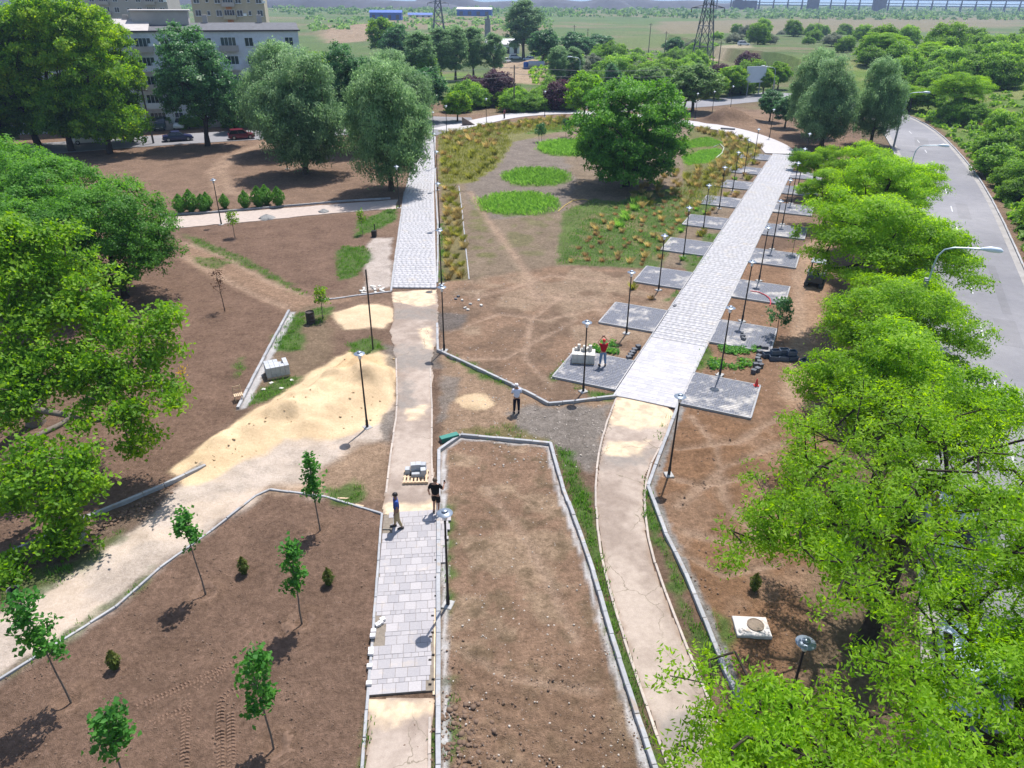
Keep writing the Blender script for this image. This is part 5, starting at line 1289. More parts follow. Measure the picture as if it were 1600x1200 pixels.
scrub('far_scrub', 300, lambda r: G(r.uniform(480, 860), r.uniform(26, 50)), 2.2, 12, LEAF_FAR, 'scattered bushes over the fields below the blue sheds', 62)
scrub('weed_cover', 900, lambda r: G(r.uniform(830, 1120), r.uniform(82, 132)), .8, 12, LEAF_SHRUB, 'rank weeds covering the mound beyond the far road', 63)
def bank_pt(r):
    while True:
        x, y = G(r.uniform(1430, 1950), r.uniform(110, 520))
        if 1.0 < float(road_side(np.array([x]), np.array([y]))[0]) < 40: return x, y
scrub('bank_cover', 3400, bank_pt, .6, 14, LEAF_SHRUB, 'low green ground cover over the roadside bank', 64)
# grass: weeds, lawns, tufts
def blades(name, pts, nb, h, w, mat, r, spread=.10, lean=.5):
    n = len(pts) * nb
    base = np.repeat(np.asarray(pts), nb, 0) + np.concatenate([r.normal(size=(n, 2)) * spread, np.zeros((n, 1))], 1)
    a = r.uniform(0, 2 * math.pi, n); hh = h * r.uniform(.5, 1.3, n); ln = lean * r.random(n) * hh
    dirv = np.stack([np.cos(a), np.sin(a), 0 * a], 1); sd = np.stack([-np.sin(a), np.cos(a), 0 * a], 1) * (w * r.uniform(.6, 1.3, n))[:, None]
    V = np.empty((n, 4, 3))
    V[:, 0] = base - sd * .5; V[:, 1] = base + sd * .5
    mid = base + dirv * ln[:, None] * .4 + np.array([0, 0, 1]) * (hh * .6)[:, None]
    V[:, 2] = mid + sd * .45; V[:, 3] = base + dirv * ln[:, None] + np.array([0, 0, 1]) * hh[:, None]
    return np_mesh(name, V.reshape(-1, 3), Q=np.arange(4 * n).reshape(n, 4), mat=mat, fattr={'tint': np.repeat(r.random(len(pts)), nb) * .6 + .4 * r.random(n)})
rw = np.random.default_rng(88)
def scatter_poly(poly, dens, r, amp=.25):
    xs, ys = np.array([p[0] for p in poly]), np.array([p[1] for p in poly])
    n = int((xs.max() - xs.min()) * (ys.max() - ys.min()) * dens * 1.0) + 1
    x, y = r.uniform(xs.min(), xs.max(), n), r.uniform(ys.min(), ys.max(), n)
    k = sdf(x, y, poly) < (r.random(n) - .7) * amp
    x, y = x[k], y[k]
    return np.stack([x, y, height(x, y)], 1)
allw = []
for poly, dens, h, kind in WEEDS: allw.append(scatter_poly(poly, dens, rw))
tag(link('weeds', blades('weeds', np.concatenate(allw), 9, .17, .035, BLADE, rw)), 'green weeds growing along kerbs and path edges', 'weeds', None, 'stuff')
lawn_lbl = ['nearest bright green oval of tall grass in the garden', 'middle bright green oval of grass in the garden', 'green oval of tall grass beside the big round tree']
for e, lb, h in (((810, 319, 63, 18), lawn_lbl[0], .38), ((838, 277, 52, 14), lawn_lbl[1], .42), ((888, 232, 48, 12), lawn_lbl[2], .55)):
    p = scatter_poly(ellipse_px(*e), 20, rw, 1.6)
    tag(link('ornamental_grass_bed', blades('ornamental_grass_bed', p, 6, h, .06, BLADE_LAWN, rw, .2, 1.1)), lb, 'grass', None, 'stuff')
tag(link('dry_grass', blades('dry_grass', np.concatenate([scatter_poly(GP([(686, 205), (790, 193), (800, 225), (775, 262), (740, 285), (687, 290)]), 3.2, rw), scatter_poly(GP([(1075, 200), (1180, 225), (1190, 245), (1150, 265), (1110, 320), (1060, 330), (1072, 272), (1110, 262), (1136, 242), (1134, 222), (1106, 212)]), 2.4, rw), scatter_poly(GP([(740, 197), (880, 184), (900, 200), (800, 210)]), 3, rw)]), 8, .34, .06, BLADE_OLIVE, rw, .25, .7)), 'dry olive grass between the tufts of the oval garden', 'grass', None, 'stuff')
tag(link('low_grass', blades('low_grass', np.concatenate([scatter_poly(GP([(870, 413), (905, 345), (1000, 300), (1090, 290), (1120, 320), (1060, 365), (1030, 420)]), 4, rw), scatter_poly(GP([(880, 330), (930, 310), (1080, 330), (1000, 400), (870, 413)]), 2, rw)]), 7, .16, .05, BLADE, rw, .3, .8)), 'short green grass among the sparse brown tufts', 'grass', None, 'stuff')
# ornamental tufts, each one countable
def tuft(seed, h, n, mat, w=.045): return blades('tuft', np.zeros((1, 3)), n, h * .82, w, mat, np.random.default_rng(seed), .12, 1.0)
T_RUST, T_STRAW, T_OLIVE = [tuft(401 + i, .55, 90, BLADE_RUST) for i in range(2)], [tuft(411 + i, .8, 100, BLADE_STRAW) for i in range(2)], [tuft(421 + i, .7, 100, BLADE_OLIVE) for i in range(2)]
T_GREEN = [tuft(431, .6, 110, BLADE_LAWN)]
LAWN_R = GP([(1062, 250), (1072, 222), (1105, 214), (1132, 222), (1134, 240), (1108, 258), (1075, 262)])
for po_, lb_ in ((GP([(1066, 245), (1100, 234), (1126, 232), (1128, 241), (1106, 255), (1072, 258)]), 'bright green lawn patch right of the big round tree'), (GP([(1066, 226), (1085, 217), (1106, 214), (1128, 222), (1122, 228), (1066, 232)]), 'yellowish lawn patch behind the bright green one')):
    tag(link('lawn_patch', blades('lawn_patch', scatter_poly(po_, 26, rw, .4), 6, .13, .09, BLADE_LAWN, rw, .2, .9)), lb_, 'grass', None, 'stuff')
def tufts(poly, n, kinds, grp, lbl, smin, smax, mind):
    xs, ys = np.array([p[0] for p in poly]), np.array([p[1] for p in poly]); got = []
    for _ in range(n * 40):
        if len(got) >= n: break
        x, y = rs.uniform(xs.min(), xs.max()), rs.uniform(ys.min(), ys.max())
        if not inside(np.array([x]), np.array([y]), poly)[0]: continue
        if any((x - a) ** 2 + (y - b) ** 2 < mind ** 2 for a, b in got): continue
        if inside(np.array([x]), np.array([y]), LAWN_R)[0]: continue
        got.append((x, y))
        o = link('grass_tuft', kinds[rs.integers(0, len(kinds))], None, (x, y, gz(x, y) - .02), (0, 0, rs.uniform(0, 6)))
        s_ = rs.uniform(smin, smax); o.scale = (s_, s_, s_ * rs.uniform(.85, 1.15)); tag(o, lbl, 'grass tuft', grp)
tufts(GP([(885, 410), (925, 345), (1000, 305), (1080, 300), (1095, 320), (1060, 350), (1030, 390), (1010, 415)]), 84, T_RUST + T_STRAW[:1], 'brown tufts in the sparse planting', 'brown grass tuft in the sparse planting left of the promenade pads', .55, .9, 1.0)
tufts(GP([(960, 350), (985, 320), (1010, 310), (985, 345), (965, 360)]), 9, T_GREEN, 'green tufts in the sparse planting', 'fresh green grass tuft in the sparse planting', 1.1, 1.7, 1.2)
tufts(GP([(690, 215), (740, 200), (785, 198), (778, 250), (735, 283), (690, 287)]), 46, T_RUST + T_STRAW + T_OLIVE + T_OLIVE, 'tall tufts beside the left paved walk', 'tall rusty or straw coloured grass tuft beside the left paved walk', .9, 1.4, 1.3)
tufts(GP([(692, 296), (716, 296), (731, 434), (693, 438)]), 46, T_OLIVE + T_STRAW, 'tufts in the narrow planted strip', 'olive or straw grass tuft in the narrow strip beside the walk', .7, 1.0, .55)
tufts(GP([(1075, 198), (1150, 212), (1190, 232), (1165, 262), (1120, 300), (1075, 290), (1095, 258), (1135, 235), (1100, 212)]), 70, T_STRAW + T_OLIVE, 'tufts along the right of the oval garden', 'tall straw coloured grass tuft right of the big round tree', .85, 1.3, 1.2)
tufts(GP([(745, 197), (880, 184), (895, 192), (800, 203)]), 40, T_STRAW + T_OLIVE, 'tufts along the far walk', 'tall olive grass tuft along the far edge of the oval garden', .9, 1.3, 1.2)
tufts(GP([(1000, 330), (1060, 300), (1090, 290), (1060, 262), (985, 300)]), 24, T_STRAW + T_OLIVE, 'tufts below the big round tree', 'straw grass tuft at the foot of the big round tree', .7, 1.1, 1.2)
for kk in range(1, 8):
    for j in range(2 if kk < 3 else 4):
        x, y = PR(9.07 * kk + rs.uniform(4.8, 8.4), rs.uniform(-3.8, -.8))
        o = link('grass_tuft', (T_OLIVE + T_RUST + T_GREEN)[rs.integers(0, 5)], None, (x, y, 0), (0, 0, rs.uniform(0, 6))); s_ = rs.uniform(.7, 1.1); o.scale = (s_,) * 3
        tag(o, 'grass tuft in a gap between two left paving pads', 'grass tuft', 'tufts between the left paving pads')
# uprooted leafy plants laid out in the beds beside two pads
LEAFY = leaf_mat('leaf_bedding', (0.038, 0.146, 0.023), (0.076, 0.250, 0.034), (0.228, 0.395, 0.057), .35)
def bedding(seed, n):
    r = np.random.default_rng(seed)
    P = np.concatenate([r.normal(size=(n, 2)) * .16, .05 + .12 * r.random((n, 1))], 1)
    V, Q = leaf_quads(P, unit(np.array([0, 0, 1.0]) + r.normal(size=(n, 3)) * .45), .26, .12, r)
    return np_mesh('bedding_plant', V, Q=Q, mat=LEAFY, fattr={'tint': r.random(n)})
bp = [bedding(501, 34), bedding(502, 34)]
for i in range(34):
    px, py = (rs.uniform(1122, 1180), rs.uniform(543, 555)) if i % 2 else (rs.uniform(1110, 1176), rs.uniform(562, 575))
    tag(link('bedding_plant', bp[i % 2], None, (*G(px, py), .0), (0, 0, rs.uniform(0, 6))), 'leafy bedding plant laid out in rows right of the promenade', 'plant', 'bedding plants right of the promenade')
for i in range(16):
    px, py = rs.uniform(928, 962), rs.uniform(534, 552)
    tag(link('bedding_plant', bp[i % 2], None, (*G(px, py), .0), (0, 0, rs.uniform(0, 6))), 'leafy bedding plant heaped behind the man in red', 'plant', 'bedding plants behind the man in red')
# ------------------------------------------------------------------ lamps
DISC = simple('lamp_disc_metal', (.20, .235, .29), .38, .12, 8, metal=.35)
GLASS_L = simple('lamp_lantern_glass', (.62, .66, .72), .15, .05, 8, spec=.6)
LAMP_BASE = simple('lamp_footing', (.36, .35, .34), .9, .2, 6, bmp=.3)
lp = {}
lp['pole'] = MB().lathe([(.075, -.1), (.075, .45), (.055, .48), (.05, 1.2), (.038, 4.02), (.05, 4.03), (.05, 4.08), (.0, 4.09)], 10).mesh('pole', STEEL_DK, True)
lp['lantern'] = MB().lathe([(.05, 4.08), (.085, 4.12), (.10, 4.36), (.03, 4.37)], 14).mesh('lantern', GLASS_L, True)
lp['lamp_disc'] = MB().lathe([(.02, 4.365), (.27, 4.372), (.285, 4.385), (.275, 4.395), (.14, 4.44), (.115, 4.445), (.11, 4.50), (.085, 4.52), (.0, 4.525)], 28).mesh('lamp_disc', DISC, True)
lp['footing'] = MB().bbox(0, 0, .0, .46, .40, .10, .02, .3).mesh('footing', LAMP_BASE)
def park_lamp(x, y, label, h=1.0, z=0.0, grp='park lamps with disc caps'):
    root = empty('park_lamp', (x, y, z))
    for k in ('pole', 'lantern', 'lamp_disc', 'footing'):
        o = link(k, lp[k], root)
    root.scale = (1, 1, h)
    root.rotation_euler = (random.uniform(-.008, .008), random.uniform(-.008, .008), random.uniform(0, 3))
    return tag(root, label, 'lamp', grp)
ordn = ['nearest', 'second', 'third', 'fourth', 'fifth', 'sixth', 'seventh', 'eighth', 'farthest']
for kk in range(9):
    x, y = PR(9.07 * kk - .8, -1.75); park_lamp(x, y, f'{ordn[kk]} black lamp in the line along the left promenade pads')
for kk in range(7):
    x, y = PR(9.07 * kk + 4.5, 5.2); park_lamp(x, y, f'{(ordn[:6] + ["farthest"])[kk]} black lamp standing on the right promenade pads', z=PZ)
for px, py, lb in ((700, 945, 'black lamp beside the slab path, nearest lamp at the centre bottom'), (1045, 742, 'black lamp in the brown bed right of the worn path'), (574, 668, 'black lamp standing at the foot of the sand heap'), (694, 548, 'black lamp at the corner where two kerbs meet'),
                   (690, 444, 'black lamp at the near end of the left paved walk'), (687, 357, 'second lamp along the right side of the left paved walk'), (684, 297, 'third lamp along the right side of the left paved walk'), (680, 263, 'fourth lamp along the right side of the left paved walk'), (678, 222, 'lamp near the far end of the left paved walk'),
                   (698, 210, 'lamp at the far end of the left walk beside the forecourt'), (760, 196, 'lamp on the far walk left of the yellow fence'), (851, 182, 'lamp on the far walk near the small yellow green tree'), (346, 351, 'lamp beside the side path at the left'), (624, 325, 'lamp at the left edge of the paved walk under the willow'), (449, 264, 'lamp on the rutted soil under the nearest willow'),
                   (1086, 186, 'lamp behind the far walk left of the earth heap'), (1112, 181, 'lamp behind the earth heap, second from the left'), (1141, 171, 'lamp behind the earth heap near the far road'), (1202, 216, 'lamp at the outer bend of the far walk'), (1255, 262, 'lamp at the right of the promenade far end')):
    x, y = G(px, py); park_lamp(x, y, lb, z=gz(x, y))
x, y = G(1262, 1000, 4.5); park_lamp(x, y, 'lamp with pale disc cap under the bottom right trees')
o = MB().tube([(0, 0, -.1), (.0, 0, 5.45)], .05, 8).build('pole', STEEL_DK)
pb = empty('bare_pole', (*G(583, 546), 0)); o.parent = pb; tag(pb, 'bare black pole without a lamp head left of the worn path', 'pole')
# street lights: concrete post with a bent arm
POSTM = simple('street_post', (.30, .31, .31), .8, .15, 6)
ARM = simple('street_arm_metal', (.42, .50, .55), .45, .08, 5, metal=.3)
HEADM = simple('street_head', (.62, .68, .76), .35, .05, 5)
def street_light(x, y, label, az, h=8.0, post_h=5.6):
    r = empty('street_light', (x, y, 0), az)
    MB().tube([(0, 0, -.1), (0, 0, post_h)], [.16, .11], 10).build('post', POSTM, r, smooth=True)
    MB().tube([(.14, 0, post_h - .9), (.14, 0, post_h), (.16, 0, h - 1.1), (.22, 0, h - .6), (.45, 0, h - .22), (.85, 0, h - .06), (1.5, 0, h), (2.2, 0, h + .06)], .045, 8).build('arm', ARM, r, smooth=True)
    hd = MB()
    hd.tube([(2.05, 0, h + .03), (2.2, 0, h + .06), (2.5, 0, h + .08), (2.95, 0, h + .07), (3.1, 0, h + .04)], [.06, .09, .15, .14, .05], 10).build('lamp_head', HEADM, r, smooth=True)
    MB().box(.02, -.14, post_h - .35, .16, .12, .55).build('bracket', POSTM, r)
    return tag(r, label, 'street light', 'street lights along the road')
def verge_pt(px, py, off=-5.6):
    best = None
    for i in range(300):
        y = 15 + i * .5; p = at_px(px, py, y)
        cx = None
        for (ax, ay), (bx, by) in zip(RM[:-1], RM[1:]):
            if ay <= y <= by: cx = ax + (bx - ax) * (y - ay) / (by - ay)
        if cx is None: continue
        e = abs(p[0] - (cx + off * 1.08))
        if best is None or e < best[0]: best = (e, p[0], y, p[2])
    return best
b1 = verge_pt(1447, 437); street_light(b1[1], b1[2], 'nearest grey street light reaching over the road', -.42, h=b1[3] + 2.0, post_h=b1[3] + .1)
b2 = verge_pt(1423, 252); street_light(b2[1], b2[2], 'second street light, its head just above the locust trees', -.42, h=b2[3] + 1.7, post_h=b2[3] - .2)
street_light(58.9, 116.5, 'far street light at the bend, left of the road', -.35, h=7.9, post_h=5.4)
for px, py, lb in ((1203, 172, 'street light behind the far road near the willows'), (905, 150, 'street light above the big round tree by the far road'), (1318, 190, 'street light half hidden behind the silvery willows')):
    x, y = G(px, py); street_light(x, y, lb, math.pi * .9, 8.0, 5.5)
# ------------------------------------------------------------------ loose things on the site
WOOD = simple('raw_timber', (.55, .40, .26), .8, .2, 9, bmp=.3); WOOD_GR = simple('weathered_timber', (.22, .19, .16), .9, .25, 9, bmp=.3)
BLOCKC = simple('block_concrete', (.40, .41, .43), .85, .1, 9, rnd=.14, bmp=.2); BLOCKP = simple('block_pale', (.55, .52, .47), .85, .1, 9, rnd=.12, bmp=.2); BLOCKD = simple('block_dark', (.10, .105, .12), .8, .15, 9, rnd=.2)
def pallet(x, y, z, rz, label, L=1.2, W=1.0):
    r = empty('pallet', (x, y, z), rz)
    for i in range(7): MB().box(-L / 2 + L / 7 * (i + .5), 0, .133, L / 7 * .55, W, .022).build('slat', WOOD, r)
    for yy in (-W / 2 + .06, 0, W / 2 - .06): MB().box(0, yy, .061, L, .09, .118).build('stringer', WOOD, r)
    return tag(r, label, 'pallet')
px0 = G(650, 748)
pallet(px0[0], px0[1], .02, .06, 'wooden pallet half loaded with grey blocks on the worn path')
bk_me = MB().bbox(0, 0, .12, .24, .30, .24, .012).mesh('concrete_block', BLOCKC); bk_l = MB().bbox(0, 0, .08, .62, .2, .16, .012).mesh('concrete_block', BLOCKC)
for i, (dx, dy, dz, me, rz) in enumerate([(-.42, .30, .0, bk_me, 0), (-.15, .33, .0, bk_me, .05), (-.15, .34, .24, bk_me, .1), (.10, .36, .0, bk_me, -.04), (.10, .38, .24, bk_me, .02), (.36, .34, .0, bk_me, .03), (.34, .36, .24, bk_me, -.06), (.12, .02, .0, bk_l, .03), (.36, .03, .16, bk_me, .1)]):
    o = link('concrete_block', me, None, (px0[0] + dx, px0[1] + dy, .166 + dz), (0, 0, rz + .06)); tag(o, 'grey concrete block on the wooden pallet in the worn path', 'block', 'blocks on the wooden pallet')
def block_stack(px, py, rz, nx, ny, nz, sx, sy, sz, me_mat, grp, lbl, plab, skip=()):
    x0, y0 = G(px, py)
    pallet(x0, y0, gz(x0, y0), rz, plab, nx * sx, ny * sy)
    me = MB().bbox(0, 0, sz / 2, sx - .012, sy - .012, sz - .004, .008).mesh('concrete_block', me_mat)
    c, s_ = math.cos(rz), math.sin(rz)
    for k in range(nz):
        for i in range(nx):
            for j in range(ny):
                if (i, j, k) in skip: continue
                lx, ly = (i - (nx - 1) / 2) * sx, (j - (ny - 1) / 2) * sy
                o = link('concrete_block', me, None, (x0 + lx * c - ly * s_, y0 + lx * s_ + ly * c, gz(x0, y0) + .146 + k * sz), (0, 0, rz + random.uniform(-.015, .015)))
                tag(o, lbl, 'block', grp)
    return x0, y0
block_stack(434, 585, .45, 5, 3, 3, .27, .38, .21, BLOCKC, 'blocks stacked by the left kerb', 'grey block in the square stack beside the left bed kerb', 'pallet under the grey block stack beside the left kerb', skip=((3, 1, 2), (3, 2, 2)))
sx0, sy0 = block_stack(911, 566, -.12, 4, 2, 2, .36, .48, .30, BLOCKP, 'pale blocks stacked on the pad', 'pale concrete block in the stack beside the man in red', 'pallet under the pale block stack beside the man in red')
cub = MB().bbox(0, 0, .09, .18, .22, .18, .01).mesh('loose_block', BLOCKP)
for i, (dx, dy, dz) in enumerate([(-.45, .22, 0), (-.28, .30, 0), (-.28, .3, .18), (-.05, .1, 0), (.14, .12, 0), (.05, .11, .18), (.42, .15, 0), (.42, .15, .18), (.28, .25, 0)]):
    tag(link('loose_block', cub, None, (sx0 + dx, sy0 + dy, .752 + PZ * 0 + dz), (0, 0, random.uniform(-.3, .3))), 'loose block lying on top of the pale stack beside the man in red', 'block', 'loose blocks on the pale stack')
pot = MB().box(0, 0, .12, .24, .24, .26, taper=1.15).box(0, 0, .255, .29, .29, .03).mesh('planter_pot', BLOCKD)
for i, (px, py) in enumerate([(997, 545), (991, 550), (988, 554), (985, 558), (982, 562)]):
    tag(link('planter_pot', pot, None, (*G(px, py), 0), (0, 0, .4)), 'black nursery pot in the row of five left of the promenade', 'pot', 'row of black pots left of the promenade')
for i, (px, py) in enumerate([(1186, 553), (1185, 560), (1183, 564), (1186, 569), (1180, 573), (1188, 574), (1183, 580), (1177, 583)]):
    tag(link('planter_pot', pot, None, (*G(px, py), 0), (0, 0, .4 + i * .3)), 'black nursery pot in the crooked row right of the promenade', 'pot', 'row of black pots right of the promenade')
for i, (px, py) in enumerate([(1159, 524), (1161, 533), (1160, 529), (1184, 545), (1190, 546), (1196, 547)]):
    tag(link('kerb_block', MB().bbox(0, 0, .09, .3, .18, .18, .01).mesh('kerb_block', BLOCKD), None, (*G(px, py), PZ + .005), (0, 0, 1.2 + i)), 'dark loose block lying on the second right paving pad', 'block', 'loose blocks on the second right pad')
# heap of dark crates beside that pad
crate = MB()
crate.box(0, 0, .02, .58, .4, .04)
for sx_, sy_, wx, wy in ((0, .19, .58, .02), (0, -.19, .58, .02), (.28, 0, .02, .36), (-.28, 0, .02, .36)): crate.box(sx_, sy_, .16, wx, wy, .28)
crate_me = crate.mesh('plastic_crate', simple('crate_plastic', (.07, .10, .15), .5, .15, 9))
cx, cy = G(1222, 560)
for i, (dx, dy, dz) in enumerate([(-.9, .2, 0), (-.3, .22, 0), (.3, .2, 0), (-.6, -.22, 0), (0, -.22, 0), (.6, -.2, 0), (.1, .15, .31), (.5, -.1, .31), (-.5, 0, .31)]):
    tag(link('plastic_crate', crate_me, None, (cx + dx, cy + dy, dz), (0, 0, random.uniform(-.15, .15))), 'dark plastic crate in the heap beside the second right pad', 'crate', 'heap of dark crates')
tag(link('plastic_crate', crate_me, None, (*G(1256, 568), 0), (0, 0, .6)), 'single dark crate lying apart to the right of the crate heap', 'crate')
# cone
cone = empty('traffic_cone', (*G(1181, 605), PZ))
RED = simple('cone_red', (.62, .03, .025), .5, .1, 9); WHITE = simple('white_paint', (.75, .75, .74), .6, .08, 7)
MB().box(0, 0, .02, .28, .28, .04).build('cone_base', RED, cone); MB().lathe([(.115, .04), (.03, .46), (.0, .47)], 12).build('cone_body', RED, cone, smooth=True); MB().lathe([(.083, .18), (.064, .26)], 12).build('reflective_band', WHITE, cone)
tag(cone, 'small red traffic cone on the corner of the nearest right pad', 'cone')
tag(MB().tube([(*G(1172, 457), PZ + .04), (*G(1185, 459), PZ + .05), (*G(1196, 464), PZ + .05), (*G(1202, 469), PZ + .05), (*G(1204, 474), .12), (*G(1203, 478), .03)], .04, 8).build('hose', simple('hose_red', (.5, .03, .05), .5), smooth=True), 'red hose curving across the third right paving pad', 'hose')
tag(MB().tube([(*G(872, 331), .05), (*G(882, 322), .06), (*G(895, 314), .05), (*G(912, 312), .06), (*G(920, 314), .05)], .035, 6).build('hose', simple('hose_yellow', (.6, .42, .1), .5), smooth=True), 'thin yellow hose on the soil below the big round tree', 'hose')
tag(MB().tube([(*G(1115, 230), .06), (*G(1125, 226), .1), (*G(1131, 232), .1), (*G(1128, 240), .08), (*G(1118, 248), .06)], .07, 6).build('hose', simple('hose_pale', (.5, .5, .4), .5), smooth=True), 'pale hose curled at the edge of the green lawn', 'hose')
# barrel, bin, pipe, bucket
bar = empty('barrel', GZ(486, 505))
MB().lathe([(.0, 0), (.30, 0), (.31, .04), (.295, .06), (.295, .28), (.31, .30), (.295, .32), (.295, .56), (.31, .58), (.295, .60), (.295, .84), (.31, .87), (.28, .87), (.27, .80), (.0, .80)], 18).build('barrel_body', simple('barrel_rust', (.040, .030, .026), .7, .3, 5), bar, smooth=True)
tag(bar, 'dark rusty barrel beside the leafy young tree', 'barrel')
b5 = empty('waste_bin', GZ(585, 370)); MB().box(0, 0, .3, .42, .42, .6, taper=1.1).build('bin_body', STEEL_DK, b5); MB().tube([(0, .35, 0), (.02, .35, 1.15)], .05, 6).build('post', STEEL_DK, b5); tag(b5, 'dark bin on the grass left of the paved walk', 'bin')
pp = empty('concrete_pipe', (*G(118, 855), 0), .62)
MB().tube([(-.48, 0, .3), (.48, 0, .3)], .30, 20, caps=False).build('pipe_shell', simple('pipe_concrete', (.38, .37, .35), .9, .15, 6, bmp=.3), pp, smooth=True)
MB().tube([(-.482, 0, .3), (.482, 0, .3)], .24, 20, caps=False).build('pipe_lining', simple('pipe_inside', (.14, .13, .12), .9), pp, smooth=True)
rim_m = simple('pipe_rim_concrete', (.34, .33, .31), .9, .15, 6)
for xx in (-.481, .481):
    m = MB(); n = 20
    vs = [(xx, math.cos(2 * math.pi * k / n) * .30, .3 + math.sin(2 * math.pi * k / n) * .30) for k in range(n)] + [(xx, math.cos(2 * math.pi * k / n) * .24, .3 + math.sin(2 * math.pi * k / n) * .24) for k in range(n)]
    m.add(vs, [(k, (k + 1) % n, n + (k + 1) % n, n + k) for k in range(n)]).build('pipe_rim', rim_m, pp)
tag(pp, 'short grey concrete pipe lying beside the sandy track', 'pipe')
bn = empty('slatted_bin', (*G(122, 832), 0))
MB().lathe([(.0, .03), (.26, .03), (.26, .72), (.24, .72), (.24, .06), (.0, .06)], 16).build('bin_liner', STEEL_DK, bn)
for i in range(14):
    a = 2 * math.pi * i / 14; MB().box(.29 * math.cos(a), .29 * math.sin(a), .39, .03, .09, .78, a).build('slat', WOOD_GR, bn)
tag(bn, 'weathered slatted bin standing behind the concrete pipe', 'bin')
bu = empty('bucket', (*G(24, 932), 0)); MB().lathe([(.0, 0), (.15, 0), (.20, .36), (.21, .37), (.18, .36), (.14, .03), (0, .03)], 16).build('bucket_body', simple('bucket_black', (.04, .04, .045), .5), bu, smooth=True); MB().tube([(-.2, 0, .35), (-.16, .02, .46), (0, .03, .52), (.16, .02, .46), (.2, 0, .35)], .008, 5).build('handle', STEEL_DK, bu); tag(bu, 'black bucket near the left edge beside the sandy track', 'bucket')
# wooden chair lying by the kerb
ch = empty('wooden_chair', (*G(374, 626), 0), .5)
for i in range(5): MB().box(-.2 + i * .1, 0, .40, .07, .42, .025).build('seat_slat', WOOD, ch)
for sx_, sy_ in ((-.2, -.2), (.2, -.2), (-.2, .2), (.2, .2)): MB().box(sx_, sy_, .2, .045, .045, .39).build('leg', WOOD, ch)
for sx_ in (-.2, .2): MB().tube([(sx_, .215, .39), (sx_, .30, .85)], .024, 6).build('back_post', WOOD, ch)
for k in (.58, .78): MB().box(0, .245 + (k - .5) * .15, k, .42, .025, .07).build('back_slat', WOOD, ch)
tag(ch, 'small wooden slatted chair beside the left kerb end', 'chair')
# green beam box
gb = empty('green_beam', (*G(702, 687), 0), .50)
GREEN = simple('green_paint', (.02, .17, .13), .5, .1, 6)
MB().bbox(0, 0, .24, 1.0, .34, .06, .01).build('top_board', GREEN, gb); MB().box(0, -.165, .11, .98, .03, .2).build('side_board', GREEN, gb); MB().box(0, .165, .11, .98, .03, .2).build('side_board', GREEN, gb)
for xx in (-.44, .44): MB().box(xx, 0, .1, .12, .28, .2).build('end_block', BLOCKD, gb)
tag(gb, 'green painted bench block beside the kerb corner', 'bench')
# manhole slab
mh = empty('manhole', (*G(1174, 982), 0), -.05)
MB().bbox(0, 0, .05, 1.25, .95, .16, .02).build('slab', simple('manhole_slab', (.55, .50, .47), .9, .15, 4, bmp=.2, dirt=((.4, .3, .24), .55, .7, 3)), mh)
MB().lathe([(.31, .13), (.31, .17), (.27, .18), (.26, .165), (.05, .168), (0, .168)], 24, (.14, .05, 0)).build('lid', simple('manhole_lid', (.20, .15, .11), .8, .25, 8, bmp=.4), mh, smooth=True)
tag(mh, 'square concrete manhole slab with a round rusty lid', 'manhole')
# small pale blocks left on the slab path
lb_me = MB().bbox(0, 0, .05, .19, .16, .10, .008).mesh('loose_block', simple('loose_block_pale', (.62, .59, .58), .85, .08, 9, rnd=.1))
for i, (px, py, dz, rz) in enumerate([(598, 971, 0, .5), (595, 976, 0, .5), (591, 979, 0, .6), (584, 989, 0, .1), (583, 996, 0, .05), (583, 1000, .1, .1), (580, 1018, 0, .1), (580, 1024, 0, .0), (578, 1044, 0, .1), (577, 1071, 0, .1)]):
    tag(link('loose_block', lb_me, None, (*G(px, py), .062 + dz), (0, 0, rz)), 'small pale block left on the edge of the slab path', 'block', 'pale blocks on the slab path edge')
tag(MB().box(0, 0, .075, .34, .04, .05).build('timber_batten', WOOD_GR, None, (*G(604, 829), 0)), 'short dark batten across the slab path edge by the man in blue', 'batten')
tag(MB().box(0, 0, .02, .5, .09, .03).build('timber_plank', WOOD, None, (*G(536, 779), 0), (0, 0, -.05)), 'light timber plank lying behind the left bed kerb', 'plank')
tag(MB().box(0, 0, .02, .42, .07, .03).build('timber_plank', WOOD, None, (*G(562, 790), 0), (0, 0, -.35)), 'short brown timber offcut lying against the left bed kerb', 'plank')
for i, (px, py, lb) in enumerate([(440, 608, 'left one of the broken slabs in the grass'), (424, 599, 'broken slab nearest the grey block stack'), (456, 595, 'broken slab at the edge of the sand'), (412, 609, 'broken slab nearest the left kerb')]):
    tag(MB().bbox(0, 0, .03, .24, .18, .06, .01).build('broken_slab', BLOCKP, None, GZ(px, py), (0, .05, i)), lb, 'slab')
tag(MB().bbox(0, 0, .09, .34, .2, .18, .01).build('kerb_block', BLOCKD, None, (*G(1054, 480), .0), (0, 0, 1.1)), 'dark block beside the promenade edge above the second left pad', 'block')
for i, (px, py) in enumerate([(712, 468), (716, 464), (722, 470), (735, 476), (727, 482), (748, 470), (752, 478), (731, 485)]):
    tag(MB().bbox(0, 0, .06, .22, .16, .12, .015).build('rubble_stone', BLOCKD if i < 2 else BLOCKP, None, GZ(px, py), (.1, .1, i * .9)), 'rubble stone on bare soil right of the kerb corner lamp', 'stone', 'rubble beside the corner lamp')
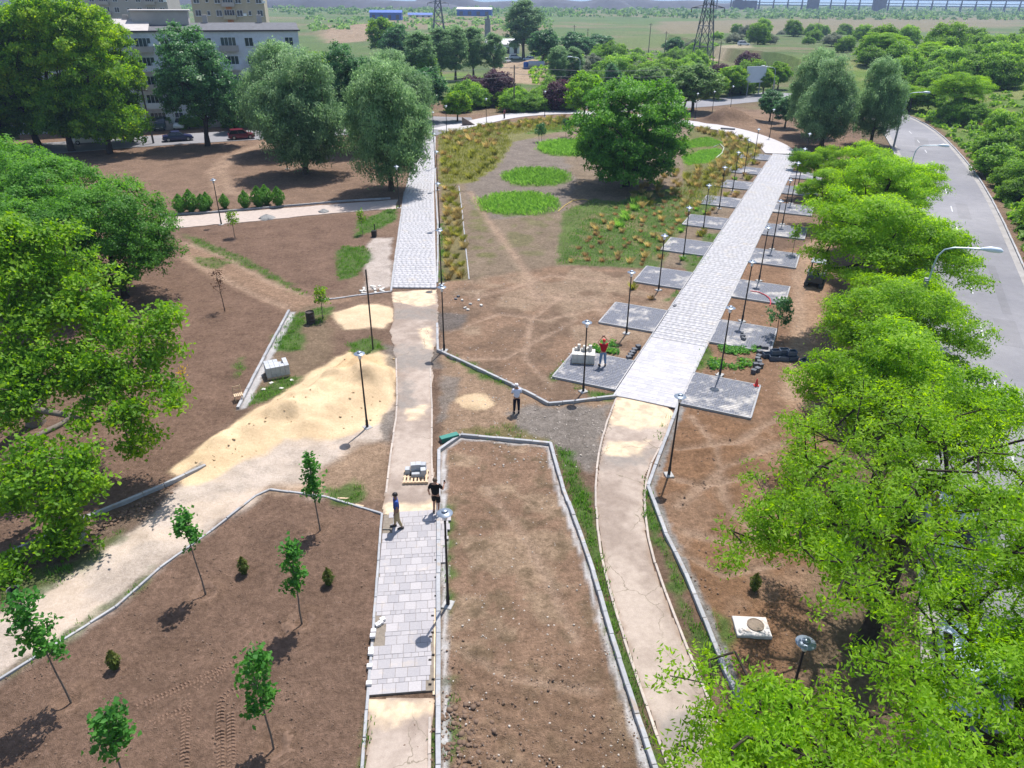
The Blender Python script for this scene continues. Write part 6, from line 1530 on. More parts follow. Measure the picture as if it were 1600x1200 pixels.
for i in range(14):
    px, py = random.uniform(565, 600), random.uniform(447, 459)
    tag(MB().bbox(0, 0, .05, random.uniform(.25, .5), .2, .1, .015).build('rubble_slab', BLOCKP, None, GZ(px, py), (random.uniform(-.2, .3), random.uniform(-.2, .2), random.uniform(0, 3))), 'broken slab in the rubble behind the short kerb', 'slab', 'rubble behind the short kerb')
for i, (px, py, rb_, lb) in enumerate([(417, 341, .8, 'left grey gravel heap on the side path'), (506, 331, .6, 'right grey gravel heap on the side path')]):
    mm = MB(); prof = [(rb_, -.03), (rb_ * .8, rb_ * .16), (rb_ * .5, rb_ * .32), (rb_ * .2, rb_ * .44), (0, rb_ * .47)]
    mm.lathe(prof, 22); mm.v = [(x * (1 + random.uniform(-.12, .12)), y * (1 + random.uniform(-.12, .12)), z + random.uniform(-.02, .03)) for x, y, z in mm.v]
    tag(mm.build('gravel_heap', simple('gravel_grey', (.25, .24, .23), .95, .25, 20, bmp=.5), None, (*G(px, py), .02)), lb, 'heap')
# sprinkler in the oval garden
sp_ = empty('sprinkler', GZ(771, 262)); MB().tube([(0, 0, 0), (0, 0, .5), (-.2, .1, 1.1)], .025, 6).build('riser', STEEL_DK, sp_); MB().lathe([(.05, .0), (.05, .08), (.0, .1)], 8, (-.2, .1, 1.08)).build('nozzle', STEEL_DK, sp_); tag(sp_, 'thin leaning sprinkler pipe in the oval garden', 'sprinkler')
# stones and clods strewn over the soil
def strew(name, n, gen, smin, smax, mat, lbl, seed, squash=.6):
    r = np.random.default_rng(seed)
    ico = np.array([(0, 0, 1), (.89, 0, .45), (.28, .85, .45), (-.72, .53, .45), (-.72, -.53, .45), (.28, -.85, .45), (.72, .53, -.45), (-.28, .85, -.45), (-.89, 0, -.45), (-.28, -.85, -.45), (.72, -.53, -.45)])
    T0 = [(0, 1, 2), (0, 2, 3), (0, 3, 4), (0, 4, 5), (0, 5, 1), (1, 6, 2), (2, 7, 3), (3, 8, 4), (4, 9, 5), (5, 10, 1), (2, 6, 7), (3, 7, 8), (4, 8, 9), (5, 9, 10), (1, 10, 6)]
    pts = []
    while len(pts) < n:
        p = gen(r)
        if p is not None: pts.append(p)
    pts = np.array(pts); z = height(pts[:, 0], pts[:, 1])
    s_ = smin + (smax - smin) * r.random(n) ** 3
    V = ico[None] * (s_[:, None, None] * np.array([1, 1, squash])) * r.uniform(.7, 1.3, (n, 11, 1)) + np.stack([pts[:, 0], pts[:, 1], z + s_ * .15], 1)[:, None]
    T = (np.array(T0)[None] + (np.arange(n) * 11)[:, None, None]).reshape(-1, 3)
    o = link(name, np_mesh(name, V.reshape(-1, 3), T=T, mat=mat)); return tag(o, lbl, 'stones', None, 'stuff')
STONEM = simple('stone_pale', (.42, .36, .31), .9, .3, 5); CLOD = simple('soil_clod', (.155, .098, .066), .95, .3, 3)
def in_px(x0, y0, x1, y1, poly=None):
    def g(r):
        p = G(r.uniform(x0, x1), r.uniform(y0, y1))
        if poly is not None and not inside(np.array([p[0]]), np.array([p[1]]), poly)[0]: return None
        return p
    return g
strew('stones', 650, in_px(686, 690, 1010, 1199, BED_C), .012, .05, STONEM, 'pale stones strewn over the middle bed', 1)
strew('clods', 700, in_px(690, 1000, 1010, 1199, BED_C), .015, .06, CLOD, 'clods of brown soil at the near end of the middle bed', 2)
strew('stones', 900, in_px(690, 440, 960, 690), .015, .06, STONEM, 'pale stones on the bare ground between the walks', 3)
strew('clods', 900, in_px(1015, 640, 1290, 1100, BED_E), .015, .06, CLOD, 'clods of soil in the bed right of the worn path', 4)
strew('clods', 1500, in_px(0, 770, 600, 1199, BED_L), .012, .045, CLOD, 'small clods of soil over the left bed', 5)
strew('clods', 500, lambda r: (lambda t, p0, p1: (p0[0] + (p1[0] - p0[0]) * t + r.normal() * .25, p0[1] + (p1[1] - p0[1]) * t + r.normal() * .2))(r.random(), G(40, 880), G(255, 775)), .03, .11, CLOD, 'heap of dark clods along the kerb by the sandy track', 6)
strew('stones', 260, in_px(770, 630, 950, 730), .02, .07, STONEM, 'stones on the grey gravel patch', 7)
strew('clods', 260, lambda r: (lambda q: (q[0] + r.normal() * .5, q[1] + r.normal() * .9))(G(712, 1160)), .03, .12, CLOD, 'heap of clods beside the near kerb', 8)
strew('stones', 500, in_px(1070, 430, 1270, 650), .012, .05, STONEM, 'stones in the soil around the right pads', 9)
strew('sand_lumps', 160, in_px(290, 560, 620, 740, GP([(625, 560), (545, 560), (420, 640), (290, 730), (360, 735), (450, 690), (600, 660)])), .02, .09, simple('sand_lump', (.44, .31, .18), .95), 'darker lumps scattered over the sand heap', 10)
# ------------------------------------------------------------------ people
SKIN = simple('skin', (.36, .19, .125), .55, .06, 9); SKIN_DK = simple('skin_tanned', (.22, .115, .075), .55, .06, 9)
HAIR = simple('hair_dark', (.018, .014, .012), .6, .2, 20); HAIR_BR = simple('hair_brown', (.10, .065, .04), .6, .2, 20)
def cloth(n, c): return simple(n, c, .85, .12, 14, bmp=.3, spec=.15)
def skin_mesh(name, verts, edges, radii, mat, parent, sub=1):
    me = bpy.data.meshes.new(name); me.from_pydata(verts, edges, []); me.materials.append(mat)
    o = link(name, me, parent)
    m = o.modifiers.new('skin', 'SKIN'); m.use_smooth_shade = True
    if not me.skin_vertices: me.attributes.new
    sv = me.skin_vertices[0].data
    for i, r in enumerate(radii): sv[i].radius = (r, r) if not hasattr(r, '__len__') else r; sv[i].use_root = (i == 0)
    s_ = o.modifiers.new('sub', 'SUBSURF'); s_.levels = s_.render_levels = sub
    return o
def hand(parent, p, d, mat):
    """palm, four fingers and a thumb at wrist p pointing along d"""
    d = Vector(d).normalized(); p = Vector(p); side_v = d.cross(Vector((0, 1, .2))); side_v = side_v.normalized() if side_v.length > .1 else Vector((1, 0, 0)); nrm = d.cross(side_v).normalized()
    m = MB(); m.tube([p, p + d * .03, p + d * .085], [.026, .036, .034], 8)
    for i, l in enumerate((.065, .078, .072, .055)):
        b = p + d * .075 + side_v * (i - 1.5) * .018
        m.tube([b, b + d * l * .55 + nrm * .006, b + d * l * .9 + nrm * .026], [.0092, .0085, .006], 6)
    b = p + d * .025 - side_v * .03; m.tube([b, b + d * .03 - side_v * .02, b + d * .058 - side_v * .024 + nrm * .012], [.0115, .010, .007], 6)
    return m.build('hand', mat, parent, smooth=True)
def person(loc, rz, label, top, bottom, shoes, skin, hair, J, shorts=False, cap=None, sleeve=.55, hands=True, h=1.0, item=None):
    r = empty('person', loc, rz); r.scale = (h * 1.06, h * 1.06, h * 1.02)
    N_ = ['pelvis', 'waist', 'chest', 'neck', 'head0', 'head', 'shL', 'elL', 'wrL', 'shR', 'elR', 'wrR', 'hipL', 'knL', 'anL', 'toL', 'hipR', 'knR', 'anR', 'toR']
    D = dict(pelvis=(0, 0, .96), waist=(0, .0, 1.12), chest=(0, .0, 1.36), neck=(0, .005, 1.51), head0=(0, .01, 1.57), head=(0, .02, 1.68), shL=(-.18, 0, 1.44), elL=(-.25, -.01, 1.16), wrL=(-.26, .07, .92), shR=(.18, 0, 1.44), elR=(.25, -.01, 1.16), wrR=(.26, .07, .92),
             hipL=(-.095, 0, .90), knL=(-.11, .02, .50), anL=(-.12, -.02, .09), toL=(-.135, .13, .035), hipR=(.095, 0, .90), knR=(.11, .02, .50), anR=(.12, -.02, .09), toR=(.135, .13, .035))
    D.update(J)
    rad = dict(pelvis=(.15, .11), waist=(.145, .105), chest=(.165, .115), neck=.055, head0=.068, head=(.085, .10), shL=.062, elL=.042, wrL=.028, shR=.062, elR=.042, wrR=.028, hipL=.088, knL=.058, anL=.040, toL=.034, hipR=.088, knR=.058, anR=.040, toR=.034)
    E = [('pelvis', 'waist'), ('waist', 'chest'), ('chest', 'neck'), ('neck', 'head0'), ('head0', 'head'), ('chest', 'shL'), ('shL', 'elL'), ('elL', 'wrL'), ('chest', 'shR'), ('shR', 'elR'), ('elR', 'wrR'), ('pelvis', 'hipL'), ('hipL', 'knL'), ('knL', 'anL'), ('anL', 'toL'), ('pelvis', 'hipR'), ('hipR', 'knR'), ('knR', 'anR'), ('anR', 'toR')]
    idx = {n: i for i, n in enumerate(N_)}
    skin_mesh('body', [D[n] for n in N_], [(idx[a], idx[b]) for a, b in E], [rad[n] if not hasattr(rad[n], '__len__') else rad[n] for n in N_], skin, r, 2)
    # shirt: torso and sleeves a little outside the body
    def lp3(a, b, t): return tuple(D[a][i] + (D[b][i] - D[a][i]) * t for i in range(3))
    tv = [(D['pelvis'][0], D['pelvis'][1], D['pelvis'][2] - .02), D['waist'], D['chest'], lp3('chest', 'neck', .72), D['shL'], lp3('shL', 'elL', sleeve), D['shR'], lp3('shR', 'elR', sleeve)]
    skin_mesh('shirt', tv, [(0, 1), (1, 2), (2, 3), (2, 4), (4, 5), (2, 6), (6, 7)], [(.172, .135), (.170, .135), (.185, .135), .075, .082, .066, .082, .066], top, r, 2)
    e = .82 if shorts else .97
    bv = [lp3('pelvis', 'waist', .25), (D['pelvis'][0], D['pelvis'][1], D['pelvis'][2] - .04), D['hipL'], lp3('hipL', 'knL', .6), (D['knL'] if not shorts else lp3('hipL', 'knL', .85)), D['hipR'], lp3('hipR', 'knR', .6), (D['knR'] if not shorts else lp3('hipR', 'knR', .85))]
    be = [(0, 1), (1, 2), (2, 3), (3, 4), (1, 5), (5, 6), (6, 7)]; br_ = [(.160, .125), (.165, .13), .112, .092, .082 if not shorts else .098, .112, .092, .082 if not shorts else .098]
    if not shorts:
        bv += [lp3('knL', 'anL', .9), lp3('knR', 'anR', .9)]; be += [(4, 8), (7, 9)]; br_ += [.062, .062]
    skin_mesh('shorts' if shorts else 'trousers', bv, be, br_, bottom, r, 2)
    for s_ in 'LR':
        a, t = Vector(D['an' + s_]), Vector(D['to' + s_])
        dd = (t - a); dd.z = 0; dd.normalize()
        MB().tube([Vector((a.x, a.y, .045)) - dd * .07, Vector((a.x, a.y, .055)), Vector((t.x, t.y, .045)) - dd * .03, Vector((t.x, t.y, .035)) + dd * .06], [.04, .052, .05, .03], 8).build('shoe', shoes, r, smooth=True)
        if hands: hand(r, D['wr' + s_], Vector(D['wr' + s_]) - Vector(D['el' + s_]), skin)
    hd = Vector(D['head']); fw = hd - Vector(D['head0']); fx = Vector((0, 1, 0))
    # hair or cap, nose, ears, eyes
    prof = [(.0, .118), (.045, .112), (.085, .075), (.102, .02), (.098, -.03)]
    m = MB(); m.lathe(prof[::-1], 14); m.v = [(x * .92 + hd.x, y * 1.08 + hd.y - .012, z + hd.z + .012 + (.03 if y > .04 and z < .05 else 0)) for x, y, z in m.v]
    m.build('cap' if cap else 'hair', cap or hair, r, smooth=True)
    if cap: MB().bbox(hd.x, hd.y + .13, hd.z + .035, .15, .12, .015, .005).build('cap_peak', cap, r)
    MB().add([(hd.x - .014, hd.y + .098, hd.z - .04), (hd.x + .014, hd.y + .098, hd.z - .04), (hd.x, hd.y + .13, hd.z - .038), (hd.x, hd.y + .102, hd.z + .01)], [(0, 1, 2), (0, 2, 3), (1, 3, 2)]).build('nose', skin, r)
    for sx_ in (-1, 1):
        MB().lathe([(.0, -.012), (.012, 0), (.0, .012)], 8, (hd.x + sx_ * .033, hd.y + .098, hd.z + .01)).build('eye', HAIR, r)
        MB().lathe([(.0, -.03), (.014, -.01), (.016, .015), (.0, .03)], 6, (hd.x + sx_ * .092, hd.y, hd.z - .01)).build('ear', skin, r)
    MB().box(hd.x, hd.y + .104, hd.z - .075, .045, .008, .010).build('mouth', simple('lips', (.25, .09, .08), .6) if 'lips' not in MATS else MATS['lips'], r)
    tag(r, label, 'person')
    return r
SHOE_D = simple('shoe_dark', (.02, .02, .024), .6); SHOE_L = simple('shoe_light', (.45, .44, .43), .7)
person((*G(622, 826), .062), math.radians(105), 'person in a blue shirt and khaki trousers standing on the slab path', cloth('shirt_blue', (.045, .085, .30)), cloth('trousers_khaki', (.40, .31, .18)), SHOE_D, SKIN_DK, HAIR,
       dict(knL=(-.10, -.02, .5), anL=(-.11, -.16, .09), toL=(-.12, -.02, .035), knR=(.10, .06, .5), anR=(.11, .10, .09), toR=(.12, .25, .035), elL=(-.26, .0, 1.17), wrL=(-.24, .10, .93), elR=(.26, -.02, 1.17), wrR=(.25, .06, .92)), sleeve=.7, h=1.02)
pb_ = person((*G(682, 802), .03), math.radians(-8), 'person in black t-shirt and shorts seen from behind holding up a phone', cloth('shirt_black', (.012, .012, .013)), cloth('shorts_black', (.016, .015, .014)), SHOE_D, SKIN, HAIR_BR,
       dict(elR=(.30, .06, 1.20), wrR=(.30, .26, 1.33), elL=(-.28, -.04, 1.18), wrL=(-.27, .06, .95), knL=(-.10, .10, .50), anL=(-.09, -.04, .12), knR=(.11, -.02, .50), anR=(.12, -.14, .09), toR=(.13, .0, .035)), shorts=True, sleeve=.75, h=1.04)
o = MB().bbox(0, 0, 0, .075, .012, .155, .004).build('phone', simple('phone_black', (.01, .01, .012), .2), None, tuple(Vector((*G(682, 802), .03)) + Matrix.Rotation(math.radians(-8), 3, 'Z') @ Vector((.305 * 1.10, .335 * 1.10, 1.40 * 1.06)))); tag(o, 'black phone held up by the person in black', 'phone')
person((*G(807, 645), 0.0), math.radians(8), 'person in a pale shirt, white cap and dark trousers seen from behind', cloth('shirt_pale', (.62, .66, .80)), cloth('trousers_navy', (.012, .014, .03)), SHOE_D, SKIN, HAIR_BR,
       dict(elL=(-.25, .04, 1.17), wrL=(-.09, .22, 1.18), elR=(.25, .04, 1.17), wrR=(.09, .22, 1.18)), cap=simple('cap_white', (.70, .66, .68), .8), sleeve=.85)
rp = Vector((*G(941, 574), PZ + .002))
person(tuple(rp), math.radians(4), 'person in red shirt and red cap raising a camera with both arms', cloth('shirt_red', (.36, .012, .02)), cloth('jeans_blue', (.15, .23, .36)), SHOE_D, SKIN, HAIR,
       dict(elL=(-.34, .12, 1.56), wrL=(-.12, .24, 1.76), elR=(.34, .12, 1.56), wrR=(.12, .24, 1.76), anL=(-.16, -.02, .09), anR=(.16, -.02, .09), toL=(-.19, .12, .035), toR=(.19, .12, .035), knL=(-.13, .02, .5), knR=(.13, .02, .5)), cap=simple('cap_red', (.55, .02, .02), .7), sleeve=.5)
o = MB().bbox(0, 0, 0, .17, .05, .09, .01).build('camera_body', simple('camera_black', (.01, .01, .012), .3), None, tuple(rp + Vector((-.01, .35, 1.87)))); tag(o, 'black camera held up by the person in red', 'camera')
person(GZ(788, 186), math.radians(60), 'small distant person standing on the far walk by the yellow fence', cloth('shirt_maroon', (.20, .04, .08)), cloth('trousers_dark', (.03, .03, .05)), SHOE_D, SKIN, HAIR, {}, hands=False)
# ------------------------------------------------------------------ cars
CAR_GLASS = simple('car_glass', (.02, .025, .03), .12, .1, 4, spec=.7); TYRE = simple('tyre', (.015, .015, .016), .85); RIM = simple('wheel_rim', (.35, .36, .37), .35, .1, 5, metal=.7)
LIGHT_W = simple('headlight_glass', (.7, .72, .74), .2, .05, 5); LIGHT_R = simple('tail_light_red', (.35, .01, .01), .3, .05, 5); PLATE = simple('number_plate_blank', (.7, .7, .68), .5)
def loft(mb, secs, mi=0):
    n = len(secs[0]); vs, fs = [], []
    for s_ in secs: vs += s_
    for i in range(len(secs) - 1):
        for k in range(n): fs.append((i * n + k, i * n + (k + 1) % n, (i + 1) * n + (k + 1) % n, (i + 1) * n + k))
    fs += [tuple(range(n))[::-1], tuple((len(secs) - 1) * n + k for k in range(n))]
    mb.add(vs, fs, mi)
def make_car(kind, paint):
    """parts of a car standing at the origin, nose towards +x"""
    L, W, Hb, Hr = dict(sedan=(4.3, 1.72, .88, 1.42), hatch=(3.9, 1.70, .92, 1.48), suv=(4.4, 1.82, 1.02, 1.66), van=(4.5, 1.80, 1.08, 1.85))[kind]
    out = []
    P = simple('car_paint_' + str(len(MATS)), paint, .28, .04, 3, spec=.6)
    def sec(x, hw, zb, zt, c=.12): return [(x, -hw, zb + .06), (x, -hw + .05, zb), (x, hw - .05, zb), (x, hw, zb + .06), (x, hw, zt - c), (x, hw - c * .8, zt), (x, -hw + c * .8, zt), (x, -hw, zt - c)]
    h2 = L / 2; b = MB()
    hood = .78 if kind != 'van' else .92
    loft(b, [sec(-h2, W * .40, .34, Hb * .78), sec(-h2 + .06, W * .46, .26, Hb * .94), sec(-h2 + .45, W * .5, .22, Hb), sec(-.3, W * .5, .22, Hb), sec(.75, W * .5, .22, Hb), sec(h2 - .9, W * .5, .22, hood + .08), sec(h2 - .25, W * .47, .24, hood - .04), sec(h2 - .04, W * .42, .28, hood - .18), sec(h2, W * .36, .34, .56)])
    out.append(('body', b.mesh('body', P, True)))
    # glasshouse and roof
    xr0, xr1 = (-h2 + (.75 if kind == 'sedan' else .12), .95)
    rr0, rr1 = (-h2 + (1.35 if kind == 'sedan' else .45), .25)
    def gsec(x, z, hw): return [(x, -hw, z), (x, hw, z)]
    g = MB(); hw0, hw1 = W * .46, W * .38
    vs = [(xr0, -hw0, Hb - .03), (xr1, -hw0, Hb - .03), (xr1, hw0, Hb - .03), (xr0, hw0, Hb - .03), (rr0, -hw1, Hr - .06), (rr1, -hw1, Hr - .06), (rr1, hw1, Hr - .06), (rr0, hw1, Hr - .06)]
    g.add(vs, [(0, 1, 5, 4), (1, 2, 6, 5), (2, 3, 7, 6), (3, 0, 4, 7), (4, 5, 6, 7)]); out.append(('window_glass', g.mesh('window_glass', CAR_GLASS)))
    rf = MB(); rf.bbox((rr0 + rr1) / 2, 0, Hr - .035, rr1 - rr0 + .12, hw1 * 2 + .06, .07, .03); out.append(('roof', rf.mesh('roof', P, True)))
    pl = MB()
    for sd in (-1, 1):
        for t in (0.0, .5, 1.0):
            xb, xt = xr0 + (xr1 - xr0) * t, rr0 + (rr1 - rr0) * t
            pl.tube([(xb, sd * (hw0 + .005), Hb - .03), (xt, sd * (hw1 + .005), Hr - .05)], .028, 5)
    out.append(('pillar', pl.mesh('pillar', P)))
    ty = MB().tube([(0, -.1, 0), (0, .1, 0)], .31, 18).mesh('tyre', TYRE, True); rm = MB().tube([(0, -.108, 0), (0, .108, 0)], .19, 14).mesh('rim', RIM, True)
    wheels = [(sx_ * (h2 - .75), sy_ * (W / 2 - .07), .31) for sx_ in (-1, 1) for sy_ in (-1, 1)]
    hl = MB().bbox(0, 0, 0, .08, .34, .14, .02).mesh('headlight', LIGHT_W); tl = MB().bbox(0, 0, 0, .07, .26, .17, .02).mesh('tail_light', LIGHT_R)
    pt = MB().box(0, 0, 0, .02, .5, .11).mesh('number_plate', PLATE); bm = MB().bbox(0, 0, 0, .14, W * .86, .16, .03).mesh('bumper', P)
    return dict(parts=out, wheels=wheels, tyre=ty, rim=rm, hl=[(h2 - .06, s_ * W * .33, .62) for s_ in (-1, 1)], tl=[(-h2 + .035, s_ * W * .37, .74) for s_ in (-1, 1)], hlm=hl, tlm=tl, plate=pt, px=h2, bump=bm)
def car(kit, loc, rz, label, grp=None):
    r = empty('parked_car', loc, rz)
    for n, me in kit['parts']: link(n, me, r)
    for w in kit['wheels']:
        t = link('wheel', kit['tyre'], r, w); link('rim', kit['rim'], t)
    for p in kit['hl']: link('headlight', kit['hlm'], r, p)
    for p in kit['tl']: link('tail_light', kit['tlm'], r, p)
    for s_ in (-1, 1): link('number_plate', kit['plate'], r, (s_ * (kit['px'] + .075), 0, .48)); link('bumper', kit['bump'], r, (s_ * (kit['px'] - .0), 0, .40))
    return tag(r, label, 'car', grp)
kb, kr, kg, kw, kk_ = make_car('sedan', (.010, .013, .065)), make_car('hatch', (.13, .006, .02)), make_car('van', (.03, .06, .055)), make_car('suv', (.68, .69, .70)), make_car('hatch', (.45, .52, .60))
sa = math.atan2(8, 18)
def zc(px, py): x, y = G(px, py); return (x, y, .03)
car(kb, zc(279, 220), sa + .02, 'dark blue saloon car parked on the street left of the dark oak')
car(kr, zc(378, 217), sa + .02, 'dark red hatchback parked on the street under the low bushy tree')
car(kg, zc(254, 202), sa - math.pi / 2 - .3, 'dark green van parked nose in before the apartment block')
car(kw, zc(285, 200), sa - math.pi / 2 - .3, 'white off-road car parked beside the dark green van')
car(kw, zc(140, 224), sa, 'white car parked on the street hidden behind the maples')
car(kw, GZ(805, 92), .3, 'white car on the building site beyond the poplars', 'cars on the far building site'); car(kk_, GZ(826, 94), 2.5, 'pale blue car right of the white one on the building site', 'cars on the far building site'); car(kw, GZ(790, 97), 1.0, 'white car at the left of the building site', 'cars on the far building site')
car(kw, GZ(1159, 88), .1, 'white car on the track behind the pylon')
(xc, yc), ac = along(RM, 33.5); car(kk_, (xc - 3.2 * math.cos(ac - math.pi / 2), yc - 3.2 * math.sin(ac - math.pi / 2), .03), ac, 'pale blue car glimpsed on the road through the locust leaves')
(xc, yc), ac = along(RM, 42); car(kw, (xc - 3.3 * math.cos(ac - math.pi / 2), yc - 3.3 * math.sin(ac - math.pi / 2), .03), ac, 'white car glimpsed at the roadside behind the large locust tree')
# small tracked digger half hidden below the trees
dg = empty('mini_digger', (*G(1272, 445), 0), 1.1)
DGM = simple('digger_dark', (.035, .045, .05), .5, .2, 5); DGY = simple('digger_grey', (.20, .22, .24), .5, .15, 5)
for sy_ in (-.55, .55):
    MB().tube([(-.75, sy_, .22), (.75, sy_, .22)], .2, 10).build('track', TYRE, dg); MB().bbox(0, sy_, .22, 1.6, .26, .36, .08).build('track_guard', DGM, dg)
MB().bbox(-.1, 0, .68, 1.5, 1.15, .5, .06).build('hull', DGM, dg)
for sx_ in (-.6, .35):
    for sy_ in (-.45, .45): MB().box(sx_, sy_, 1.45, .06, .06, 1.1).build('cab_post', DGM, dg)
MB().bbox(-.12, 0, 2.03, 1.2, 1.1, .07, .02).build('cab_roof', DGY, dg); MB().box(-.3, 0, 1.1, .4, .45, .35).build('seat', TYRE, dg)
for sy_ in (-.62, .62): MB().tube([(-.7, sy_, 1.15), (.3, sy_, 1.2), (1.15, sy_, .5)], .07, 6).build('lift_arm', DGY, dg)
MB().box(1.35, 0, .32, .5, 1.5, .5).build('bucket', DGM, dg)
tag(dg, 'small dark tracked loader half hidden under the locust trees', 'loader')
# ------------------------------------------------------------------ apartment blocks
WALL_A = simple('wall_render_pale', (.60, .62, .68), .9, .1, .35, scale2=2.5, bmp=.1, dirt=((.36, .36, .40), .55, .75, .25)); WALL_B = simple('wall_panel_beige', (.40, .36, .34), .9, .08, .3, scale2=2); WALL_C = simple('wall_panel_tan', (.42, .36, .27), .9, .08, .3, scale2=2); WALL_O = simple('wall_orange', (.40, .17, .07), .9, .08, .4)
FRAME_W = simple('window_frame_white', (.68, .70, .72), .5, .05, 6); GLASSB = simple('window_pane_dark', (.03, .05, .07), .12, .2, 1.5, rnd=.6, spec=.7); ROOFM = simple('roof_sheet', (.42, .38, .36), .7, .12, 1.2, bmp=.2); ROOFD = simple('roof_felt', (.10, .10, .11), .85, .2, 1.2); TRIM = simple('roof_trim_dark', (.06, .05, .055), .7)
def window_kit(w, h, n=2):
    f = MB(); t = .06
    for (x, z, sx_, sz) in ((0, h / 2 - t / 2, w, t), (0, -h / 2 + t / 2, w, t)): f.box(x, -.03, z, sx_, .09, sz)
    for i in range(n + 1): f.box(-w / 2 + t / 2 + (w - t) * i / n, -.032, 0, t, .088, h - 2 * t)
    return f.mesh('window_frame', FRAME_W), MB().box(0, .01, 0, w - .02, .03, h - .02).mesh('pane', GLASSB), MB().box(0, -.09, -h / 2 - .04, w + .16, .2, .05).mesh('sill', FRAME_W)
WK = {2: window_kit(1.35, 1.35, 2), 3: window_kit(2.4, 1.5, 4), 1: window_kit(.7, 1.0, 1)}
def add_window(root, x, z, k, y=-.02):
    o = link('window', WK[k][0], root, (x, y, z)); link('pane', WK[k][1], o); link('sill', WK[k][2], o)
def block(ax, ay, bx, by, depth, H, floors, label, wall, bays, z0=1.6, roof='pitch', first=0, balc=(), stripe=()):
    L = math.hypot(bx - ax, by - ay); rz = math.atan2(by - ay, bx - ax)
    r = empty('apartment_block', (ax, ay, 0), rz)
    MB().box(L / 2, depth / 2, H / 2 - .5, L, depth, H + 1).build('wall', wall, r)
    MB().box(L / 2, depth / 2 - .0, H + .12, L + .7, depth + .7, .22).build('cornice', TRIM if roof == 'pitch' else wall, r)
    if roof == 'pitch':
        for (x0, x1, m, hh) in ((0, L * .52, ROOFM, 1.5), (L * .52 + .1, L, ROOFD, .9)):
            mb = MB(); o_ = .4
            mb.add([(x0 - .2, -o_, H + .24), (x1 + .2, -o_, H + .24), (x1 + .2, depth + o_, H + .24), (x0 - .2, depth + o_, H + .24), (x0 - .2, depth / 2, H + .24 + hh), (x1 + .2, depth / 2, H + .24 + hh)], [(0, 1, 5, 4), (2, 3, 4, 5), (0, 4, 3), (1, 2, 5)]); mb.build('roof', m, r)
        for xx in (L * .2, L * .45, L * .7, L * .88): MB().box(xx, depth * .5, H + 1.6, .8, .7, 1.4).build('chimney', WALL_B, r)
        MB().box(L * .56, depth * .55, H + 1.9, 8.5, 4.4, 2.0).build('roof_house', WALL_B, r); MB().box(L * .56, depth * .55, H + 2.98, 9.2, 5.0, .16).build('roof_house_cover', ROOFM, r)
    fh = (H - .6) / floors
    for x0, x1, m in stripe: MB().box((x0 + x1) / 2 * L, -.03, H / 2, (x1 - x0) * L, .08, H - .2).build('wall_panel', m, r)
    for f in range(first, floors):
        for i in range(bays):
            x, z = L * (i + .5) / bays, .3 + fh * f + 1.55
            k = 3 if (i % 4 == 3) else (1 if i % 4 == 1 else 2)
            add_window(r, x, z, k, -.08 if stripe else -.02)
            if i % 4 == 3 and (f, i) not in ((0, 3),):
                b_ = MB(); b_.box(x, -.55, z - 1.3, 2.9, 1.0, .14); b_.box(x, -1.03, z - .85, 2.9, .08, .8); b_.box(x - 1.42, -.55, z - .85, .07, .9, .8); b_.box(x + 1.42, -.55, z - .85, .07, .9, .8)
                b_.build('balcony', wall if f % 2 else WALL_B, r)
    for q in range(9):
        i_, f_ = (q * 5 + 2) % bays, first + (q * 7) % (floors - first)
        MB().bbox(L * (i_ + .5) / bays + 1.15, -.2, .3 + fh * f_ + 1.2, .8, .34, .55, .03).build('air_conditioner', FRAME_W, r)
    MB().box(L * .3, -.06, 1.1, 1.5, .12, 2.2).build('door', TRIM, r)
    return tag(r, label, 'building')
block(-82, 119.0, -36.4, 134.5, 11, 14.6, 5, 'pale five storey apartment block behind the street trees', WALL_A, 15)
a_, b_ = at_px(300, 10, 195), at_px(413, 10, 199); block(a_[0], a_[1], b_[0], b_[1], 14, 31, 11, 'tan tower block with an orange stripe at the top of the picture', WALL_C, 7, roof='flat', first=3, stripe=((.46, .54, WALL_O),))
a_, b_ = at_px(100, 10, 232), at_px(262, 10, 236); block(a_[0], a_[1], b_[0], b_[1], 14, 33, 12, 'grey beige tower block at the upper left corner', WALL_B, 9, roof='flat', first=3)
# ------------------------------------------------------------------ fence, wedge wall, billboard, poles, pylons
YEL = simple('fence_yellow', (.45, .30, .06), .7, .15, 4)
fx = [(-3.5, 148.8), (2, 151.8), (8, 154.0), (13, 154.6)]
fn = empty('yellow_fence', (*fx[0], 0))
for a, b in zip(fx[:-1], fx[1:]):
    n = 6; rz = math.atan2(b[1] - a[1], b[0] - a[0]); l = math.hypot(b[0] - a[0], b[1] - a[1])
    for i in range(n):
        x, y = a[0] + (b[0] - a[0]) * i / n - fx[0][0], a[1] + (b[1] - a[1]) * i / n - fx[0][1]
        MB().box(x, y, .55, .09, .09, 1.1).build('post', YEL, fn)
    for z in (.35, .95): MB().box((a[0] + b[0]) / 2 - fx[0][0], (a[1] + b[1]) / 2 - fx[0][1], z, l, .05, .1, rz).build('rail', YEL, fn)
tag(fn, 'low yellow railing along the far edge of the far walk', 'fence')
wg = MB(); (x0, y0), (x1, y1) = G(722, 197), G(742, 196)
wg.add([(x0, y0, 0), (x1, y1, 0), (x1, y1 + .4, 0), (x0, y0 + .4, 0), (x0, y0, 1.5), (x1, y1, .1), (x1, y1 + .4, .1), (x0, y0 + .4, 1.5)], [(0, 3, 2, 1), (4, 5, 6, 7), (0, 1, 5, 4), (1, 2, 6, 5), (2, 3, 7, 6), (3, 0, 4, 7)])
tag(wg.build('ramp_wall', simple('ramp_stone', (.16, .12, .10), .9, .2, 3)), 'dark wedge shaped ramp wall beside the forecourt', 'wall')
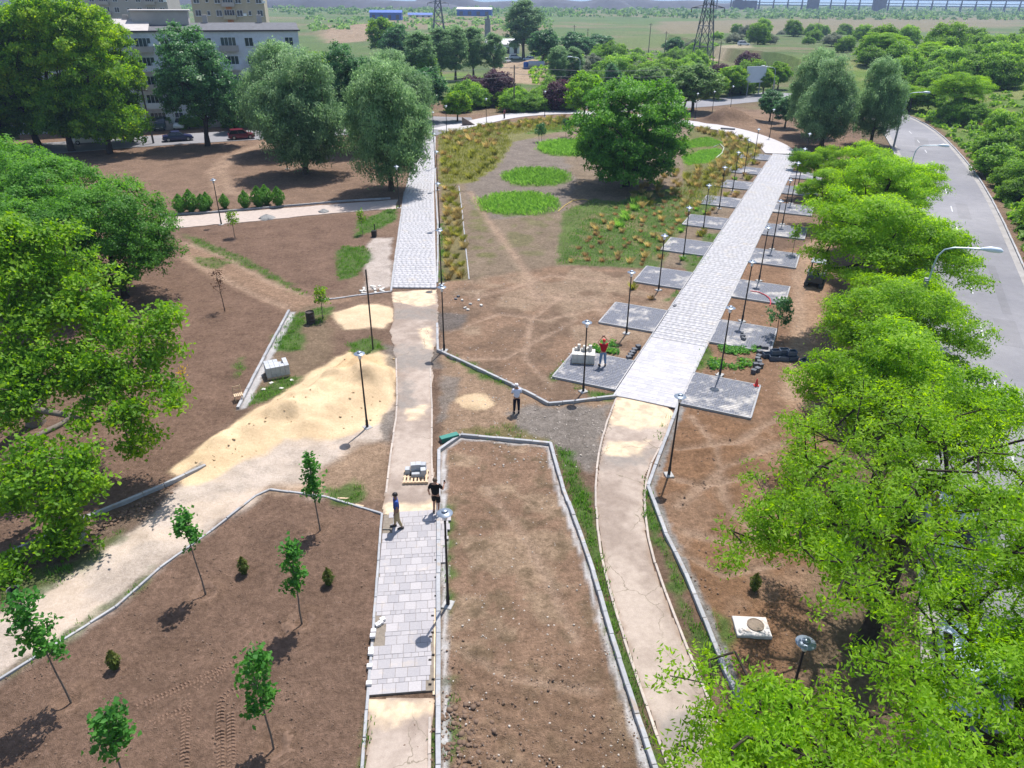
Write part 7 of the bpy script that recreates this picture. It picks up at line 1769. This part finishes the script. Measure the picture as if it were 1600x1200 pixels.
bl = empty('billboard', GZ(1176, 150), .35); bbz = 3.2
MB().box(0, 0, 4.6, 5.2, .25, 3.4).build('panel', simple('billboard_panel', (.55, .58, .66), .7, .06, 1), bl)
for xx in (-1.6, 1.6): MB().tube([(xx, .2, 0), (xx, .2, 4.6)], .12, 8).build('post', POSTM, bl)
tag(bl, 'pale billboard on two posts beyond the far road', 'billboard')
POLEW = simple('utility_pole_wood', (.10, .085, .075), .9, .2, 4); WIRE = simple('wire_dark', (.12, .12, .13), .6)
poles = {}
for i, (px, py, h, lb) in enumerate([(803, 176, 8.5, 'utility pole rising behind the yellow fence'), (896, 78, 9, 'utility pole at the left of the far meadow'), (917, 80, 8, 'short utility pole beside the far meadow hedge'), (1013, 84, 11, 'tall thin utility pole in front of the far meadow'), (1037, 96, 9, 'thick utility pole on the weedy mound'), (1275, 60, 10, 'utility pole at the edge of the dry field'), (1583, 105, 11, 'leaning utility pole on the upper right bank'), (240, 224, 8, 'street pole beside the slanting maple'), (1120, 120, 9, 'utility pole right of the pylon')]):
    x, y, z = GZ(px, py); r = empty('utility_pole', (x, y, z)); MB().tube([(0, 0, -.3), (0, 0, h)], [.16, .10], 8).build('pole', POLEW, r); MB().box(0, 0, h - .5, 1.6, .1, .1).build('crossarm', POLEW, r)
    for xx in (-.7, 0, .7): MB().lathe([(.04, 0), (.05, .1), (.0, .16)], 6, (xx, 0, h - .45)).build('insulator', FRAME_W, r)
    poles[i] = (x, y, z + h); tag(r, lb, 'pole')
def wire(a, b, sag, label, rad=.025):
    pts = [tuple(a[i] + (b[i] - a[i]) * t - (sag * 4 * t * (1 - t) if i == 2 else 0) for i in range(3)) for t in [k / 12 for k in range(13)]]
    tag(MB().tube(pts, rad, 4).build('overhead_wire', WIRE), label, 'wire', 'overhead wires')
p = poles[0]
for j, dz in enumerate((-.3, -1.3, -2.0)): wire((p[0], p[1], p[2] + dz), (p[0] - 45, p[1] - 8, p[2] + dz - .2), .8, ['top wire running left from the pole behind the yellow fence', 'middle wire running left from the pole behind the yellow fence', 'lowest wire running left from the pole behind the yellow fence'][j], .03)
for j, dz in enumerate((-.3, -1.5)): wire((p[0], p[1], p[2] + dz), (p[0] + 34, p[1] + 6, p[2] + dz - .5), .6, ['upper wire running right from the pole behind the yellow fence', 'lower wire running right from the pole behind the yellow fence'][j], .03)
LAT = simple('pylon_steel', (.10, .105, .12), .6, .2, 3, metal=.3)
def pylon(x, y, z, H, base, arms, label, rz=0, t=.11):
    r = empty('pylon', (x, y, z), rz); top = base * .16
    lev = [0, .2, .38, .53, .66, .77, .87, 1.0]
    def c(k, f): w = (base + (top - base) * min(1, f / .80)) / 2; sx_, sy_ = ((-1, -1), (1, -1), (1, 1), (-1, 1))[k % 4]; return (sx_ * w, sy_ * w, H * f)
    for k in range(4): MB().tube([c(k, f) for f in lev], t, 5).build('leg', LAT, r)
    br = MB()
    for f0, f1 in zip(lev[:-1], lev[1:]):
        for k in range(4):
            br.tube([c(k, f0), c(k + 1, f1)], t * .55, 4); br.tube([c(k + 1, f0), c(k, f1)], t * .55, 4); br.tube([c(k, f1), c(k + 1, f1)], t * .55, 4)
    br.build('bracing', LAT, r)
    for f, w in arms:
        for s_ in (-1, 1):
            m = MB()
            for sy_ in (-.5, .5): m.tube([(s_ * .4, sy_, H * f), (s_ * w, 0, H * f + .1)], t * .7, 4); m.tube([(s_ * .4, sy_, H * f + 1.1), (s_ * w, 0, H * f + .1)], t * .7, 4)
            m.build('crossarm', LAT, r); MB().tube([(s_ * w, 0, H * f), (s_ * w * 1.0, 0, H * f - 1.2)], .14, 5).build('insulator', TRIM, r)
    return tag(r, label, 'pylon')
pylon(58.2, 246, 0, 32, 5.6, ((.53, 5.2), (.70, 6.5), (.86, 4.5)), 'large dark lattice pylon right of centre, its top cut off', .15, .17)
pylon(-44.6, 470, 0, 30, 6.5, ((.50, 6.0), (.68, 7.0), (.85, 5)), 'far lattice pylon left of centre above the poplars', .2, .24)
pylon(-1.8, 430, -6, 13, 2.4, (), 'small dark mast on the plain', 0, .09) if False else None
tw = empty('ruined_tower', GZ(762, 58)); MB().box(0, 0, 4.0, 3.2, 3.0, 9.0, taper=.86).build('shaft', simple('tower_stone', (.26, .24, .24), .9, .15, .6), tw); MB().box(.3, 0, 9.3, 1.3, 1.2, 1.8, taper=.7).build('stump', simple('tower_stump', (.2, .19, .19), .9), tw); tag(tw, 'grey ruined chimney tower on the far plain', 'tower')
BLUE = simple('shed_blue', (.02, .09, .38), .6, .1, .5); SHEDW = simple('shed_roof_pale', (.6, .58, .62), .6, .08, .3)
def shed(px, py, L, D, H, label, rz=0, roof=SHEDW, wall=BLUE):
    x, y = G(px, py); r = empty('shed', (x, y, 0), rz)
    MB().box(0, 0, H / 2, L, D, H).build('wall', wall, r)
    m = MB(); m.add([(-L / 2 - .5, -D / 2 - .5, H + .05), (L / 2 + .5, -D / 2 - .5, H + .05), (L / 2 + .5, D / 2 + .5, H + .05), (-L / 2 - .5, D / 2 + .5, H + .05), (-L / 2 - .5, 0, H + 1.8), (L / 2 + .5, 0, H + 1.8)], [(0, 1, 5, 4), (2, 3, 4, 5), (0, 4, 3), (1, 2, 5), (0, 3, 2, 1)]); m.build('roof', roof, r)
    for i in range(4): MB().box(-L / 2 + L * (i + .5) / 4, -D / 2 - .06, H * .4, L * .1, .1, H * .6).build('door', TRIM, r)
    return tag(r, label, 'shed')
shed(742, 25, 34, 12, 6, 'bright blue shed with pale roof on the far plain', -.1); shed(604, 31, 26, 12, 5.5, 'blue walled shed left of the far pylon', .05, BLUE); shed(657, 27, 22, 6, 2.0, 'low blue roof between the two far sheds', 0, BLUE, SHEDW)
shed(785, 84, 12, 6, 3.4, 'white site cabin beyond the poplars', .2, SHEDW, WHITE)
tk = empty('tank', GZ(838, 110)); MB().tube([(-2.4, 0, 1.0), (2.4, 0, 1.0)], 1.0, 16).build('shell', simple('tank_grey', (.35, .38, .42), .5), tk, smooth=True); tag(tk, 'grey cylindrical tank on the building site', 'tank')
bt = empty('water_barrel', GZ(823, 109)); MB().lathe([(.0, 0), (1.0, 0), (1.05, .1), (1.05, 1.6), (.9, 1.8), (0, 1.85)], 16).build('shell', BLUE, bt, smooth=True); tag(bt, 'blue round barrel beside the grey tank', 'barrel')
for i, (px, py, lb) in enumerate([(1338, 22, 'a'),]): pass
# bench-like planks on the curved walk, bicycle-like scrap left on the paving
tag(MB().bbox(0, 0, .12, 2.4, .5, .2, .03).build('paver_pile', BLOCKD, None, (*G(1137, 203), .09), (0, 0, -.35)), 'low dark pile of pavers on the far curved walk', 'pavers')
# low wall and verge strips near the block
tag(MB().box(0, 0, .45, 18, .25, .9, math.atan2(8, 18)).build('parking_wall', WALL_B, None, (*G(330, 199), 0)), 'low grey wall along the parking by the apartment block', 'wall')
# ------------------------------------------------------------------ horizon: heaps, conveyor, sea
COAL = simple('coal', (.07, .068, .080), .95, .25, .03)
def ridge(name, x0, x1, y, h, seed, mat):
    r = np.random.default_rng(seed); n = 60; V, Q = [], []
    xs = np.linspace(x0, x1, n); hh = h * (.45 + .75 * vnoise(xs * .02, xs * 0, seed)) * np.minimum(1, np.minimum(np.arange(n), n - 1 - np.arange(n)) / 5)
    for j, (f, dy) in enumerate(((0, -30), (.55, -15), (1, 0), (.5, 16), (0, 32))):
        V += [(x, y + dy + 8 * r.normal() * .3, gz(x, y) - .5 + hh[i] * f) for i, x in enumerate(xs)]
    for j in range(4):
        for i in range(n - 1): Q.append((j * n + i, j * n + i + 1, (j + 1) * n + i + 1, (j + 1) * n + i))
    return struct(link(name, np_mesh(name, V, Q=Q, mat=mat, smooth=True)))
ridge('coal_heap', -560, -60, 1150, 15, 3, COAL); ridge('coal_heap', -180, 190, 1250, 17, 4, COAL); ridge('coal_heap', 120, 420, 1380, 13, 5, COAL); ridge('coal_heap', -900, -480, 1300, 20, 6, COAL)
CONV = simple('conveyor_steel', (.11, .075, .085), .8, .2, .2)
cv = empty('conveyor_gallery', (330, 1290, 0), -.06)
MB().box(420, 0, 17, 880, 6, 4).build('gallery', CONV, cv); MB().box(420, 0, 10.5, 880, 1.2, 1.0).build('lower_rail', CONV, cv)
for i in range(40): MB().tube([(-12 + i * 22, -2.5, 0), (-12 + i * 22, 0, 15.2)], .9, 4).tube([(-12 + i * 22, 2.5, 0), (-12 + i * 22, 0, 15.2)], .9, 4).build('trestle', CONV, cv)
for xx, w, h in ((30, 36, 13), (135, 16, 21), (236, 18, 16), (20, 10, 24)): MB().box(xx, -6, h / 2, w, 10, h).build('tower_house', CONV, cv)
tag(cv, 'long dark conveyor gallery on trestles along the horizon', 'conveyor')
sea_m, nt_, N__, L__, b__ = nmat('sea_water'); b__.inputs['Base Color'].default_value = (.05, .11, .17, 1); b__.inputs['Roughness'].default_value = .25
bump(nt_, noise_node(nt_, .05, 5, .6, posvec(nt_)), .3, 1.0, b__)
struct(MB().add([(-9000, 1950, 2.2), (9000, 1750, 2.2), (9000, 9500, 2.2), (-9000, 9500, 2.2)], [(0, 1, 2, 3)]).build('sea', sea_m))
# ------------------------------------------------------------------ the air between
hz = MB().box(0, 4300, 20, 19000, 10600, 64).build('haze', None)
hm, nt_, N__, L__, b__ = nmat('haze_air'); N__.remove(b__)
pv = N__.new('ShaderNodeVolumePrincipled'); pv.inputs['Color'].default_value = (.50, .68, 1.0, 1); pv.inputs['Density'].default_value = .00020; pv.inputs['Anisotropy'].default_value = .2
L__.new(pv.outputs[0], N__['Material Output'].inputs['Volume'])
hz.data.materials.clear(); hz.data.materials.append(hm); tag(hz, 'thin blue haze in the air over the plain', 'haze', None, 'stuff')

# ------------------------------------------------------------------ small groups: say which one by its place in the line
def to_px(p):
    x, y, z = p[0], p[1], p[2] - CAMH
    d = y * math.cos(PITCH) - z * math.sin(PITCH)
    return x / d if d > 1 else 9
ORD = ['first', 'second', 'third', 'fourth', 'fifth', 'sixth', 'seventh', 'eighth', 'ninth', 'tenth', 'eleventh', 'twelfth']
same = {}
for o in bpy.data.objects:
    if o.parent is None and o.get('label') and o.get('kind') is None: same.setdefault(o['label'], []).append(o)
for lb, os_ in same.items():
    if 2 <= len(os_) <= 12 and 'stack' not in lb:
        os_.sort(key=lambda o: to_px(o.location))
        for i, o in enumerate(os_): o['label'] = lb + (', leftmost' if i == 0 else ', rightmost' if i == len(os_) - 1 else ', %s from the left' % ORD[i])
